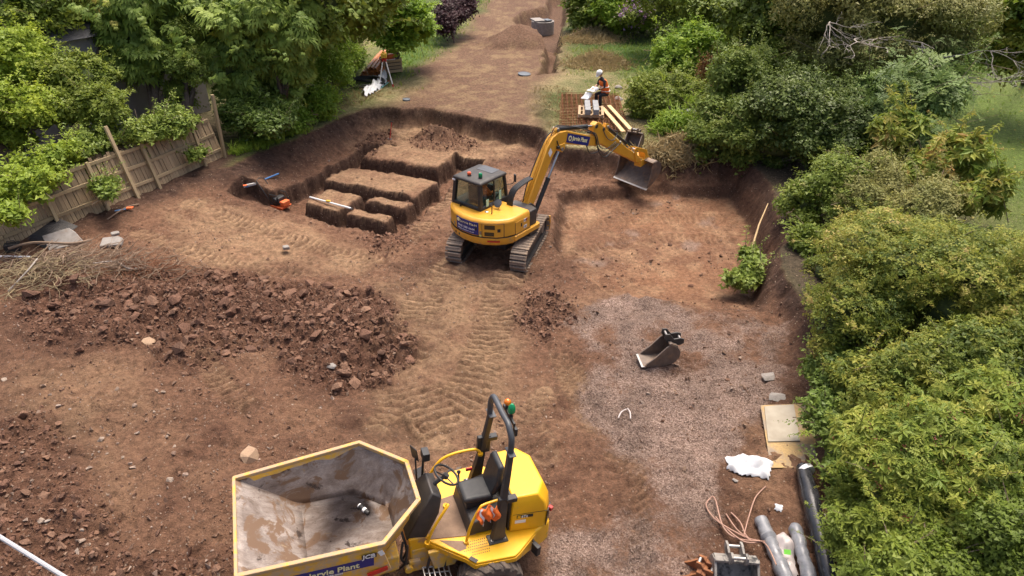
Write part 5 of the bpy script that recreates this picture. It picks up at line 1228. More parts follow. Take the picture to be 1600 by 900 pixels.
for k, (a, b) in enumerate((((941, 168), (974, 206)), ((951, 165), (986, 203)))):
    A_ = Vector((*P(*a, mz + .2), mz + .2)); B_ = Vector((*P(*b, mz + .2), mz + .2)); d = B_ - A_; r = empty("plank", A_, (0, 0, math.atan2(d.y, d.x)))
    m = MB(); m.box((d.length / 2, 0, .0), (d.length, .16, .045)); o = m.build("plank", M_PLANK, None, .004); o.location = A_ + Vector((0, 0, .004 * k)); o.rotation_euler = (0, 0, math.atan2(d.y, d.x)); bpy.data.objects.remove(r)
    tag(o, ("left of two fresh pale planks lying on the mesh", "right of two fresh pale planks lying on the mesh")[k], "plank")
# ---- people: one skinned body each
def body(name, joints, edges, mat, parent, mats_by=None, sub=2):
    me = bpy.data.meshes.new(name); me.from_pydata([j[0] for j in joints], edges, []); me.materials.append(mat)
    o = bpy.data.objects.new(name, me); COL.objects.link(o); o.parent = parent
    sk = o.modifiers.new("skin", 'SKIN'); 
    for v, j in zip(me.skin_vertices[0].data, joints): v.radius = j[1] if isinstance(j[1], tuple) else (j[1], j[1])
    me.skin_vertices[0].data[0].use_root = True
    sk.use_smooth_shade = True
    s = o.modifiers.new("sub", 'SUBSURF'); s.levels = s.render_levels = sub; return o
def hand(pts_o, d, up, parent, mat, s=1.0):
    d = Vector(d).normalized(); up = Vector(up); sd = d.cross(up).normalized(); up = sd.cross(d)
    J = [(tuple(pts_o), .028 * s), (tuple(Vector(pts_o) + d * .05 * s), (.038 * s, .02 * s)), (tuple(Vector(pts_o) + d * .09 * s), (.038 * s, .018 * s))]; E = [(0, 1), (1, 2)]
    for k, (o, l) in enumerate(((-.03, .07), (-.01, .08), (.01, .075), (.03, .06))):
        b = Vector(pts_o) + d * .09 * s + sd * o * s; n = len(J); J += [(tuple(b + d * .02 * s), .0095 * s), (tuple(b + d * l * .6 * s - up * .012 * s), .009 * s), (tuple(b + d * l * s - up * .04 * s), .008 * s)]; E += [(2, n), (n, n + 1), (n + 1, n + 2)]
    n = len(J); b = Vector(pts_o) + d * .03 * s; J += [(tuple(b + sd * .045 * s), .011 * s), (tuple(b + sd * .065 * s + d * .03 * s - up * .02 * s), .009 * s)]; E += [(1, n), (n, n + 1)]
    return body("hand", J, E, mat, parent, sub=1)
def head(parent, c, fwd, mat, hair=(.06, .04, .03)):
    f = Vector(fwd).normalized(); rt = f.cross(Vector((0, 0, 1))).normalized(); up = rt.cross(f)
    T = Matrix((rt, f, up)).transposed().to_4x4(); T.translation = Vector(c)
    m = MB(); rings = []
    for z, rx, ry, oy in ((-.13, .045, .05, .02), (-.11, .055, .062, .02), (-.06, .068, .082, .008), (0, .076, .095, 0), (.05, .076, .096, -.004), (.09, .062, .08, -.006), (.115, .03, .04, -.006)):
        rings.append([T @ Vector((rx * math.cos(a), oy + ry * math.sin(a), z)) for a in [2 * math.pi * k / 16 for k in range(16)]])
    m.loft(rings); h = m.build("head", mat, parent)
    m = MB(); m.loft([[T @ Vector(v) for v in ((-.014, .085, .0), (.014, .085, .0), (0, .118, -.04))], [T @ Vector(v) for v in ((-.018, .08, -.045), (.018, .08, -.045), (0, .1, -.05))]]); m.build("nose", mat, h)
    for s in (-1, 1):
        m = MB(); m.lathe([(.003, -.004), (.011, 0), (.003, .006)], T @ Vector((s * .03, .088, .005)), T.to_3x3() @ Vector((0, 1, 0)), 10); m.build("eye", M_BLK, h)
        m = MB(); m.box(T @ Vector((s * .08, -.005, -.01)), (.018, .03, .05)); m.build("ear", mat, h, .008)
    m = MB(); m.box(T @ Vector((0, .09, -.075)), (.045, .008, .01), T.to_3x3()); m.build("mouth", pbr("lips", (.35, .14, .11)), h, .003)
    m = MB(); m.loft([[T @ Vector((.079 * math.cos(a), -.018 + .09 * math.sin(a), z)) for a in [math.pi + math.pi * k / 10 for k in range(11)]] for z in (-.07, 0, .05)], cap=True); m.build("hair", pbr("dark_hair", hair, None, 20, .8), h)
    return h, T
def helmet(parent, T):
    m = MB(); rings = []
    for z, s in ((.04, 1.32), (.06, 1.3), (.10, 1.18), (.135, .92), (.16, .55), (.17, .15)):
        rings.append([T @ Vector((.088 * s * math.cos(a), .105 * s * math.sin(a), z)) for a in [2 * math.pi * k / 20 for k in range(20)]])
    m.loft(rings); m2 = m.build("hard_hat", M_WHITE, parent, 0, 60)
    m = MB(); m.loft([[T @ Vector((.118 * math.cos(a), .138 * math.sin(a), .040)) for a in [2 * math.pi * k / 20 for k in range(20)]], [T @ Vector((.125 * math.cos(a), (.15 + (.04 if math.sin(a) > 0 else 0)) * math.sin(a), .033)) for a in [2 * math.pi * k / 20 for k in range(20)]]]); m.build("brim", M_WHITE, m2)
# worker bent over drawings at the head of the planks (x right, y forward = facing -x/camera-left)
gw = G(944, 168); W_ = empty("person", (gw.x + .02, gw.y + .10, mz + .02), (0, 0, R(118)))
tag(W_, "worker in white hard hat and orange hi-vis vest reading plans by the mesh", "person")
J = [((0, -.02, .56), (.15, .13)), ((0, .05, .78), (.15, .12)), ((0, .16, 1.02), (.17, .12)), ((0, .22, 1.16), (.10, .08)), ((0, .27, 1.24), .055),
     ((.17, .20, 1.10), .065), ((.24, .24, .86), .05), ((.14, .46, .78), .04), ((-.17, .20, 1.10), .065), ((-.24, .24, .86), .05), ((-.14, .46, .78), .04),
     ((.10, .0, .52), .10), ((.15, .36, .54), .085), ((.14, .30, .10), .06), ((.14, .44, .05), .05), ((-.10, .0, .52), .10), ((-.15, .36, .54), .085), ((-.14, .30, .10), .06), ((-.14, .44, .05), .05)]
E_ = [(0, 1), (1, 2), (2, 3), (3, 4), (2, 5), (5, 6), (6, 7), (2, 8), (8, 9), (9, 10), (0, 11), (11, 12), (12, 13), (13, 14), (0, 15), (15, 16), (16, 17), (17, 18)]
body("body", J, E_, M_NAVY, W_)
J2 = [((0, -.04, .42), (.22, .20)), ((0, .05, .78), (.215, .175)), ((0, .16, 1.02), (.235, .175)), ((0, .20, 1.13), (.17, .13))]
body("vest", J2, [(0, 1), (1, 2), (2, 3)], M_ORANGE, W_)
for z, y in ((.66, .01), (.84, .08)):
    m = MB(); m.tube([(.215 * math.cos(a), y + .175 * math.sin(a), z) for a in [2 * math.pi * k / 20 for k in range(21)]], .018, 6); m.build("reflective_band", M_WHITE, W_)
h_, T_ = head(W_, (0, .34, 1.37), (0, .8, -.75), M_SKIN); helmet(W_, T_)
for s in (-1, 1):
    fo = body("forearm", [((s * .24, .24, .87), .054), ((s * .15, .44, .79), .044)], [(0, 1)], M_SKIN, W_, sub=1)
    hand((s * .13, .48, .78), (-s * .25, 1, -.1), (0, 0, 1), W_, M_SKIN)
def papers(name, o, w_, h_, rot, label):
    m = MB(); V = []; F = []
    for i in range(6):
        for j in range(6): V.append(((i / 5 - .5) * w_, (j / 5 - .5) * h_, .03 * math.sin(i * 1.1) + .02 * math.cos(j * 1.3)))
    for i in range(5):
        for j in range(5): k = i * 6 + j; F.append((k, k + 6, k + 7, k + 1))
    m.add(V, F); q = m.build(name, M_WHITE); q.modifiers.new("t", 'SOLIDIFY').thickness = .004; q.location = o; q.rotation_euler = rot; tag(q, label, "paper")
WM_ = Matrix.LocRotScale(W_.location, W_.rotation_euler, None)
papers("plan_sheet", WM_ @ Vector((.05, .60, .76)), .46, .34, (R(-22), 0, R(118)), "white drawing sheet held in the worker's hands")
papers("plan_sheet", WM_ @ Vector((.08, .86, .52)), .40, .36, (R(-38), 0, R(130)), "white drawing sheet hanging below the one the worker holds")
# operator in the cab
OP = empty("person", X_M @ Vector((-.40, -.28, 1.46)), (0, 0, -HY)); tag(OP, "excavator operator in orange vest seated inside the cab", "person")
J = [((0, 0, .10), (.15, .12)), ((0, -.06, .30), (.15, .11)), ((0, -.05, .46), (.17, .11)), ((0, -.03, .57), .06), ((.19, -.03, .45), .055), ((.25, .10, .26), .045), ((.2, .30, .24), .035), ((-.19, -.03, .45), .055), ((-.25, .10, .26), .045), ((-.2, .30, .24), .035), ((.10, .3, .10), .08), ((.11, .42, -.2), .06), ((-.10, .3, .10), .08), ((-.11, .42, -.2), .06)]
body("body", J, [(0, 1), (1, 2), (2, 3), (2, 4), (4, 5), (5, 6), (2, 7), (7, 8), (8, 9), (0, 10), (10, 11), (0, 12), (12, 13)], M_ORANGE, OP)
for s in (-1, 1): hand((s * .2, .31, .24), (0, 1, -.2), (0, 0, 1), OP, M_SKIN)
h_, T_ = head(OP, (0, 0, .70), (.1, 1, -.1), M_SKIN)
# ---- concrete chamber, lids
g = Vector((*P(848, 40, .4), float(GH(*P(848, 40, .4)))))
ch = empty("concrete_chamber", g); tag(ch, "round concrete manhole chamber in the far trench behind the spoil heap", "chamber")
m = MB(); m.lathe([(.75, 0), (.75, .8), (.62, .8), (.62, .2)], n=32); m.build("ring", M_CONC, ch)
m = MB(); m.box((-.35, .05, .85), (.7, 1.1, .09), (0, 0, .3)); m.build("cover_slab", M_CONC, ch, .01); m = MB(); m.box((.3, .1, .84), (.4, .6, .06), (0, 0, .5)); m.build("cover_slab", M_SLATE, ch, .01)
def lid(px, py, r, label):
    g = G(px, py); m = MB(); m.lathe([(r, 0), (r * 1.03, .02), (r, .06), (r * .85, .065), (r * .84, .055), (.05, .06)], (g.x, g.y, g.z + .01), (.05, -.06, 1), n=26); tag(m.build("manhole_lid", M_SLATE), label, "lid")
lid(819, 117, .30, "round blue-grey lid lying on the bare strip near the trench end"); lid(635, 157, .16, "small blue lid lying on the soil below the tripod")
g = G(972, 52); r = empty("garden_bench", g, (0, 0, R(-12))); tag(r, "small white garden bench beside the hydrangea", "bench")
for (c, d, nm) in (((0, 0, .42), (1.1, .38, .05), "seat"), ((0, .18, .68), (1.1, .05, .35), "backrest"), ((-.48, 0, .2), (.06, .34, .4), "leg"), ((.48, 0, .2), (.06, .34, .4), "leg")):
    m = MB(); m.box(c, d); m.build(nm, M_WHITE, r, .01)
def rock(px, py, s, label, sz=(1, .7, .55), rz=0, mat=None, tilt=0.3):
    g = G(px, py); me = ME_STONE[int(px) % len(ME_STONE)]
    if mat: me = me.copy(); me.materials.clear(); me.materials.append(mat)
    o = bpy.data.objects.new("boulder", me); COL.objects.link(o); o.location = (g.x, g.y, g.z + s * sz[2] * .45); o.scale = (s * sz[0], s * sz[1], s * sz[2]); o.rotation_euler = (tilt, .15, rz); tag(o, label, "stone"); return o
M_BUFF = pbr("buff_sandstone", (.40, .27, .17), (.30, .20, .13), 7, .9, 0, .3, 30)
rock(393, 716, .22, "large buff stone with a flat face beside the dumper skip", (.75, 1.1, .6), .5, M_BUFF, .5)
rock(518, 574, .11, "pale rounded stone at the lower edge of the red clods", (1.2, .8, .8), 0, M_CONC)
rock(262, 450, .17, "pale chip of rock standing in the clods below the brush pile", (1.1, .5, .8), .6, M_CONC)
rock(966, 138, .26, "grey stone on the grass behind the worker", (1, .6, .6), 0, M_CONC); rock(966, 156, .3, "darker grey stone at the corner of the mesh", (1, .6, .5), .3, M_CONC)
rock(1200, 590, .22, "flat concrete lump at the hedge foot above the boards", (1.2, .7, .4), .6, M_CONC); rock(1215, 622, .2, "broken concrete piece touching the strand boards", (1.3, .7, .35), .2, M_CONC)
rock(1148, 752, .06, "small grey stone below the white sheet", (1, .9, .7), 0, M_CONC); rock(1280, 812, .16, "white-topped stone under the hedge by the black roll", (.8, 1.2, 1), 0, M_CONC)
M_BRICKR = pbr("red_brick", (.42, .20, .14), (.34, .15, .10), 8, .9, 0, .3, 30)
rock(230, 538, .20, "broad brown stone in the middle of the clod heap", (1.1, .9, .6), .2, M_BUFF)
# ---- slabs, corrugated sheet by the fence
def slab(px, py, w_, d_, h_, rot, mat, label, name="concrete_slab", cat="slab"):
    g = G(px, py); r = random.Random(px); m = MB()
    pl = [(-w_ / 2 * r.uniform(.7, 1), -d_ / 2), (w_ / 2, -d_ / 2 * r.uniform(.6, 1)), (w_ / 2 * r.uniform(.6, 1), d_ / 2 * .4), (w_ * .2, d_ / 2), (-w_ / 2, d_ / 2 * r.uniform(.5, 1))]
    m.prism(pl, 0, h_); o = m.build(name, mat, None, .02); o.location = (g.x, g.y, g.z + .08); o.rotation_euler = rot; tag(o, label, cat)
slab(102, 380, .95, .62, .1, (R(28), R(-6), R(25)), M_CONC, "large pale broken concrete slab propped against the brush pile"); slab(178, 384, .55, .4, .09, (R(12), 0, R(10)), M_CONC, "smaller broken concrete slab beside the brush pile")
slab(182, 371, .22, .18, .08, (.1, 0, .5), M_CONC, "fist-sized concrete chunk behind the smaller slab"); slab(448, 393, .2, .16, .1, (.1, .1, .3), M_CONC, "grey concrete chunk among clods on the tracked floor")
g = G(84, 372); m = MB(); n = 40
V = [(-.45 + .9 * i / n, y, .02 * math.sin(i * 1.57)) for i in range(n + 1) for y in (-.5, .5)]; m.add(V, [(2 * i, 2 * i + 2, 2 * i + 3, 2 * i + 1) for i in range(n)])
o = m.build("corrugated_sheet", M_BLK2, None, 0, 80); o.modifiers.new("t", 'SOLIDIFY').thickness = .006; o.location = (g.x, g.y, g.z + .16); o.rotation_euler = (R(14), R(4), R(-28)); tag(o, "black corrugated sheet leaning at the foot of the fence", "sheet")
g = G(22, 391); m = MB(); m.box((0, 0, .1), (.34, .22, .2)); m.tube([(-.1, 0, .2), (-.08, 0, .27), (.08, 0, .27), (.1, 0, .2)], .014, 6); o = m.build("tool_case", M_BLK, None, .02); o.location = g; o.rotation_euler = (0, 0, .4); tag(o, "small black case by the fence at the left edge", "case")
def pole(name, a, b, r, mat, label, cat, za=0, zb=0, zabs=None):
    if zabs is not None: a, b = Vector((*P(*a, zabs), zabs)), Vector((*P(*b, zabs), zabs))
    else: a = G(*a); b = G(*b); a.z += r + za; b.z += r + zb
    t_ = empty(name, a); m = MB(); m.tube([Vector(), b - a], r, 8); m.build("shaft", mat, t_); d = (b - a)
    m = MB(); m.cyl(d * .985, d * 1.0, r * 1.25, n=10); m.build("end_cap", M_BLK, t_); tag(t_, label, cat); return t_, d
pole("white_pole", (-20, 407), (52, 408), .025, M_WHITE, "white pole lying behind the brush pile at the left edge", "pole", .1, .1)
# ---- staffs and tools in the trench
t_, d = pole("levelling_staff", (484, 308), (550, 326), .03, M_WHITE, "white levelling staff laid across the nearest soil block", "staff", zabs=float(GH(*P(515, 312, .05))) + .07)
m = MB(); m.box(d * .45 + Vector((0, 0, .04)), (.14, .07, .06), (0, 0, -.3)); m.build("level_bubble", M_YP, t_, .01)
t_, d = pole("blue_staff", (385, 292), (436, 271), .028, M_BLUEP, "blue staff lying on the left bank with an orange tool", "staff", zabs=.36)
m = MB(); m.box(d * .10 + Vector((0, 0, .02)), (.4, .1, .06), (0, 0, .6)); m.build("grip", M_WHITE, t_, .01)
g = Vector((*P(380, 293, .36), .30)); q = empty("hand_saw", g + Vector((0, 0, .1)), (0, 0, .6)); tag(q, "orange-handled saw lying beside the blue staff", "saw")
m = MB(); m.prism([(0, -.02), (.12, -.05), (.14, .05), (.02, .06)], 0, .03); m.build("handle", M_ORP, q, .008); m = MB(); m.prism([(.13, -.04), (.5, -.01), (.5, .02), (.14, .05)], .01, .014); m.build("blade", M_STEEL, q)
g = G(198, 329); q = empty("hand_saw", g + Vector((0, 0, .05)), (0, 0, .3)); tag(q, "red and blue handled saw at the foot of the fence", "saw")
m = MB(); m.prism([(0, -.04), (.16, -.07), (.2, .05), (.02, .07)], 0, .04); m.build("handle", M_ORP, q, .008); m = MB(); m.prism([(-.30, -.10), (.0, -.04), (.0, .03), (-.28, -.02)], .01, .014); m.build("blade", M_BLUEP, q)
line_thing("stick", [(168, 345), (190, 333, .05), (205, 325, .03), (218, 321)], .02, M_TWIG, "bare stick lying along the fence foot beside the saw", "stick")
# plate compactor
g = Vector((*P(441, 331, -.5), -.5)); g.z = float(GH(g.x, g.y)); pc = empty("plate_compactor", g + Vector((0, 0, .02)), (0, 0, R(-28))); tag(pc, "orange and black plate compactor at the left end of the trench", "compactor")
m = MB(); m.loft([[(-.28, -.22, .10), (.28, -.22, .10), (.28, .22, .10), (-.28, .22, .10)], [(-.2, -.2, 0), (.2, -.2, 0), (.2, .2, 0), (-.2, .2, 0)]]); m.build("base_plate", M_ORP, pc, .01)
m = MB(); m.box((-.06, 0, .26), (.32, .30, .26)); m.cyl((-.06, -.2, .28), (-.06, .2, .28), .10, n=16); m.build("engine", M_BLK, pc, .03); m = MB(); m.box((.2, 0, .2), (.18, .3, .16)); m.build("guard", M_ORP, pc, .02)
m = MB(); m.tube([(-.25, -.2, .14), (-.22, -.2, .5), (.1, -.2, .5), (.2, -.2, .2)], .015, 6); m.tube([(-.25, .2, .14), (-.22, .2, .5), (.1, .2, .5), (.2, .2, .2)], .015, 6); m.build("roll_cage", M_BLK, pc)
m = MB(); m.tube([(-.2, -.16, .12), (-.75, -.16, .85), (-.8, 0, .88), (-.75, .16, .85), (-.2, .16, .12)], .017, 7); m.build("handle", M_BLK2, pc)
# spade stuck by the big block
g = G(609, 218); sp_ = empty("garden_fork", g, (R(-12), R(10), 0)); tag(sp_, "red-handled fork standing in the soil by the biggest block", "fork")
m = MB(); m.tube([(0, 0, 0), (0, 0, .7)], .018, 6); m.build("shaft", M_RED, sp_); m = MB(); m.tube([(-.06, 0, .7), (.06, 0, .7)], .02, 6); m.build("grip", M_BLK, sp_); m = MB(); m.box((0, 0, -.02), (.16, .02, .14)); m.build("head", M_STEEL, sp_)
# ---- tripod, pipes and stores on the left verge
g = G(604, 133); tp = empty("survey_tripod", g); tag(tp, "white and red survey tripod carrying a yellow level on the verge", "tripod")
for k, a in enumerate((-2.2, -.7, 1.5)):
    f_ = Vector((math.cos(a) * .46, math.sin(a) * .46, .0)); m = MB(); m.tube([(math.cos(a) * .08, math.sin(a) * .08, 1.15), f_], .028, 7); lg = m.build("leg", M_WHITE if k < 2 else M_BLK2, tp)
    m = MB(); m.tube([f_ * 1.0 + Vector((0, 0, .0)), f_.lerp(Vector((math.cos(a) * .08, math.sin(a) * .08, 1.15)), .1)], .036, 7); m.build("foot", M_RED, lg); m = MB(); m.tube([f_.lerp(Vector((math.cos(a) * .08, math.sin(a) * .08, 1.15)), .92), (math.cos(a) * .08, math.sin(a) * .08, 1.15)], .034, 7); m.build("collar", M_RED, lg)
m = MB(); m.lathe([(.10, 1.13), (.12, 1.15), (.12, 1.19), (.08, 1.2)], n=16); m.build("head", M_RED, tp, .0); m = MB(); m.box((0, 0, 1.31), (.26, .18, .2)); m.cyl((0, 0, 1.4), (0, 0, 1.5), .06, n=12); m.build("level", M_YP, tp, .03)
pa0 = G(570, 122); pdir = (G(606, 85) - pa0); pdir.z = 0; pdir = pdir.normalized(); prt = Vector((pdir.y, -pdir.x, 0)); k = 0
mp_ = MB(); n = 14; L_ = 3.0
ro, ri = .085, .068
rg = [[(r0 * math.cos(2 * math.pi * i / n), y, r0 * math.sin(2 * math.pi * i / n)) for i in range(n)] for r0, y in ((ro, 0), (ro, L_), (ri, L_), (ri, 0), (ro, 0))]
mp_.loft(rg, cap=False); ppr = mp_.build("drain_pipe", M_PIPE)
for row, cnt in enumerate((6, 5, 3)):
    for i in range(cnt):
        o = ppr if k == 0 else ppr.copy()
        if k: COL.objects.link(o)
        o.location = pa0 + prt * ((i - cnt / 2) * .19 + .45) + pdir * random.uniform(-.1, .12) + Vector((0, 0, .1 + row * .155)); o.rotation_euler = (R(3), 0, math.atan2(pdir.y, pdir.x) - math.pi / 2 + R(random.uniform(-1, 1)))
        tag(o, "orange-brown drain pipe in the pile under the hedge, %s row" % ("bottom", "middle", "top")[row], "pipe", "pile of drain pipes, %s row" % ("bottom", "middle", "top")[row]); k += 1
g = G(572, 134); m = MB(); pts = []
for i in range(60): t = i / 59 * 2 * math.pi * 2.2; rr = .62 + .05 * math.sin(t * 1.7); pts.append((g.x + rr * 1.3 * math.cos(t), g.y + rr * .8 * math.sin(t), g.z + .12 + .05 * t / 6 + .08 * math.sin(t)))
m.tube(pts, .06, 8); tag(m.build("coiled_hose", M_HOSE), "coil of thick black drainage hose on the verge beside the pipes", "hose")
line_thing("black_hose", [(545, 134, .1), (560, 133, .15), (580, 134, .1)], .06, M_HOSE, "loose end of black hose reaching into the hedge", "hose")
crumple("white_sack", PP([(562, 146), (588, 128), (598, 112), (606, 112), (604, 128), (592, 142), (570, 152)], .85), .85, .22, M_SHEET, "white builder's sacks spread under the black hose coil", "sack", 231, 22)
line_thing("marker_rod", [(588, 145), (608, 129)], .018, pbr("teal_rod", (.15, .42, .40), None, 5, .5), "thin teal rod lying beside the white sacks", "rod"); line_thing("marker_rod", [(587, 146), (597, 140)], .018, M_PLANK, "thin pale yellow rod lying beside the white sacks", "rod")
g = G(612, 112); cr = empty("timber_crate", g, (0, 0, R(25))); tag(cr, "yellowish timber crate behind the tripod", "crate")
for k in range(4): m = MB(); m.box((0, -.35, .1 + k * .16), (.9, .03, .12)); m.build("slat", M_PAL, cr, .004)
for k in range(4): m = MB(); m.box((-.45, 0, .1 + k * .16), (.03, .7, .12)); m.build("slat", M_YP if k < 2 else M_PAL, cr, .004)
for x, y in ((-.42, -.32), (.42, -.32), (-.42, .32), (.42, .32)): m = MB(); m.box((x, y, .35), (.06, .06, .7)); m.build("corner_post", M_PAL, cr, .004)
m = MB(); m.box((0, 0, .3), (.86, .64, .5)); m.build("inner_box", M_BLK2, cr)
g2 = g + Vector((0, 0, .58)); cs = empty("disc_cutter", g2, (0, 0, R(40))); tag(cs, "orange-red disc cutter lying on the timber crate", "saw")
m = MB(); m.box((0, 0, .14), (.42, .22, .24)); m.build("motor", M_ORP, cs, .05); m = MB(); m.cyl((.38, -.02, .14), (.38, .02, .14), .17, n=20); m.build("disc", M_BLK2, cs); m = MB(); m.tube([(-.2, 0, .2), (-.1, 0, .36), (.15, 0, .36), (.2, 0, .2)], .02, 7); m.build("handle", M_BLK, cs)
# ---- overhead cable crossing the near corner
a, b = Vector((*P(0, 839, 4.6), 4.6)), Vector((*P(98, 900, 4.6), 4.6)); d = (b - a).normalized()
m = MB(); m.tube([a - d * 25, a, b, b + d * 14], .018, 8); tag(m.build("overhead_cable", pbr("cable_sheath", (.42, .42, .44), None, 5, .5)), "white overhead cable crossing the lower left corner", "cable")

# ================================================================== FENCE
fl_ = [G(-70, 425), G(15, 386), G(140, 336), G(250, 292), G(352, 245)]
for q_ in fl_: q_.z = 0
LEAN = R(17)
FN = empty("timber_fence", (-12.1, 20.1, float(GH(-12.1, 20.1)))); tag(FN, "weathered close-board timber fence leaning away from the dig, draped in ivy", "fence")
FI = Matrix.Translation(-FN.location); bd = None
def fseg(i): a, b = fl_[i], fl_[i + 1]; d = (b - a).normalized(); n_ = Vector((-d.y, d.x, 0)); return a, b, d, n_
def fpt(p, n_, h, off_): return p + n_ * (off_ + math.sin(LEAN) * h) + Vector((0, 0, math.cos(LEAN) * h))
rf_ = random.Random(4)
for i in range(4):
    a, b, d, n_ = fseg(i); L_ = (b - a).length; k = 0
    while k * .108 < L_:
        p = a + d * (k * .108 + .05); p.z = float(GH(p.x, p.y)) - .02
        if bd is None: mm_ = MB(); mm_.box((0, 0, .71), (.098, .016, 1.42)); bd = mm_.build("board", M_FENCE, FN, .002); o = bd
        else: o = bd.copy(); COL.objects.link(o); o.parent = FN
        mx_ = Matrix((d, n_, Vector((0, 0, 1)))).transposed().to_4x4(); mx_.translation = p + n_ * .07
        o.matrix_local = FI @ mx_ @ Matrix.Rotation(-LEAN + R(rf_.uniform(-1, 1)), 4, 'X') @ Matrix.Rotation(R(rf_.uniform(-1.2, 1.2)), 4, 'Y') @ Matrix.Scale(rf_.uniform(.95, 1.03), 4, (0, 0, 1)); k += 1
    za, zb2 = float(GH(a.x, a.y)), float(GH(b.x, b.y))
    for h in (.28, .80, 1.28):
        A_ = fpt(Vector((a.x, a.y, za)), n_, h, .03); B_ = fpt(Vector((b.x, b.y, zb2)), n_, h, .03); m = MB(); up_ = Vector((0, 0, .045)); w2 = n_ * .02
        m.loft([[A_ + up_ + w2, A_ + up_ - w2, A_ - up_ - w2, A_ - up_ + w2], [B_ + up_ + w2, B_ + up_ - w2, B_ - up_ - w2, B_ - up_ + w2]]); q = m.build("rail", M_POST, FN); q.location = -FN.location
for (px, py, h, ln) in ((85, 352, 1.5, 13), (165, 325, 1.5, 13), (213, 307, 2.25, 14), (248, 292, 1.5, 13), (317, 258, 1.45, 9), (347, 245, 2.2, -2)):
    g = G(px, py); i = min(range(4), key=lambda k: ((fl_[k] + fl_[k + 1]) / 2 - Vector((g.x, g.y, 0))).length); a, b, d, n_ = fseg(i)
    p = a + d * ((Vector((g.x, g.y, 0)) - a).dot(d)); p.z = float(GH(p.x, p.y)) - .05; m = MB(); m.box((0, 0, h / 2), (.09, .09, h)); q = m.build("post", M_POST, FN, .006)
    mx_ = Matrix((d, n_, Vector((0, 0, 1)))).transposed().to_4x4(); mx_.translation = p - n_ * .03; q.matrix_local = FI @ mx_ @ Matrix.Rotation(-R(ln), 4, 'X')
# ================================================================== NEIGHBOUR'S HOUSE behind the hedge
M_RENDER = pbr("grey_render", (.36, .34, .34), (.31, .29, .29), 3, .9, 0, .2, 50); M_ROOF = pbr("roof_slate", (.09, .09, .10), (.07, .07, .075), 5, .7)
hb = Vector((-17.2, 19.5, .4)); HSE = empty("neighbour_house", hb, (0, 0, R(-31))); tag(HSE, "grey rendered neighbouring house glimpsed between the trees", "house")
m = MB(); m.box((-3.5, 1.0, 2.0), (7, 17, 4.0)); m.build("wall", M_RENDER, HSE)
m = MB(); m.prism([(.4, 4.01), (-7.4, 4.01), (-3.5, 6.2)], -7.9, 9.9, 'y'); m.build("roof", M_ROOF, HSE, .03)
for y in (-4, 3.5): 
    m = MB(); m.box((.02, y, 2.9), (.08, 1.2, 1.3)); w_ = m.build("window_frame", M_WHITE, HSE, .01); m = MB(); m.box((.06, y, 2.9), (.02, 1.05, 1.15)); m.build("pane", M_SLATE, w_)
m = MB(); m.tube([(.08, .2, 0), (.08, .2, 4.0)], .05, 10); m.build("downpipe", M_GRY, HSE)
# ================================================================== VEGETATION
def leafq(c, d, n_, l, w_, fold=.15):
    """one leaf: 4 points, 2 triangles"""
    d = d / np.linalg.norm(d); s = np.cross(d, n_); s /= (np.linalg.norm(s) + 1e-9); u = np.cross(s, d)
    return np.array([c, c + d * l * .45 + s * w_ + u * fold * w_, c + d * l - u * .1 * l, c + d * l * .45 - s * w_ + u * fold * w_]), np.array([[0, 1, 2], [0, 2, 3]])
def leaf1(c, d, n_, l, w_, fold=0):
    """small leaf: one triangle"""
    d = d / np.linalg.norm(d); s = np.cross(d, n_); s /= (np.linalg.norm(s) + 1e-9)
    return np.array([c + d * l * .2 + s * w_ * 1.15, c + d * l * 1.05, c + d * l * .3 - s * w_ * 1.15]), np.array([[0, 1, 2]])
def cluster(leaves):
    V = []; F = []; o = 0
    for v, f in leaves: V.append(v); F.append(f + o); o += len(v)
    return np.concatenate(V), np.concatenate(F)
def t_broad(seed, n=7, l=.62, w_=.2, droop=.2):
    r = np.random.default_rng(seed); L = []
    for k in range(n):
        a = r.uniform(0, 6.28); e = r.uniform(-.3, .7); c = r.normal(0, .34, 3) * np.array([1, 1, .5])
        d = np.array([math.cos(a), math.sin(a), e - droop]); nn = np.array([r.normal(0, .35), r.normal(0, .35), 1]); L.append(leaf1(c, d, nn, l * r.uniform(.7, 1.2), w_ * r.uniform(.8, 1.2)))
    return cluster(L)
def t_rosette(seed, n=8, l=.85, w_=.13, droop=.35):
    r = np.random.default_rng(seed); L = []
    for k in range(n):
        a = 2 * math.pi * k / n + r.uniform(-.3, .3); d = np.array([math.cos(a), math.sin(a), r.uniform(-droop, .35)]); L.append(leafq(np.array([0, 0, r.uniform(-.05, .2)]) + d * .05, d, np.array([0, 0, 1.]), l * r.uniform(.7, 1.1), w_, .25))
    return cluster(L)
def t_pinnate(seed, n=3, m_=4):
    r = np.random.default_rng(seed); L = []
    for k in range(n):
        a = 2 * math.pi * k / n + r.uniform(-.5, .5); d = np.array([math.cos(a), math.sin(a), r.uniform(-.1, .4)]); d /= np.linalg.norm(d); s = np.cross(d, [0, 0, 1.]); s /= np.linalg.norm(s)
        for j in range(m_):
            p = d * (.2 + .8 * j / m_) - np.array([0, 0, .25 * (j / m_) ** 2])
            for q in (-1, 1): L.append(leaf1(p, s * q + d * .5 - np.array([0, 0, .15]), np.array([0, 0, 1.]), .42 * (1 - .3 * j / m_), .085))
        L.append(leaf1(d * 1.0 - np.array([0, 0, .25]), d - np.array([0, 0, .4]), np.array([0, 0, 1.]), .35, .08))
    return cluster(L)
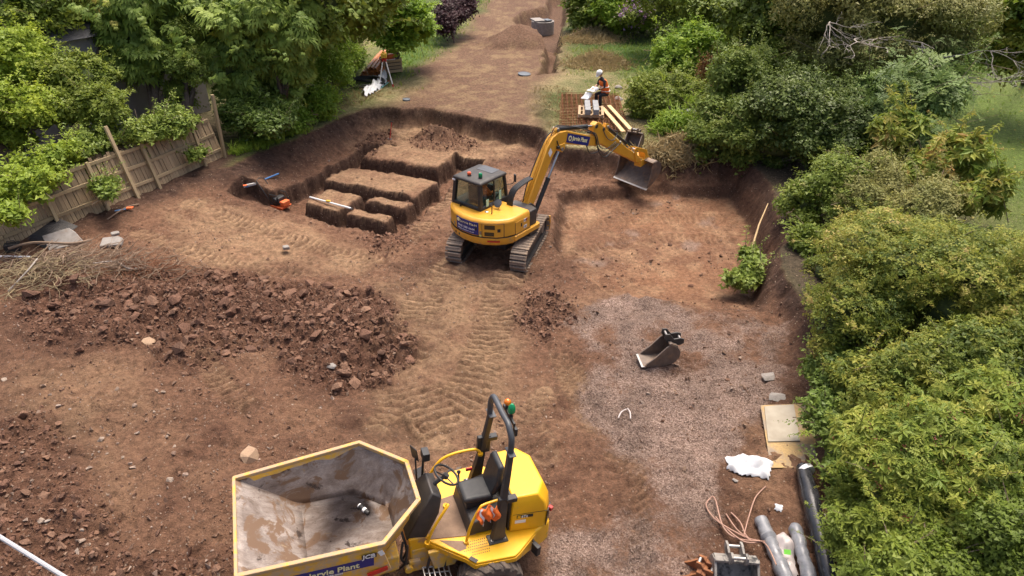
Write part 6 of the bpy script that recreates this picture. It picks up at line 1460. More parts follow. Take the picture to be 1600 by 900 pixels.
def t_spray(seed, n=9):
    """drooping flat conifer spray; grows along +x, z is its upper face"""
    r = np.random.default_rng(seed); L = []
    for k in range(n):
        t = k / (n - 1); a = (t - .5) * 1.9 + r.uniform(-.1, .1); ln = (1 - abs(t - .5) * .9) * r.uniform(.8, 1.15)
        d = np.array([math.cos(a), math.sin(a), -.12]); d /= np.linalg.norm(d); p = np.array([-.15 + .1 * abs(t - .5), (t - .5) * .25, 0])
        L.append(leaf1(p, d, np.array([0, 0, 1.]), ln * .65, .085)); e = p + d * ln * .5
        L.append(leaf1(e, d + np.array([0, 0, -.75]), np.array([0.3, 0, 1.]), ln * .5, .08))
        if k % 2: L.append(leaf1(p + d * ln * .3, d + np.array([-d[1], d[0], 0]) * .7 * (1 if k % 4 == 1 else -1) - np.array([0, 0, .25]), np.array([0, 0, 1.]), ln * .36, .07))
    return cluster(L)
TB = [t_broad(s) for s in range(5)]; TBS = [t_broad(20 + s, 9, .5, .17) for s in range(5)]; TR_ = [t_rosette(40 + s) for s in range(4)]; TPN = [t_pinnate(60 + s) for s in range(4)]; TSP = [t_spray(80 + s) for s in range(4)]
T_FINE = [t_broad(100 + s, 12, .42, .07, .0) for s in range(4)]; T_LONG = [t_rosette(120 + s, 7, 1.0, .15, .8) for s in range(4)]; T_IVY = [t_broad(140 + s, 6, .5, .3, .3) for s in range(4)]
def tuft(seed, n=7, lean=.55, wd=.035):
    r = np.random.default_rng(seed); V = []; F = []
    for k in range(n):
        a = r.uniform(0, 6.28); d = np.array([math.cos(a), math.sin(a), 0]) * r.uniform(.15, lean); s = np.array([-math.sin(a), math.cos(a), 0]) * wd; b = r.normal(0, .14, 3) * np.array([1, 1, 0]); h = r.uniform(.6, 1.1); o = len(V)
        md = b + d * .45 + np.array([0, 0, h * .65]); V += [b - s, b + s, md + s * .8, md - s * .8, b + d * 1.2 + np.array([0, 0, h * (1 - lean * .35)])]; F += [[o, o + 1, o + 2], [o, o + 2, o + 3], [o + 3, o + 2, o + 4]]
    return np.array(V), np.array(F)
T_TUFT = [tuft(s) for s in range(5)]; T_BLADE = [tuft(20 + s, 9, 1.1) for s in range(4)]

def sublobes(lobes, k, frac, seed):
    r = np.random.default_rng(seed); out = []
    for (x, y, z, a, b, c) in lobes:
        for i in range(k):
            v = r.normal(size=3); v /= np.linalg.norm(v); v[2] = abs(v[2]) * 1.0 if r.uniform() < .7 else v[2]
            q = r.uniform(.55, .85); f = frac * r.uniform(.65, 1.25); out.append((x + v[0] * a * q, y + v[1] * b * q, z + v[2] * c * q, a * f, b * f, c * f * .85))
    return out
def cloud(lobes, n, seed, shell=.72, upb=.35, under=.35):
    r = np.random.default_rng(seed); L = np.array(lobes); ar = (L[:, 3] * L[:, 4] + L[:, 3] * L[:, 5] + L[:, 4] * L[:, 5]); pk = r.choice(len(L), int(n * 2.2), p=ar / ar.sum())
    v = r.normal(size=(len(pk), 3)); v /= np.linalg.norm(v, axis=1, keepdims=True); low = (v[:, 2] < -.25) & (r.uniform(size=len(pk)) > under); v[low, 2] *= -1
    rad = shell + (1.12 - shell) * r.uniform(size=len(pk)) ** .7; rad = rad * (1 + .38 * (vnoise(v[:, 0] * 2.6 + pk * 3.1, v[:, 1] * 2.6 + v[:, 2] * 2.9, seed) - .45)); spr = r.uniform(size=len(pk)) < .08; rad[spr] *= r.uniform(1.05, 1.35, spr.sum())
    p = L[pk, :3] + v * L[pk, 3:] * rad[:, None]
    iw = 1 / L[:, 3:] ** 2; Q = np.concatenate([p * p, p], 1).astype(np.float32); A = np.concatenate([iw, -2 * L[:, :3] * iw], 1).T.astype(np.float32)
    D2 = Q @ A + (L[:, :3] ** 2 * iw).sum(1).astype(np.float32); D2[np.arange(len(pk)), pk] = 9; ins = (D2.min(1) < .5).astype(float)
    away = (v * (np.array([0, 0, CAM_H]) - p)).sum(1) / np.linalg.norm(np.array([0, 0, CAM_H]) - p, axis=1) < -.45; keep = np.nonzero((ins < .5) & ~(away & (r.uniform(size=len(pk)) < .6)))[0][:n]
    p = p[keep]; nr = v[keep] / L[pk[keep], 3:]; nr /= np.linalg.norm(nr, axis=1, keepdims=True); nr = nr * (1 - upb) + np.array([0, 0, 1.0]) * upb + r.normal(0, .28, (len(keep), 3))
    hue = r.uniform(0, 1, len(L))[pk[keep]]
    return p, nr, hue, rad[keep], v[keep]
def shoots(lobes, m_, seed, ln):
    p, nr, hue, _, v = cloud(lobes, m_, seed, .92, .2, .05); r = np.random.default_rng(seed + 3); k = len(p)
    d = v * .8 + np.array([0, 0, .45]) + r.normal(0, .35, (k, 3)); d /= np.linalg.norm(d, axis=1, keepdims=True); L = ln * .9 * r.uniform(.35, 1.1, k)
    t = np.linspace(0, 1, 8)
    pp = p[:, None, :] + d[:, None, :] * (L[:, None] * t)[..., None] - np.array([0, 0, .22]) * (L[:, None] * t ** 2)[..., None]
    nn = np.repeat((d * .4 + np.array([0, 0, .7]))[:, None, :], 8, 1) + r.normal(0, .4, (k, 8, 3))
    return pp, nn, np.repeat(hue[:, None], 8, 1), np.repeat(v[:, None], 8, 1)
def crown_obj(name, lobes, n, size, temps, mat, seed, parent, attr=(0, 1), svar=.38, spray=False, shell=.66, upb=.35, under=.35, hz=.45, sh=1.0):
    p, nr, hue, rad, v = cloud(lobes, n, seed, shell, upb, under)
    r = np.random.default_rng(seed + 1); sp_, sn_, sh_, sv_ = shoots(lobes, max(6, int(n * .021 * sh)), seed + 5, size * 6.5)
    sc1 = np.full(len(p), 1.0); sc2 = np.tile(np.linspace(.95, .45, 8), len(sp_))
    p = np.concatenate([p, sp_.reshape(-1, 3)]); nr = np.concatenate([nr, sn_.reshape(-1, 3)]); hue = np.concatenate([hue, np.clip(sh_.reshape(-1) + .2, 0, 1)]); v = np.concatenate([v, sv_.reshape(-1, 3)]); k = len(p)
    patch_ = vnoise(p[:, 0] * 1.7 + p[:, 2], p[:, 1] * 1.7 - p[:, 2] * 1.3, seed)
    at = attr[0] + (attr[1] - attr[0]) * np.clip(hue * hz * .6 + patch_ * .35 + (.8 - hz * .6) * r.uniform(0, 1, k) - .08, 0, 1)
    s = size * np.clip(np.exp(r.normal(0, svar, k)), .45, 1.65) * np.concatenate([sc1, sc2])
    if spray:
        z = nr; out = v * np.array([1, 1, .25]) + np.array([0, 0, -.25]) + r.normal(0, .3, (k, 3)); z = z / np.linalg.norm(z, axis=1, keepdims=True); x = out - (out * z).sum(1, keepdims=True) * z; x /= (np.linalg.norm(x, axis=1, keepdims=True) + 1e-9); rot = np.stack([x, np.cross(z, x), z], axis=2)
    else: rot = rot_to(nr, r.uniform(0, 6.28, k))
    loc = np.array(parent.location) if parent is not None else np.zeros(3)
    if parent is not None and not spray and len(sp_) > 8:      # bare stems showing between the leaves
        m = MB(); L0 = Vector(parent.location)
        for q in sp_[::max(1, len(sp_) // 26)]: a_ = Vector(q[0]) - L0; b_ = Vector(q[7]) - L0; c_ = Vector(q[4]) - L0; m.tube([a_ - (b_ - a_) * .9, a_, c_, b_], [.012, .010, .007, .003], 4)
        tag(m.build("twigs", M_TWIG2, parent), kind="stuff")
    return scatter(name, temps, p - loc, rot, s, mat, at, parent)
def lumpy(name, lobes, mat, parent, f=.62, seed=0):
    """dense twiggy heart of a crown"""
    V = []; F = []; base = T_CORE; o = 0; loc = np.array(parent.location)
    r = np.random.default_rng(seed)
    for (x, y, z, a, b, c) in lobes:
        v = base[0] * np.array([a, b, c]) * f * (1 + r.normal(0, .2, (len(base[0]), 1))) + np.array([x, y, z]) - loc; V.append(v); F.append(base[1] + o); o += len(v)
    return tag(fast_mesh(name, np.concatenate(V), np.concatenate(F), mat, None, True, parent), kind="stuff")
bm = bmesh.new(); bmesh.ops.create_icosphere(bm, subdivisions=1, radius=1.0); bm.verts.index_update(); T_CORE = (np.array([v.co[:] for v in bm.verts]), np.array([[v.index for v in f.verts] for f in bm.faces])); bm.free()
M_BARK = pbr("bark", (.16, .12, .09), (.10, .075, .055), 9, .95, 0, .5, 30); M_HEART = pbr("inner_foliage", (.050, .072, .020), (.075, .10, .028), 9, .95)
M_TWIG2 = pbr("shrub_twig", (.24, .18, .12), (.16, .12, .08), 6, .9)
M_DEADW = pbr("pale_dead_wood", (.42, .37, .32), (.32, .28, .24), 9, .9)
def limb_tubes(base, lobes, r0, seed, n=6, mat=None, parent=None, name="trunk"):
    r = random.Random(seed); m = MB(); loc = Vector(parent.location); b = Vector(base) - loc
    cz = sum(l[2] for l in lobes) / len(lobes); cx = sum(l[0] for l in lobes) / len(lobes); cy = sum(l[1] for l in lobes) / len(lobes); top = Vector((cx, cy, cz)) - loc
    m.tube([b, b.lerp(top, .35) + Vector((r.uniform(-.1, .1), r.uniform(-.1, .1), 0)), b.lerp(top, .75)], [r0, r0 * .75, r0 * .45], 9)
    for l in r.sample(lobes, min(n, len(lobes))):
        e = Vector(l[:3]) - loc; s = b.lerp(top, r.uniform(.25, .7)); mid_ = s.lerp(e, .5) + Vector((r.uniform(-.2, .2), r.uniform(-.2, .2), r.uniform(0, .2))); m.tube([s, mid_, e], [r0 * .4, r0 * .25, r0 * .1], 6)
    return m.build(name, mat or M_BARK, parent)
def plant(name, label, cat, lobes, mat, temps, n, size, seed, base=None, trunk=.0, k=7, frac=.5, group=None, **kw):
    """lobes in the place; a trunk, a twiggy heart and leaf clusters"""
    lobes = [tuple(l) if len(l) == 6 else (*l[:3], l[3], l[3], l[3]) for l in lobes]
    bx, by_ = (base if base else (lobes[0][0], lobes[0][1])); bz = float(GH(bx, by_)); r = empty(name, (bx, by_, bz)); tag(r, label, cat, group)
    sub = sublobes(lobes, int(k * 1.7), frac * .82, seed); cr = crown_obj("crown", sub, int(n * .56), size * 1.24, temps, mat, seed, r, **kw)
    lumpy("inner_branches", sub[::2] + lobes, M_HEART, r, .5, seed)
    if trunk: limb_tubes((bx, by_, bz - .1), sub, trunk, seed, 6, None, r)
    return r, sub
def L3(px, py, z, rx, ry=None, rz=None): x, y = P(px, py, z); return (x, y, z, rx, ry or rx, rz or rx)

def LL(px, py, z, rx, ry=None, rz=None): return L3(px, py, 1 + (z - 1) * .82, rx * .78, (ry or rx) * .78, (rz or rx) * .78)
LM_SYC = leaf_mat("sycamore_leaf", [(0.153, 0.232, 0.025), (0.284, 0.37, 0.039), (0.447, 0.5, 0.063)], .3)
LM_MID = leaf_mat("mid_green_leaf", [(0.077, 0.117, 0.016), (0.145, 0.2, 0.026), (0.256, 0.298, 0.043)], .25)
LM_IVY = leaf_mat("ivy_leaf", [(0.066, 0.113, 0.02), (0.139, 0.204, 0.032), (0.261, 0.319, 0.054)], .2, .5)
LM_CON = leaf_mat("cypress_spray", [(0.091, 0.159, 0.03), (0.183, 0.266, 0.045), (0.329, 0.407, 0.075)], .25)
LM_GOLD = leaf_mat("golden_cypress_spray", [(0.156, 0.232, 0.03), (0.297, 0.341, 0.048), (0.562, 0.421, 0.12)], .2)
LM_BRT = leaf_mat("bright_privet_leaf", [(0.111, 0.206, 0.022), (0.203, 0.317, 0.035), (0.332, 0.429, 0.055)], .3)
LM_MAP = leaf_mat("purple_maple_leaf", [(0.024, 0.012, 0.014), (0.054, 0.022, 0.026), (0.09, 0.038, 0.041)], .2)
LM_YEL = leaf_mat("yellowing_shrub_leaf", [(.045, .075, .014), (.10, .145, .022), (.20, .235, .034), (.34, .33, .06), (.42, .29, .12)], .3)
LM_YG = leaf_mat("yellow_green_leaf", [(0.092, 0.145, 0.024), (0.163, 0.224, 0.038), (0.27, 0.297, 0.066)], .3)
LM_ELD = leaf_mat("elder_leaf", [(0.085, 0.145, 0.024), (0.17, 0.231, 0.034), (0.298, 0.33, 0.054), (0.483, 0.436, 0.108), (0.369, 0.145, 0.084)], .3)
LM_HOL = leaf_mat("holly_leaf", [(0.041, 0.071, 0.013), (0.081, 0.121, 0.02), (0.149, 0.192, 0.032)], .1, .5)
LM_ROW = leaf_mat("rowan_leaf", [(0.078, 0.132, 0.036), (0.135, 0.205, 0.05), (0.241, 0.317, 0.084)], .2)
LM_CHE = leaf_mat("cherry_leaf", [(0.099, 0.165, 0.022), (0.185, 0.251, 0.036), (0.298, 0.304, 0.054), (0.426, 0.264, 0.084)], .3)
LM_OLV = leaf_mat("grey_olive_leaf", [(0.135, 0.152, 0.042), (0.234, 0.238, 0.066), (0.355, 0.317, 0.108)], .2)
LM_BRN = leaf_mat("russet_leaf", [(0.176, 0.092, 0.034), (0.329, 0.153, 0.047), (0.243, 0.205, 0.055)], .2)
LM_AUT = leaf_mat("autumn_maple_leaf", [(0.085, 0.145, 0.019), (0.156, 0.224, 0.029), (0.284, 0.277, 0.036), (0.596, 0.317, 0.06)], .3)
LM_GRS = leaf_mat("green_grass", [(0.111, 0.205, 0.026), (0.209, 0.317, 0.044), (0.396, 0.409, 0.094)], .25, .7)
LM_STRAW = leaf_mat("dry_straw", [(0.3, 0.225, 0.1), (0.42, 0.33, 0.17), (0.24, 0.19, 0.09)], .2, .8)
LM_PUR = leaf_mat("hydrangea_petal", [(0.35, 0.17, 0.36), (0.5, 0.28, 0.48), (0.3, 0.22, 0.5)], .2); LM_WHT = leaf_mat("white_petal", [(0.7, 0.7, 0.62), (0.75, 0.75, 0.75)], .2); LM_ORF = leaf_mat("orange_petal", [(0.7, 0.25, 0.03), (0.75, 0.4, 0.05)], .2); LM_BERRY = leaf_mat("elder_berry", [(0.1, 0.012, 0.018), (0.2, 0.03, 0.035), (0.28, 0.08, 0.07)], .05)

# ---------------- left boundary: trees behind the fence
plant("sycamore_tree", "bright yellow-green broadleaf tree at the left edge behind the fence", "tree", [LL(20, 110, 4.4, 1.9, 1.7, 1.5), LL(55, 185, 3.3, 1.2, 1.2, 1.0), LL(-40, 180, 3.6, 1.5), LL(15, 215, 2.6, .7, .7, .6)], LM_SYC, TB, 13000, .135, 301, P(10, 300, 1.0), .18, 8, .48)
plant("sycamore_tree", "mid green broadleaf tree beside the bright one, over the leaning fence", "tree", [LL(130, 125, 4.2, 1.2, 1.1, 1.0), LL(165, 180, 3.2, 1.0), LL(105, 170, 3.4, .9)], LM_MID, TB, 9000, .13, 303, P(125, 265, 1.0), .14, 7, .5, attr=(.3, 1))
plant("golden_cypress", "golden-tipped cypress with drooping sprays above the broadleaf trees", "tree", [LL(110, 22, 5.8, 1.9, 1.5, 1.2), LL(150, 55, 4.9, 1.2, 1.0, .8), LL(70, 40, 5.4, 1.2, 1.0, .8)], LM_GOLD, TSP, 4200, .36, 305, P(120, 250, 1.0), .2, 8, .45, spray=True, upb=.5)
plant("golden_cypress", "dark green top-left tree behind the golden cypress", "tree", [LL(15, 10, 6.4, 2.0), LL(60, -20, 6.8, 2.2)], LM_MID, TB, 7000, .16, 306, P(10, 210, 1.0), .2)
plant("cypress_tree", "tall dark cypress with layered sprays left of the wooden post", "tree", [LL(240, 20, 5.8, 2.0, 1.8, 1.4), LL(225, 90, 4.2, 1.5, 1.2, 1.0), LL(300, 50, 4.9, 1.5, 1.3, 1.2), LL(200, 55, 5.0, 1.2)], LM_CON, TSP, 6500, .36, 307, P(235, 225, 1.0), .22, 8, .45, spray=True, upb=.5)
plant("ivy_clad_tree", "ivy-clad tree with small pale leaves between the cypresses", "tree", [LL(290, 70, 4.6, .9, .9, 1.2), LL(300, 115, 3.6, .85, .85, 1.0), LL(285, 150, 2.6, .6, .6, .8)], LM_IVY, TBS, 9000, .115, 309, P(292, 225, 1.0), .2, 8, .5, attr=(.35, 1))
plant("cypress_tree", "dark cypress right of the ivy-clad tree, drooping over the bank", "tree", [LL(370, 25, 5.6, 2.0, 1.8, 1.5), LL(365, 100, 3.8, 1.4, 1.2, 1.3), LL(420, 60, 4.6, 1.5, 1.4, 1.4)], LM_CON, TSP, 6500, .36, 311, P(380, 215, 1.0), .24, 8, .45, spray=True, upb=.5)
plant("cypress_tree", "dense green cypress leaning into the bright hedge above the pipes", "tree", [LL(445, 35, 5.4, 1.7, 1.6, 1.6), LL(455, 105, 3.4, 1.2, 1.1, 1.3), LL(440, 150, 2.0, .9, .9, .9)], LM_CON, TSP, 6000, .34, 313, P(445, 195, 1.0), .2, 8, .45, spray=True, upb=.5, attr=(.3, 1))
plant("privet_hedge", "bright green fine-leaved hedge bush beside the drain pipes", "bush", [LL(505, 60, 3.6, 1.3, 1.3, 1.5), LL(520, 120, 2.0, 1.0, 1.0, 1.3), LL(500, 165, 1.4, .8, .8, .9), LL(545, 90, 2.2, .9)], LM_BRT, T_FINE, 11000, .24, 315, P(515, 180, .8), .1, 9, .42)
plant("broadleaf_tree", "layered bright green tree over the pipe pile", "tree", [LL(620, 25, 4.0, 1.6, 1.5, 1.0), LL(610, 60, 2.8, 1.5, 1.4, .8), LL(650, 40, 3.2, 1.2, 1.2, .8), LL(585, 35, 3.6, 1.3)], LM_BRT, TB, 6500, .24, 317, P(622, 105, .8), .14, 8, .45, attr=(0, .85), upb=.6)
plant("broadleaf_tree", "mid green tree at the top between the hedge and the layered tree", "tree", [LL(540, 15, 5.4, 2.0), LL(580, 5, 5.6, 1.8), LL(500, -5, 6.2, 2.2)], LM_MID, TB, 5500, .24, 318, P(560, 100, .8), .16, 7, .5, attr=(.35, 1))
plant("purple_maple", "small purple-leaved maple standing on the far lawn", "tree", [LL(709, 22, 2.3, 1.15, 1.1, .85), LL(697, 40, 1.9, .65), LL(722, 10, 2.6, .9)], LM_MAP, TBS, 4200, .2, 319, P(710, 66, .8), .06, 8, .5)
for k_, (px, py, z_, lab) in enumerate(((60, -12, 4.6, "leftmost dark tree of the row along the top edge"), (200, -12, 4.4, "second dark tree from the left along the top edge"), (330, -12, 4.4, "third dark tree from the left along the top edge"), (440, -12, 4.4, "fourth dark tree from the left along the top edge"))):
    plant("backdrop_tree", lab, "tree", [L3(px, py, z_, 3.4, 2.0, 2.6), L3(px + 30, py + 30, z_ - 1.2, 2.6), L3(px - 30, py + 30, z_ - 1.2, 2.6)], LM_MID, TB, 5500, .3, 350 + k_, P(px, py + 60, .8), .2, 7, .5, attr=(.2, .95))
# ivy over the fence
def strip_lobes(pts, z, rad, n, seed, zj=.3):
    r = random.Random(seed); out = []
    line = smooth_line(pts, 6)
    for i in range(n): q = line[int(i / n * (len(line) - 1))]; a = rad * r.uniform(.7, 1.2); out.append((*P(q[0] + r.uniform(-8, 8), q[1] + r.uniform(-5, 5), z + r.uniform(-zj, zj)), z + r.uniform(-zj, zj), a, a, a * .8))
    return out
plant("ivy_hedge", "bright ivy mass spilling over the left end of the fence", "ivy", strip_lobes([(-10, 312), (25, 292), (70, 272), (125, 250)], 2.1, .36, 18, 1), LM_SYC, T_IVY, 6500, .13, 321, P(20, 330, 1.0), 0, 4, .6, attr=(0, .75))
plant("ivy_hedge", "ivy trailing over the middle of the fence top", "ivy", strip_lobes([(130, 240), (180, 218), (230, 206), (275, 196), (305, 186)], 2.2, .28, 18, 2, .2), LM_IVY, T_IVY, 6500, .12, 323, P(230, 235, 1.2), 0, 4, .6, attr=(.4, 1))
plant("ivy_hedge", "dark ivy bank behind the tallest fence post", "ivy", strip_lobes([(372, 182), (395, 184), (420, 180), (455, 185)], 1.6, .55, 16, 3, .4), LM_IVY, T_IVY, 8500, .12, 325, P(390, 205, 1.0), 0, 4, .6, attr=(.0, .6))
plant("ivy_hedge", "ivy hanging down the boards left of the tall post", "ivy", strip_lobes([(138, 255), (150, 275), (166, 296), (172, 312)], 1.45, .2, 12, 4, .1), LM_IVY, T_IVY, 2600, .11, 327, P(160, 300, 1.0), 0, 3, .6, attr=(.3, 1))
plant("ivy_hedge", "small ivy patch on the boards between the last two posts", "ivy", strip_lobes([(285, 222), (300, 232), (312, 246)], 1.25, .15, 8, 5, .1), LM_IVY, T_IVY, 1600, .11, 329, P(300, 245, 1.0), 0, 3, .6, attr=(.2, .9))
plant("nettle_clump", "low leafy clump on the verge under the dark cypress", "plant", [L3(455, 195, 1.1, .6, .5, .35), L3(470, 188, 1.1, .5, .5, .4)], LM_BRT, TBS, 1500, .13, 331, P(455, 200, .9), 0, 5, .5, attr=(0, .7))
# ---------------- right: shrubs, from the camera outward
pl, sb = plant("yellowing_shrub", "large yellow-green shrub with reddish tips right of the gravel", "shrub", [L3(1420, 440, 2.3, 2.0, 1.7, 1.2), L3(1345, 500, 1.9, 1.05, 1.1, .9), L3(1500, 480, 2.3, 1.5, 1.4, 1.1), L3(1360, 405, 2.0, 1.2, 1.1, .9), L3(1555, 440, 2.2, 1.2), L3(1300, 575, 1.2, .5, .6, .6), L3(1285, 425, .9, .5, .5, .5), L3(1300, 480, 1.2, .6, .6, .55), L3(1620, 520, 2.2, 1.5)], LM_YEL, TR_ + TBS + TBS, 30000, .075, 401, P(1400, 500, .5), .08, 9, .42, attr=(.0, 1.0), sh=1.3)
pl, sb = plant("elder_bush", "pale yellow-leaved elder with dark berries in the lower right", "shrub", [L3(1440, 720, 1.9, 1.05, .95, .85), L3(1500, 800, 1.7, .9, .8, .7), L3(1400, 790, 1.5, .7, .7, .6), L3(1560, 690, 1.9, 1.0)], LM_ELD, TR_ + T_LONG + TPN[:2], 12000, .098, 403, P(1450, 780, .5), .06, 9, .45, attr=(.0, .7))
r_b = np.random.default_rng(5); pb3, nb3, _, _, _ = cloud(sb, 90, 77, 1.12, .6, .0)
scatter("berries", [hull(7, 300 + s) for s in range(4)], np.repeat(pb3, 12, 0) + r_b.normal(0, .035, (len(pb3) * 12, 3)) - np.array(pl.location), rand_rot(len(pb3) * 12), np.full(len(pb3) * 12, .014), LM_BERRY, r_b.uniform(0, 1, len(pb3) * 12), pl)
plant("green_shrub", "fresh green shrub between the yellowing shrub and the elder", "shrub", [L3(1480, 600, 1.9, 1.2, 1.0, .8), L3(1380, 620, 1.6, .9, .9, .7), L3(1570, 590, 2.0, 1.2)], LM_YEL, TR_ + TBS, 13000, .085, 405, P(1470, 640, .5), .06, 8, .45, attr=(0, .85))
plant("ivy_bush", "dark ivy bush overhanging the strand boards", "bush", [L3(1300, 600, 1.0, .52, .6, .6), L3(1308, 660, .95, .48, .5, .5), L3(1312, 720, .7, .36, .45, .4)], LM_IVY, T_IVY, 7500, .085, 407, P(1300, 680, .5), 0, 7, .5, attr=(0, .75))
plant("green_shrub", "mid green shrub over the black roll in the bottom right corner", "shrub", [L3(1368, 850, 1.2, .62, .65, .55), L3(1335, 800, .9, .36, .4, .4), L3(1420, 890, 1.3, .8), L3(1350, 915, .9, .42)], LM_MID, TBS + TPN[:2] + TR_, 8500, .085, 409, P(1360, 880, .4), .05, 8, .45, attr=(.2, 1))
plant("dark_shrub", "dark fine-leaved bush at the right edge of the bottom corner", "shrub", [L3(1540, 860, 1.6, .9), L3(1600, 800, 1.8, 1.0), L3(1480, 900, 1.3, .7)], LM_MID, TBS, 8500, .085, 411, P(1550, 890, .4), .05, 8, .45, attr=(0, .7))
plant("green_shrub", "dark green shrub on the pit's right bank", "shrub", [L3(1268, 320, 1.4, .8, .75, .7), L3(1300, 295, 1.7, .9), L3(1262, 380, .9, .4, .45, .45)], LM_MID, TBS, 9000, .12, 413, P(1270, 360, .6), .07, 8, .45, attr=(.1, .95))
plant("holly_bush", "large dark glossy holly bush at the back right corner of the pit", "bush", [L3(1248, 180, 2.4, 1.7, 1.5, 1.4), L3(1222, 228, 1.5, 1.0, .9, .9), L3(1290, 220, 1.9, 1.3)], LM_HOL, TBS, 14000, .15, 415, P(1240, 255, .7), .12, 9, .42)
plant("rowan_tree", "blue-green rowan with feathery leaves right of the holly", "tree", [L3(1420, 160, 2.9, 1.3, 1.2, 1.2), L3(1370, 190, 2.4, .9), L3(1450, 110, 3.2, 1.0), L3(1400, 235, 1.8, 1.0)], LM_ROW, TPN, 3600, .30, 417, P(1410, 250, .7), .08, 8, .45)
plant("cherry_tree", "cherry sapling with drooping yellow-red leaves in front of the lawn", "tree", [L3(1495, 255, 2.3, .75, .75, .75), L3(1405, 215, 2.6, .7, .7, .7), L3(1525, 305, 1.8, .7), L3(1460, 290, 1.8, .9)], LM_CHE, T_LONG, 3800, .20, 419, P(1470, 310, .7), .06, 8, .45)
plant("green_shrub", "pale grey-green twiggy shrub behind the yellowing shrub", "shrub", [L3(1370, 290, 1.8, 1.0, 1.0, .8), L3(1330, 320, 1.5, .8), L3(1430, 330, 1.7, .9)], LM_OLV, T_FINE, 8000, .15, 421, P(1370, 330, .7), .06, 8, .45, attr=(.2, 1))
pl, sb = plant("larch_tree", "sprawling olive tree with bare grey branch ends at the top right", "tree", [L3(1390, 40, 4.6, 2.6, 2.2, 1.6), L3(1320, 60, 4.2, 1.6), L3(1455, 80, 3.8, 1.4, 1.3, 1.1), L3(1300, 20, 5.0, 1.8)], LM_OLV, T_FINE, 16000, .22, 423, P(1400, 140, .7), .2, 9, .42, attr=(.1, 1))
def dead_branches(parent, starts, seed):
    r = random.Random(seed); m = MB(); loc = Vector(parent.location)
    def grow(p, d, l, rad, dep):
        pts = [p]; q = p.copy(); dd = d.copy()
        for i in range(4): dd = (dd + Vector((r.uniform(-.4, .4), r.uniform(-.4, .4), r.uniform(-.3, .25)))).normalized(); q = q + dd * l / 4; pts.append(q.copy())
        m.tube(pts, [rad * (1 - .18 * i) for i in range(5)], 5)
        if dep:
            for k in range(4): grow(pts[r.randrange(1, 5)], (dd + Vector((r.uniform(-.9, .9), r.uniform(-.9, .9), r.uniform(-.5, .4)))).normalized(), l * r.uniform(.35, .6), rad * .55, dep - 1)
    for (p, d, l) in starts: grow(Vector(p) - loc, Vector(d).normalized(), l, .03, 3)
    return tag(m.build("dead_branches", M_DEADW, parent), kind="stuff")
dead_branches(pl, [((*P(1440, 25, 4.8), 4.8), (1, -.1, .25), 2.2), ((*P(1470, 90, 3.9), 3.9), (1, -.3, .2), 1.9), ((*P(1460, 120, 3.3), 3.3), (1, -.5, -.1), 1.8), ((*P(1340, 60, 4.6), 4.6), (-.2, -.8, .2), 2.2), ((*P(1300, 40, 4.8), 4.8), (-.8, -.6, .2), 2.0), ((*P(1390, 60, 4.4), 4.4), (.1, -1, .0), 2.0), ((*P(1480, 110, 3.6), 3.6), (.7, -.8, -.3), 1.8)], 3)
plant("mixed_shrub", "pale speckled shrub left of the holly", "shrub", [L3(1140, 185, 1.9, 1.1, 1.0, 1.0), L3(1165, 130, 2.8, 1.2, 1.1, 1.2), L3(1110, 220, 1.3, .8), L3(1160, 225, 1.3, .8)], LM_YG, TBS, 8500, .15, 425, P(1140, 235, .8), .06, 8, .45, attr=(.1, .9))
plant("bright_bush", "rounded bright green bush behind the flower bed", "bush", [L3(1085, 85, 2.2, 1.7, 1.4, 1.2), L3(1060, 105, 1.8, 1.0)], LM_BRT, TB, 5200, .22, 427, P(1085, 125, .8), .06, 9, .42, attr=(0, .9))
plant("green_shrub", "rounded green shrub at the corner of the lawn behind the mesh", "shrub", [L3(1030, 150, 1.6, 1.2, 1.0, .9), L3(1065, 165, 1.4, .9), L3(1005, 165, 1.2, .6)], LM_MID, TBS, 7500, .16, 429, P(1035, 180, .8), .05, 8, .45, attr=(.4, 1))
plant("russet_shrub", "russet brown shrub between the bright bush and the holly", "shrub", [L3(1120, 130, 1.8, .8, .8, .9), L3(1105, 165, 1.3, .5)], LM_BRN, TBS, 2600, .15, 431, P(1118, 165, .8), .04, 7, .5)
plant("round_bush", "dark green bush at the top left of the far lawn bench", "bush", [L3(930, 10, 2.2, 1.6, 1.4, 1.4), L3(965, 5, 2.4, 1.8)], LM_MID, TB, 5000, .26, 433, P(945, 32, .8), .06, 8, .45, attr=(.1, .8))
plant("round_bush", "lighter green bush touching the dark bush beside the bench", "bush", [L3(952, 25, 1.9, 1.2, 1.1, 1.0)], LM_BRT, TB, 2600, .24, 434, P(955, 40, .8), .05, 8, .45)
pl, sb = plant("hydrangea", "purple hydrangea bush in flower beside the bench", "shrub", [L3(1004, 35, 1.8, 1.2, 1.0, 1.1), L3(1020, 15, 2.2, 1.3)], LM_MID, TB, 3000, .22, 435, P(1005, 55, .8), .05, 8, .45, attr=(.2, .8))
pz, nz, _, _, vz = cloud(sb, 260, 91, 1.22, .5, .1); sel = vz[:, 0] < .5; pz = pz[sel]
scatter("flower_heads", [t_broad(500 + s, 14, .3, .16) for s in range(3)], pz - np.array(pl.location), rand_rot(len(pz)), np.full(len(pz), .42), LM_PUR, RNG.uniform(0, 1, len(pz)), pl)
plant("dense_tree", "dense green trees filling the top edge right of the hydrangea", "tree", [L3(1060, 10, 3.2, 2.2), L3(1100, 40, 2.6, 1.6), L3(1120, -10, 4.2, 2.4)], LM_MID, T_FINE, 8000, .34, 437, P(1080, 60, .8), .14, 8, .45, attr=(.35, 1))
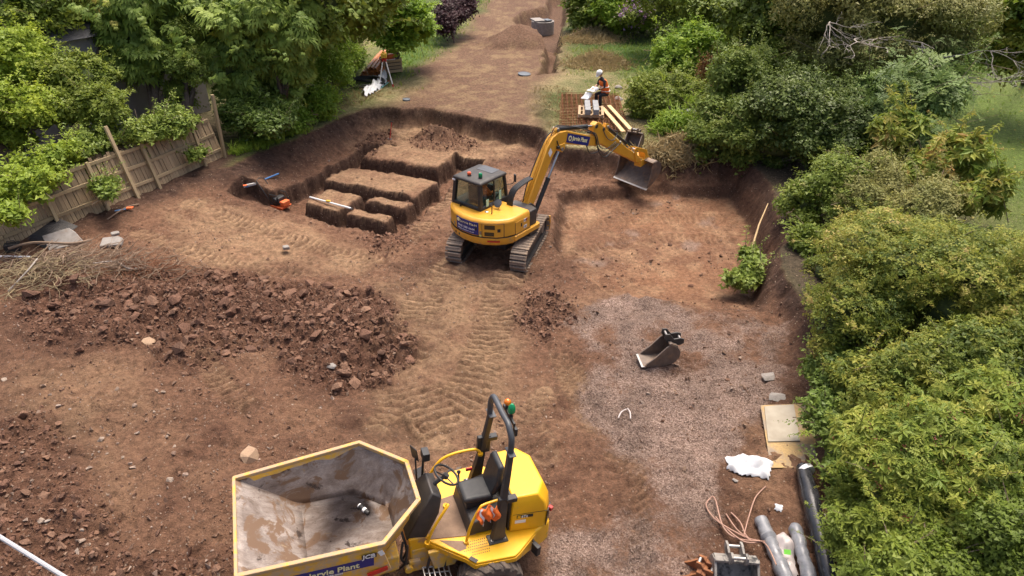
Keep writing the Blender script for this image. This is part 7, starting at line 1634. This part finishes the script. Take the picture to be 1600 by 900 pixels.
plant("dense_tree", "dark green tree at the top edge above the pale speckled shrub", "tree", [L3(1210, 20, 4.4, 2.2), L3(1190, 70, 3.4, 1.5), L3(1260, -10, 5.2, 2.4)], LM_MID, TBS, 8500, .24, 439, P(1215, 110, .8), .16, 8, .45, attr=(.0, .75))
plant("dense_tree", "tall leaf shoot bush in front of the top edge trees", "shrub", [L3(1215, 55, 3.6, .5, .5, 1.0), L3(1225, 110, 2.6, .8)], LM_BRT, TBS, 2200, .17, 441, P(1218, 130, .8), .05, 6, .5)
plant("maple_tree", "maple turning orange-yellow at the top right corner", "tree", [L3(1590, 30, 4.4, 1.6, 1.5, 1.3), L3(1580, 80, 3.4, 1.2), L3(1640, 60, 4.0, 2.0)], LM_AUT, TB, 4500, .2, 443, P(1600, 130, .8), .12, 8, .45, attr=(0, .8), hz=.6)
plant("far_hedge", "dark trees along the far edge of the right-hand lawn", "tree", [(14, 56, 3.5, 4, 3, 3.5), (21, 58, 3.5, 4, 3, 3.5), (28, 56, 3.5, 4, 3, 3.5), (36, 54, 3.5, 4, 3, 3.5)], LM_MID, TB, 5000, .55, 445, (24, 57), .2, 7, .5)
# uprooted shrub in the pit, with its long stem
pl, sb = plant("uprooted_shrub", "uprooted leafy shrub with long bare stem lying in the pit", "shrub", [L3(1162, 432, .18, .42, .38, .38), L3(1172, 407, .3, .32, .3, .32), L3(1155, 442, .08, .3)], LM_IVY, T_IVY, 1700, .11, 451, P(1165, 440, .05), 0, 6, .5, attr=(.4, 1))
m = MB(); lo_ = Vector(pl.location); A_ = Vector((*P(1172, 397, .35), .35)); B_ = Vector((*P(1200, 318, .75), .75)); m.tube([A_ - lo_, A_.lerp(B_, .5) + Vector((-.03, 0, .1)) - lo_, B_ - lo_], [.03, .024, .014], 7); m.build("stem", M_PLANK, pl)
# flower bed
pl, sb = plant("daisy_clump", "clump of white daisies by the corner of the pit", "flowers", [L3(1080, 185, 1.15, .65, .5, .35)], LM_BRT, TBS, 1500, .12, 453, P(1080, 195, .8), 0, 6, .5)
pz, nz, _, _, _ = cloud(sb, 190, 93, 1.25, .6, .0); scatter("flower_heads", [t_rosette(520 + s, 8, .7, .2, .1) for s in range(2)], pz + np.array([0, 0, .05]) - np.array(pl.location), rot_to(nz, RNG.uniform(0, 6, len(pz))), np.full(len(pz), .15), LM_WHT, RNG.uniform(0, 1, len(pz)), pl)
pl, sb = plant("montbretia_clump", "bright strap-leaved clump with orange flowers beside the daisies", "flowers", [L3(1050, 200, 1.0, .55, .5, .3), L3(1095, 205, 1.0, .6, .45, .3)], LM_BRT, T_BLADE, 900, .3, 455, P(1060, 208, .8), 0, 5, .5, attr=(.3, 1))
pz, nz, _, _, _ = cloud(sb, 30, 95, 1.2, .6, .0); scatter("flower_heads", [t_broad(540, 6, .5, .25)], pz - np.array(pl.location), rand_rot(len(pz)), np.full(len(pz), .1), LM_ORF, RNG.uniform(0, 1, len(pz)), pl)
# ---------------- grass and straw (uncountable)
def grass_field(name, poly, n, s0, mat, temps, label, mask=None, attr=(0, 1), sv=.35):
    q = rand_in(poly, n)
    if mask is not None: q = q[RNG.uniform(0, 1, len(q)) < samp(mask, q[:, 0], q[:, 1])]
    k = len(q); nr = np.column_stack([RNG.normal(0, .15, k), RNG.normal(0, .15, k), np.ones(k)]); a = attr[0] + (attr[1] - attr[0]) * RNG.uniform(0, 1, k)
    tag(scatter(name, temps, put(q), rot_to(nr, RNG.uniform(0, 6.28, k)), s0 * np.exp(RNG.normal(0, sv, k)), mat, a), label, "grass", None, "stuff")
green = GRASS * np.clip(.35 + n1 + lawn, 0, 1); dry = GRASS * np.clip(.75 - lawn, 0, 1)
grass_field("lawn_grass", PP([(560, 130), (640, 60), (700, -8), (800, -8), (780, 40), (700, 100), (640, 150)], .8), 4500, .12, LM_GRS, T_TUFT, "green lawn grass left of the bare strip", green)
grass_field("lawn_grass", PP([(890, 0), (1060, 40), (1080, 130), (960, 150), (880, 130)], .8), 4500, .11, LM_GRS, T_TUFT, "green lawn grass around the garden bench", green)
grass_field("dry_grass", PP([(400, 225), (470, 190), (560, 160), (640, 150), (860, 180), (880, 230), (1000, 250), (1150, 262), (1120, 215), (1000, 200), (880, 140), (700, 140), (560, 140)], .8), 5000, .09, LM_STRAW, T_TUFT, "dry yellow grass along the rim of the dig", np.clip(dry * 1.2, 0, 1))
grass_field("rim_grass", PP([(355, 243), (400, 215), (450, 200), (480, 205), (430, 222), (380, 240)], .8), 500, .24, LM_BRT, T_BLADE, "long yellow-green grass on the left rim under the ivy", None, (.3, 1))
sp = P(1060, 230, 1.0); n_ = 4000; q = np.column_stack([RNG.normal(sp[0], .42, n_), RNG.normal(sp[1], .2, n_)])
T_STRAND = [tuft(60 + s, 4, 1.5, .09) for s in range(3)]
tag(scatter("straw_heap", T_STRAND, put(q) + np.array([0, 0, .03]), rot_to(np.column_stack([RNG.normal(0, 1, n_), RNG.normal(0, 1, n_), RNG.normal(0.3, .35, n_)]), RNG.uniform(0, 6, n_)), .17 * np.exp(RNG.normal(0, .3, n_)), LM_STRAW, RNG.uniform(0, 1, n_)), "heap of cut dry straw on the rim behind the bucket", "straw", None, "stuff")
for k, (px, py) in enumerate(((935, 92), (925, 55))):
    sp = P(px, py, 1.1); n_ = 2000; q = np.column_stack([RNG.normal(sp[0], .75, n_), RNG.normal(sp[1], .5, n_)])
    tag(scatter("turf_heap", T_STRAND, put(q), rot_to(np.column_stack([RNG.normal(0, 1, n_), RNG.normal(0, 1, n_), RNG.normal(0.3, .35, n_)]), RNG.uniform(0, 6, n_)), .17 * np.exp(RNG.normal(0, .3, n_)), LM_STRAW, RNG.uniform(0, 1, n_)), ("near heap of stripped turf left of the small lawn", "far heap of stripped turf near the bench")[k], "turf", None, "stuff")
n_ = 1600; q = np.column_stack([RNG.uniform(11, 30, n_), RNG.uniform(12, 45, n_)]); nr = np.column_stack([RNG.normal(0, .4, n_), RNG.normal(0, .4, n_), np.ones(n_)])
tag(scatter("fallen_leaves", [leafq(np.zeros(3), np.array([1., 0, 0]), np.array([0, 0, 1.]), 1, .32)], put(q) + np.array([0, 0, .03]), rot_to(nr, RNG.uniform(0, 6, n_)), np.full(n_, .11), LM_CHE, RNG.uniform(.4, 1, n_)), "yellow and brown fallen leaves on the right-hand lawn", "leaves", None, "stuff")
grass_field("lawn_grass", [(11, 12), (26, 12), (40, 45), (14, 45)], 2000, .10, LM_GRS, T_TUFT, "mown grass of the right-hand lawn", None, (0, .8))
# ---------------- brush pile
rb2 = random.Random(12)
def brush(cx, cy, n, rx, ry, rz, h, mat, name, label, r0=.012, ln=.9):
    m = MB()
    for k in range(n):
        a = rb2.gauss(0, .5), rb2.gauss(0, .5); x = cx + a[0] * rx; y = cy + a[1] * ry; z = float(GH(x, y)) + rb2.uniform(0, h) * max(0, 1 - (a[0] ** 2 + a[1] ** 2) * .5); th = rb2.gauss(rz, .8); l = rb2.uniform(.3, 1) * ln; p = Vector((x, y, z + .03)); pts = [p]
        for i in range(3): th += rb2.uniform(-.5, .5); p = p + Vector((math.cos(th) * l / 3, math.sin(th) * l / 3, rb2.uniform(-.10, .12))); p.z = max(p.z, float(GH(p.x, p.y)) + .01); pts.append(p)
        rr = r0 * rb2.uniform(.5, 1.5); m.tube(pts, [rr, rr * .85, rr * .6, rr * .3], 4)
    tag(m.build(name, mat), label, "brush", None, "stuff")
q = P(130, 412, .75); brush(q[0], q[1], 420, 2.1, .8, .1, .35, M_TWIG, "brush_pile", "tangled heap of brown twigs and roots beside the concrete slabs")
q = P(215, 418, .6); brush(q[0], q[1], 260, .9, .5, .2, .25, pbr("red_brown_twig", (.27, .12, .06), (.18, .08, .045), 6, .9), "brush_pile", "reddish brown fine twigs at the right end of the brush pile", .008, .6)
q = P(40, 440, .7); brush(q[0], q[1], 260, 1.5, .6, .3, .25, pbr("hay_stem", (.34, .27, .15), (.25, .19, .11), 6, .9), "brush_pile", "dry hay-coloured stems at the left end of the brush pile", .009, .9)
line_thing("branch", [(20, 405, .25), (60, 398, .3), (120, 402, .35), (150, 396, .35)], .035, M_TWIG, "longest thick branch lying along the top of the brush pile", "branch")
line_thing("branch", [(150, 425, .2), (185, 422, .2), (205, 430, .15), (232, 425, .1)], .022, M_DEADW, "pale forked branch on the front of the brush pile", "branch")
line_thing("branch", [(15, 460, .05), (50, 435, .2), (65, 420, .25)], .018, M_DEADW, "pale straight stem leaning up the left end of the pile", "branch")
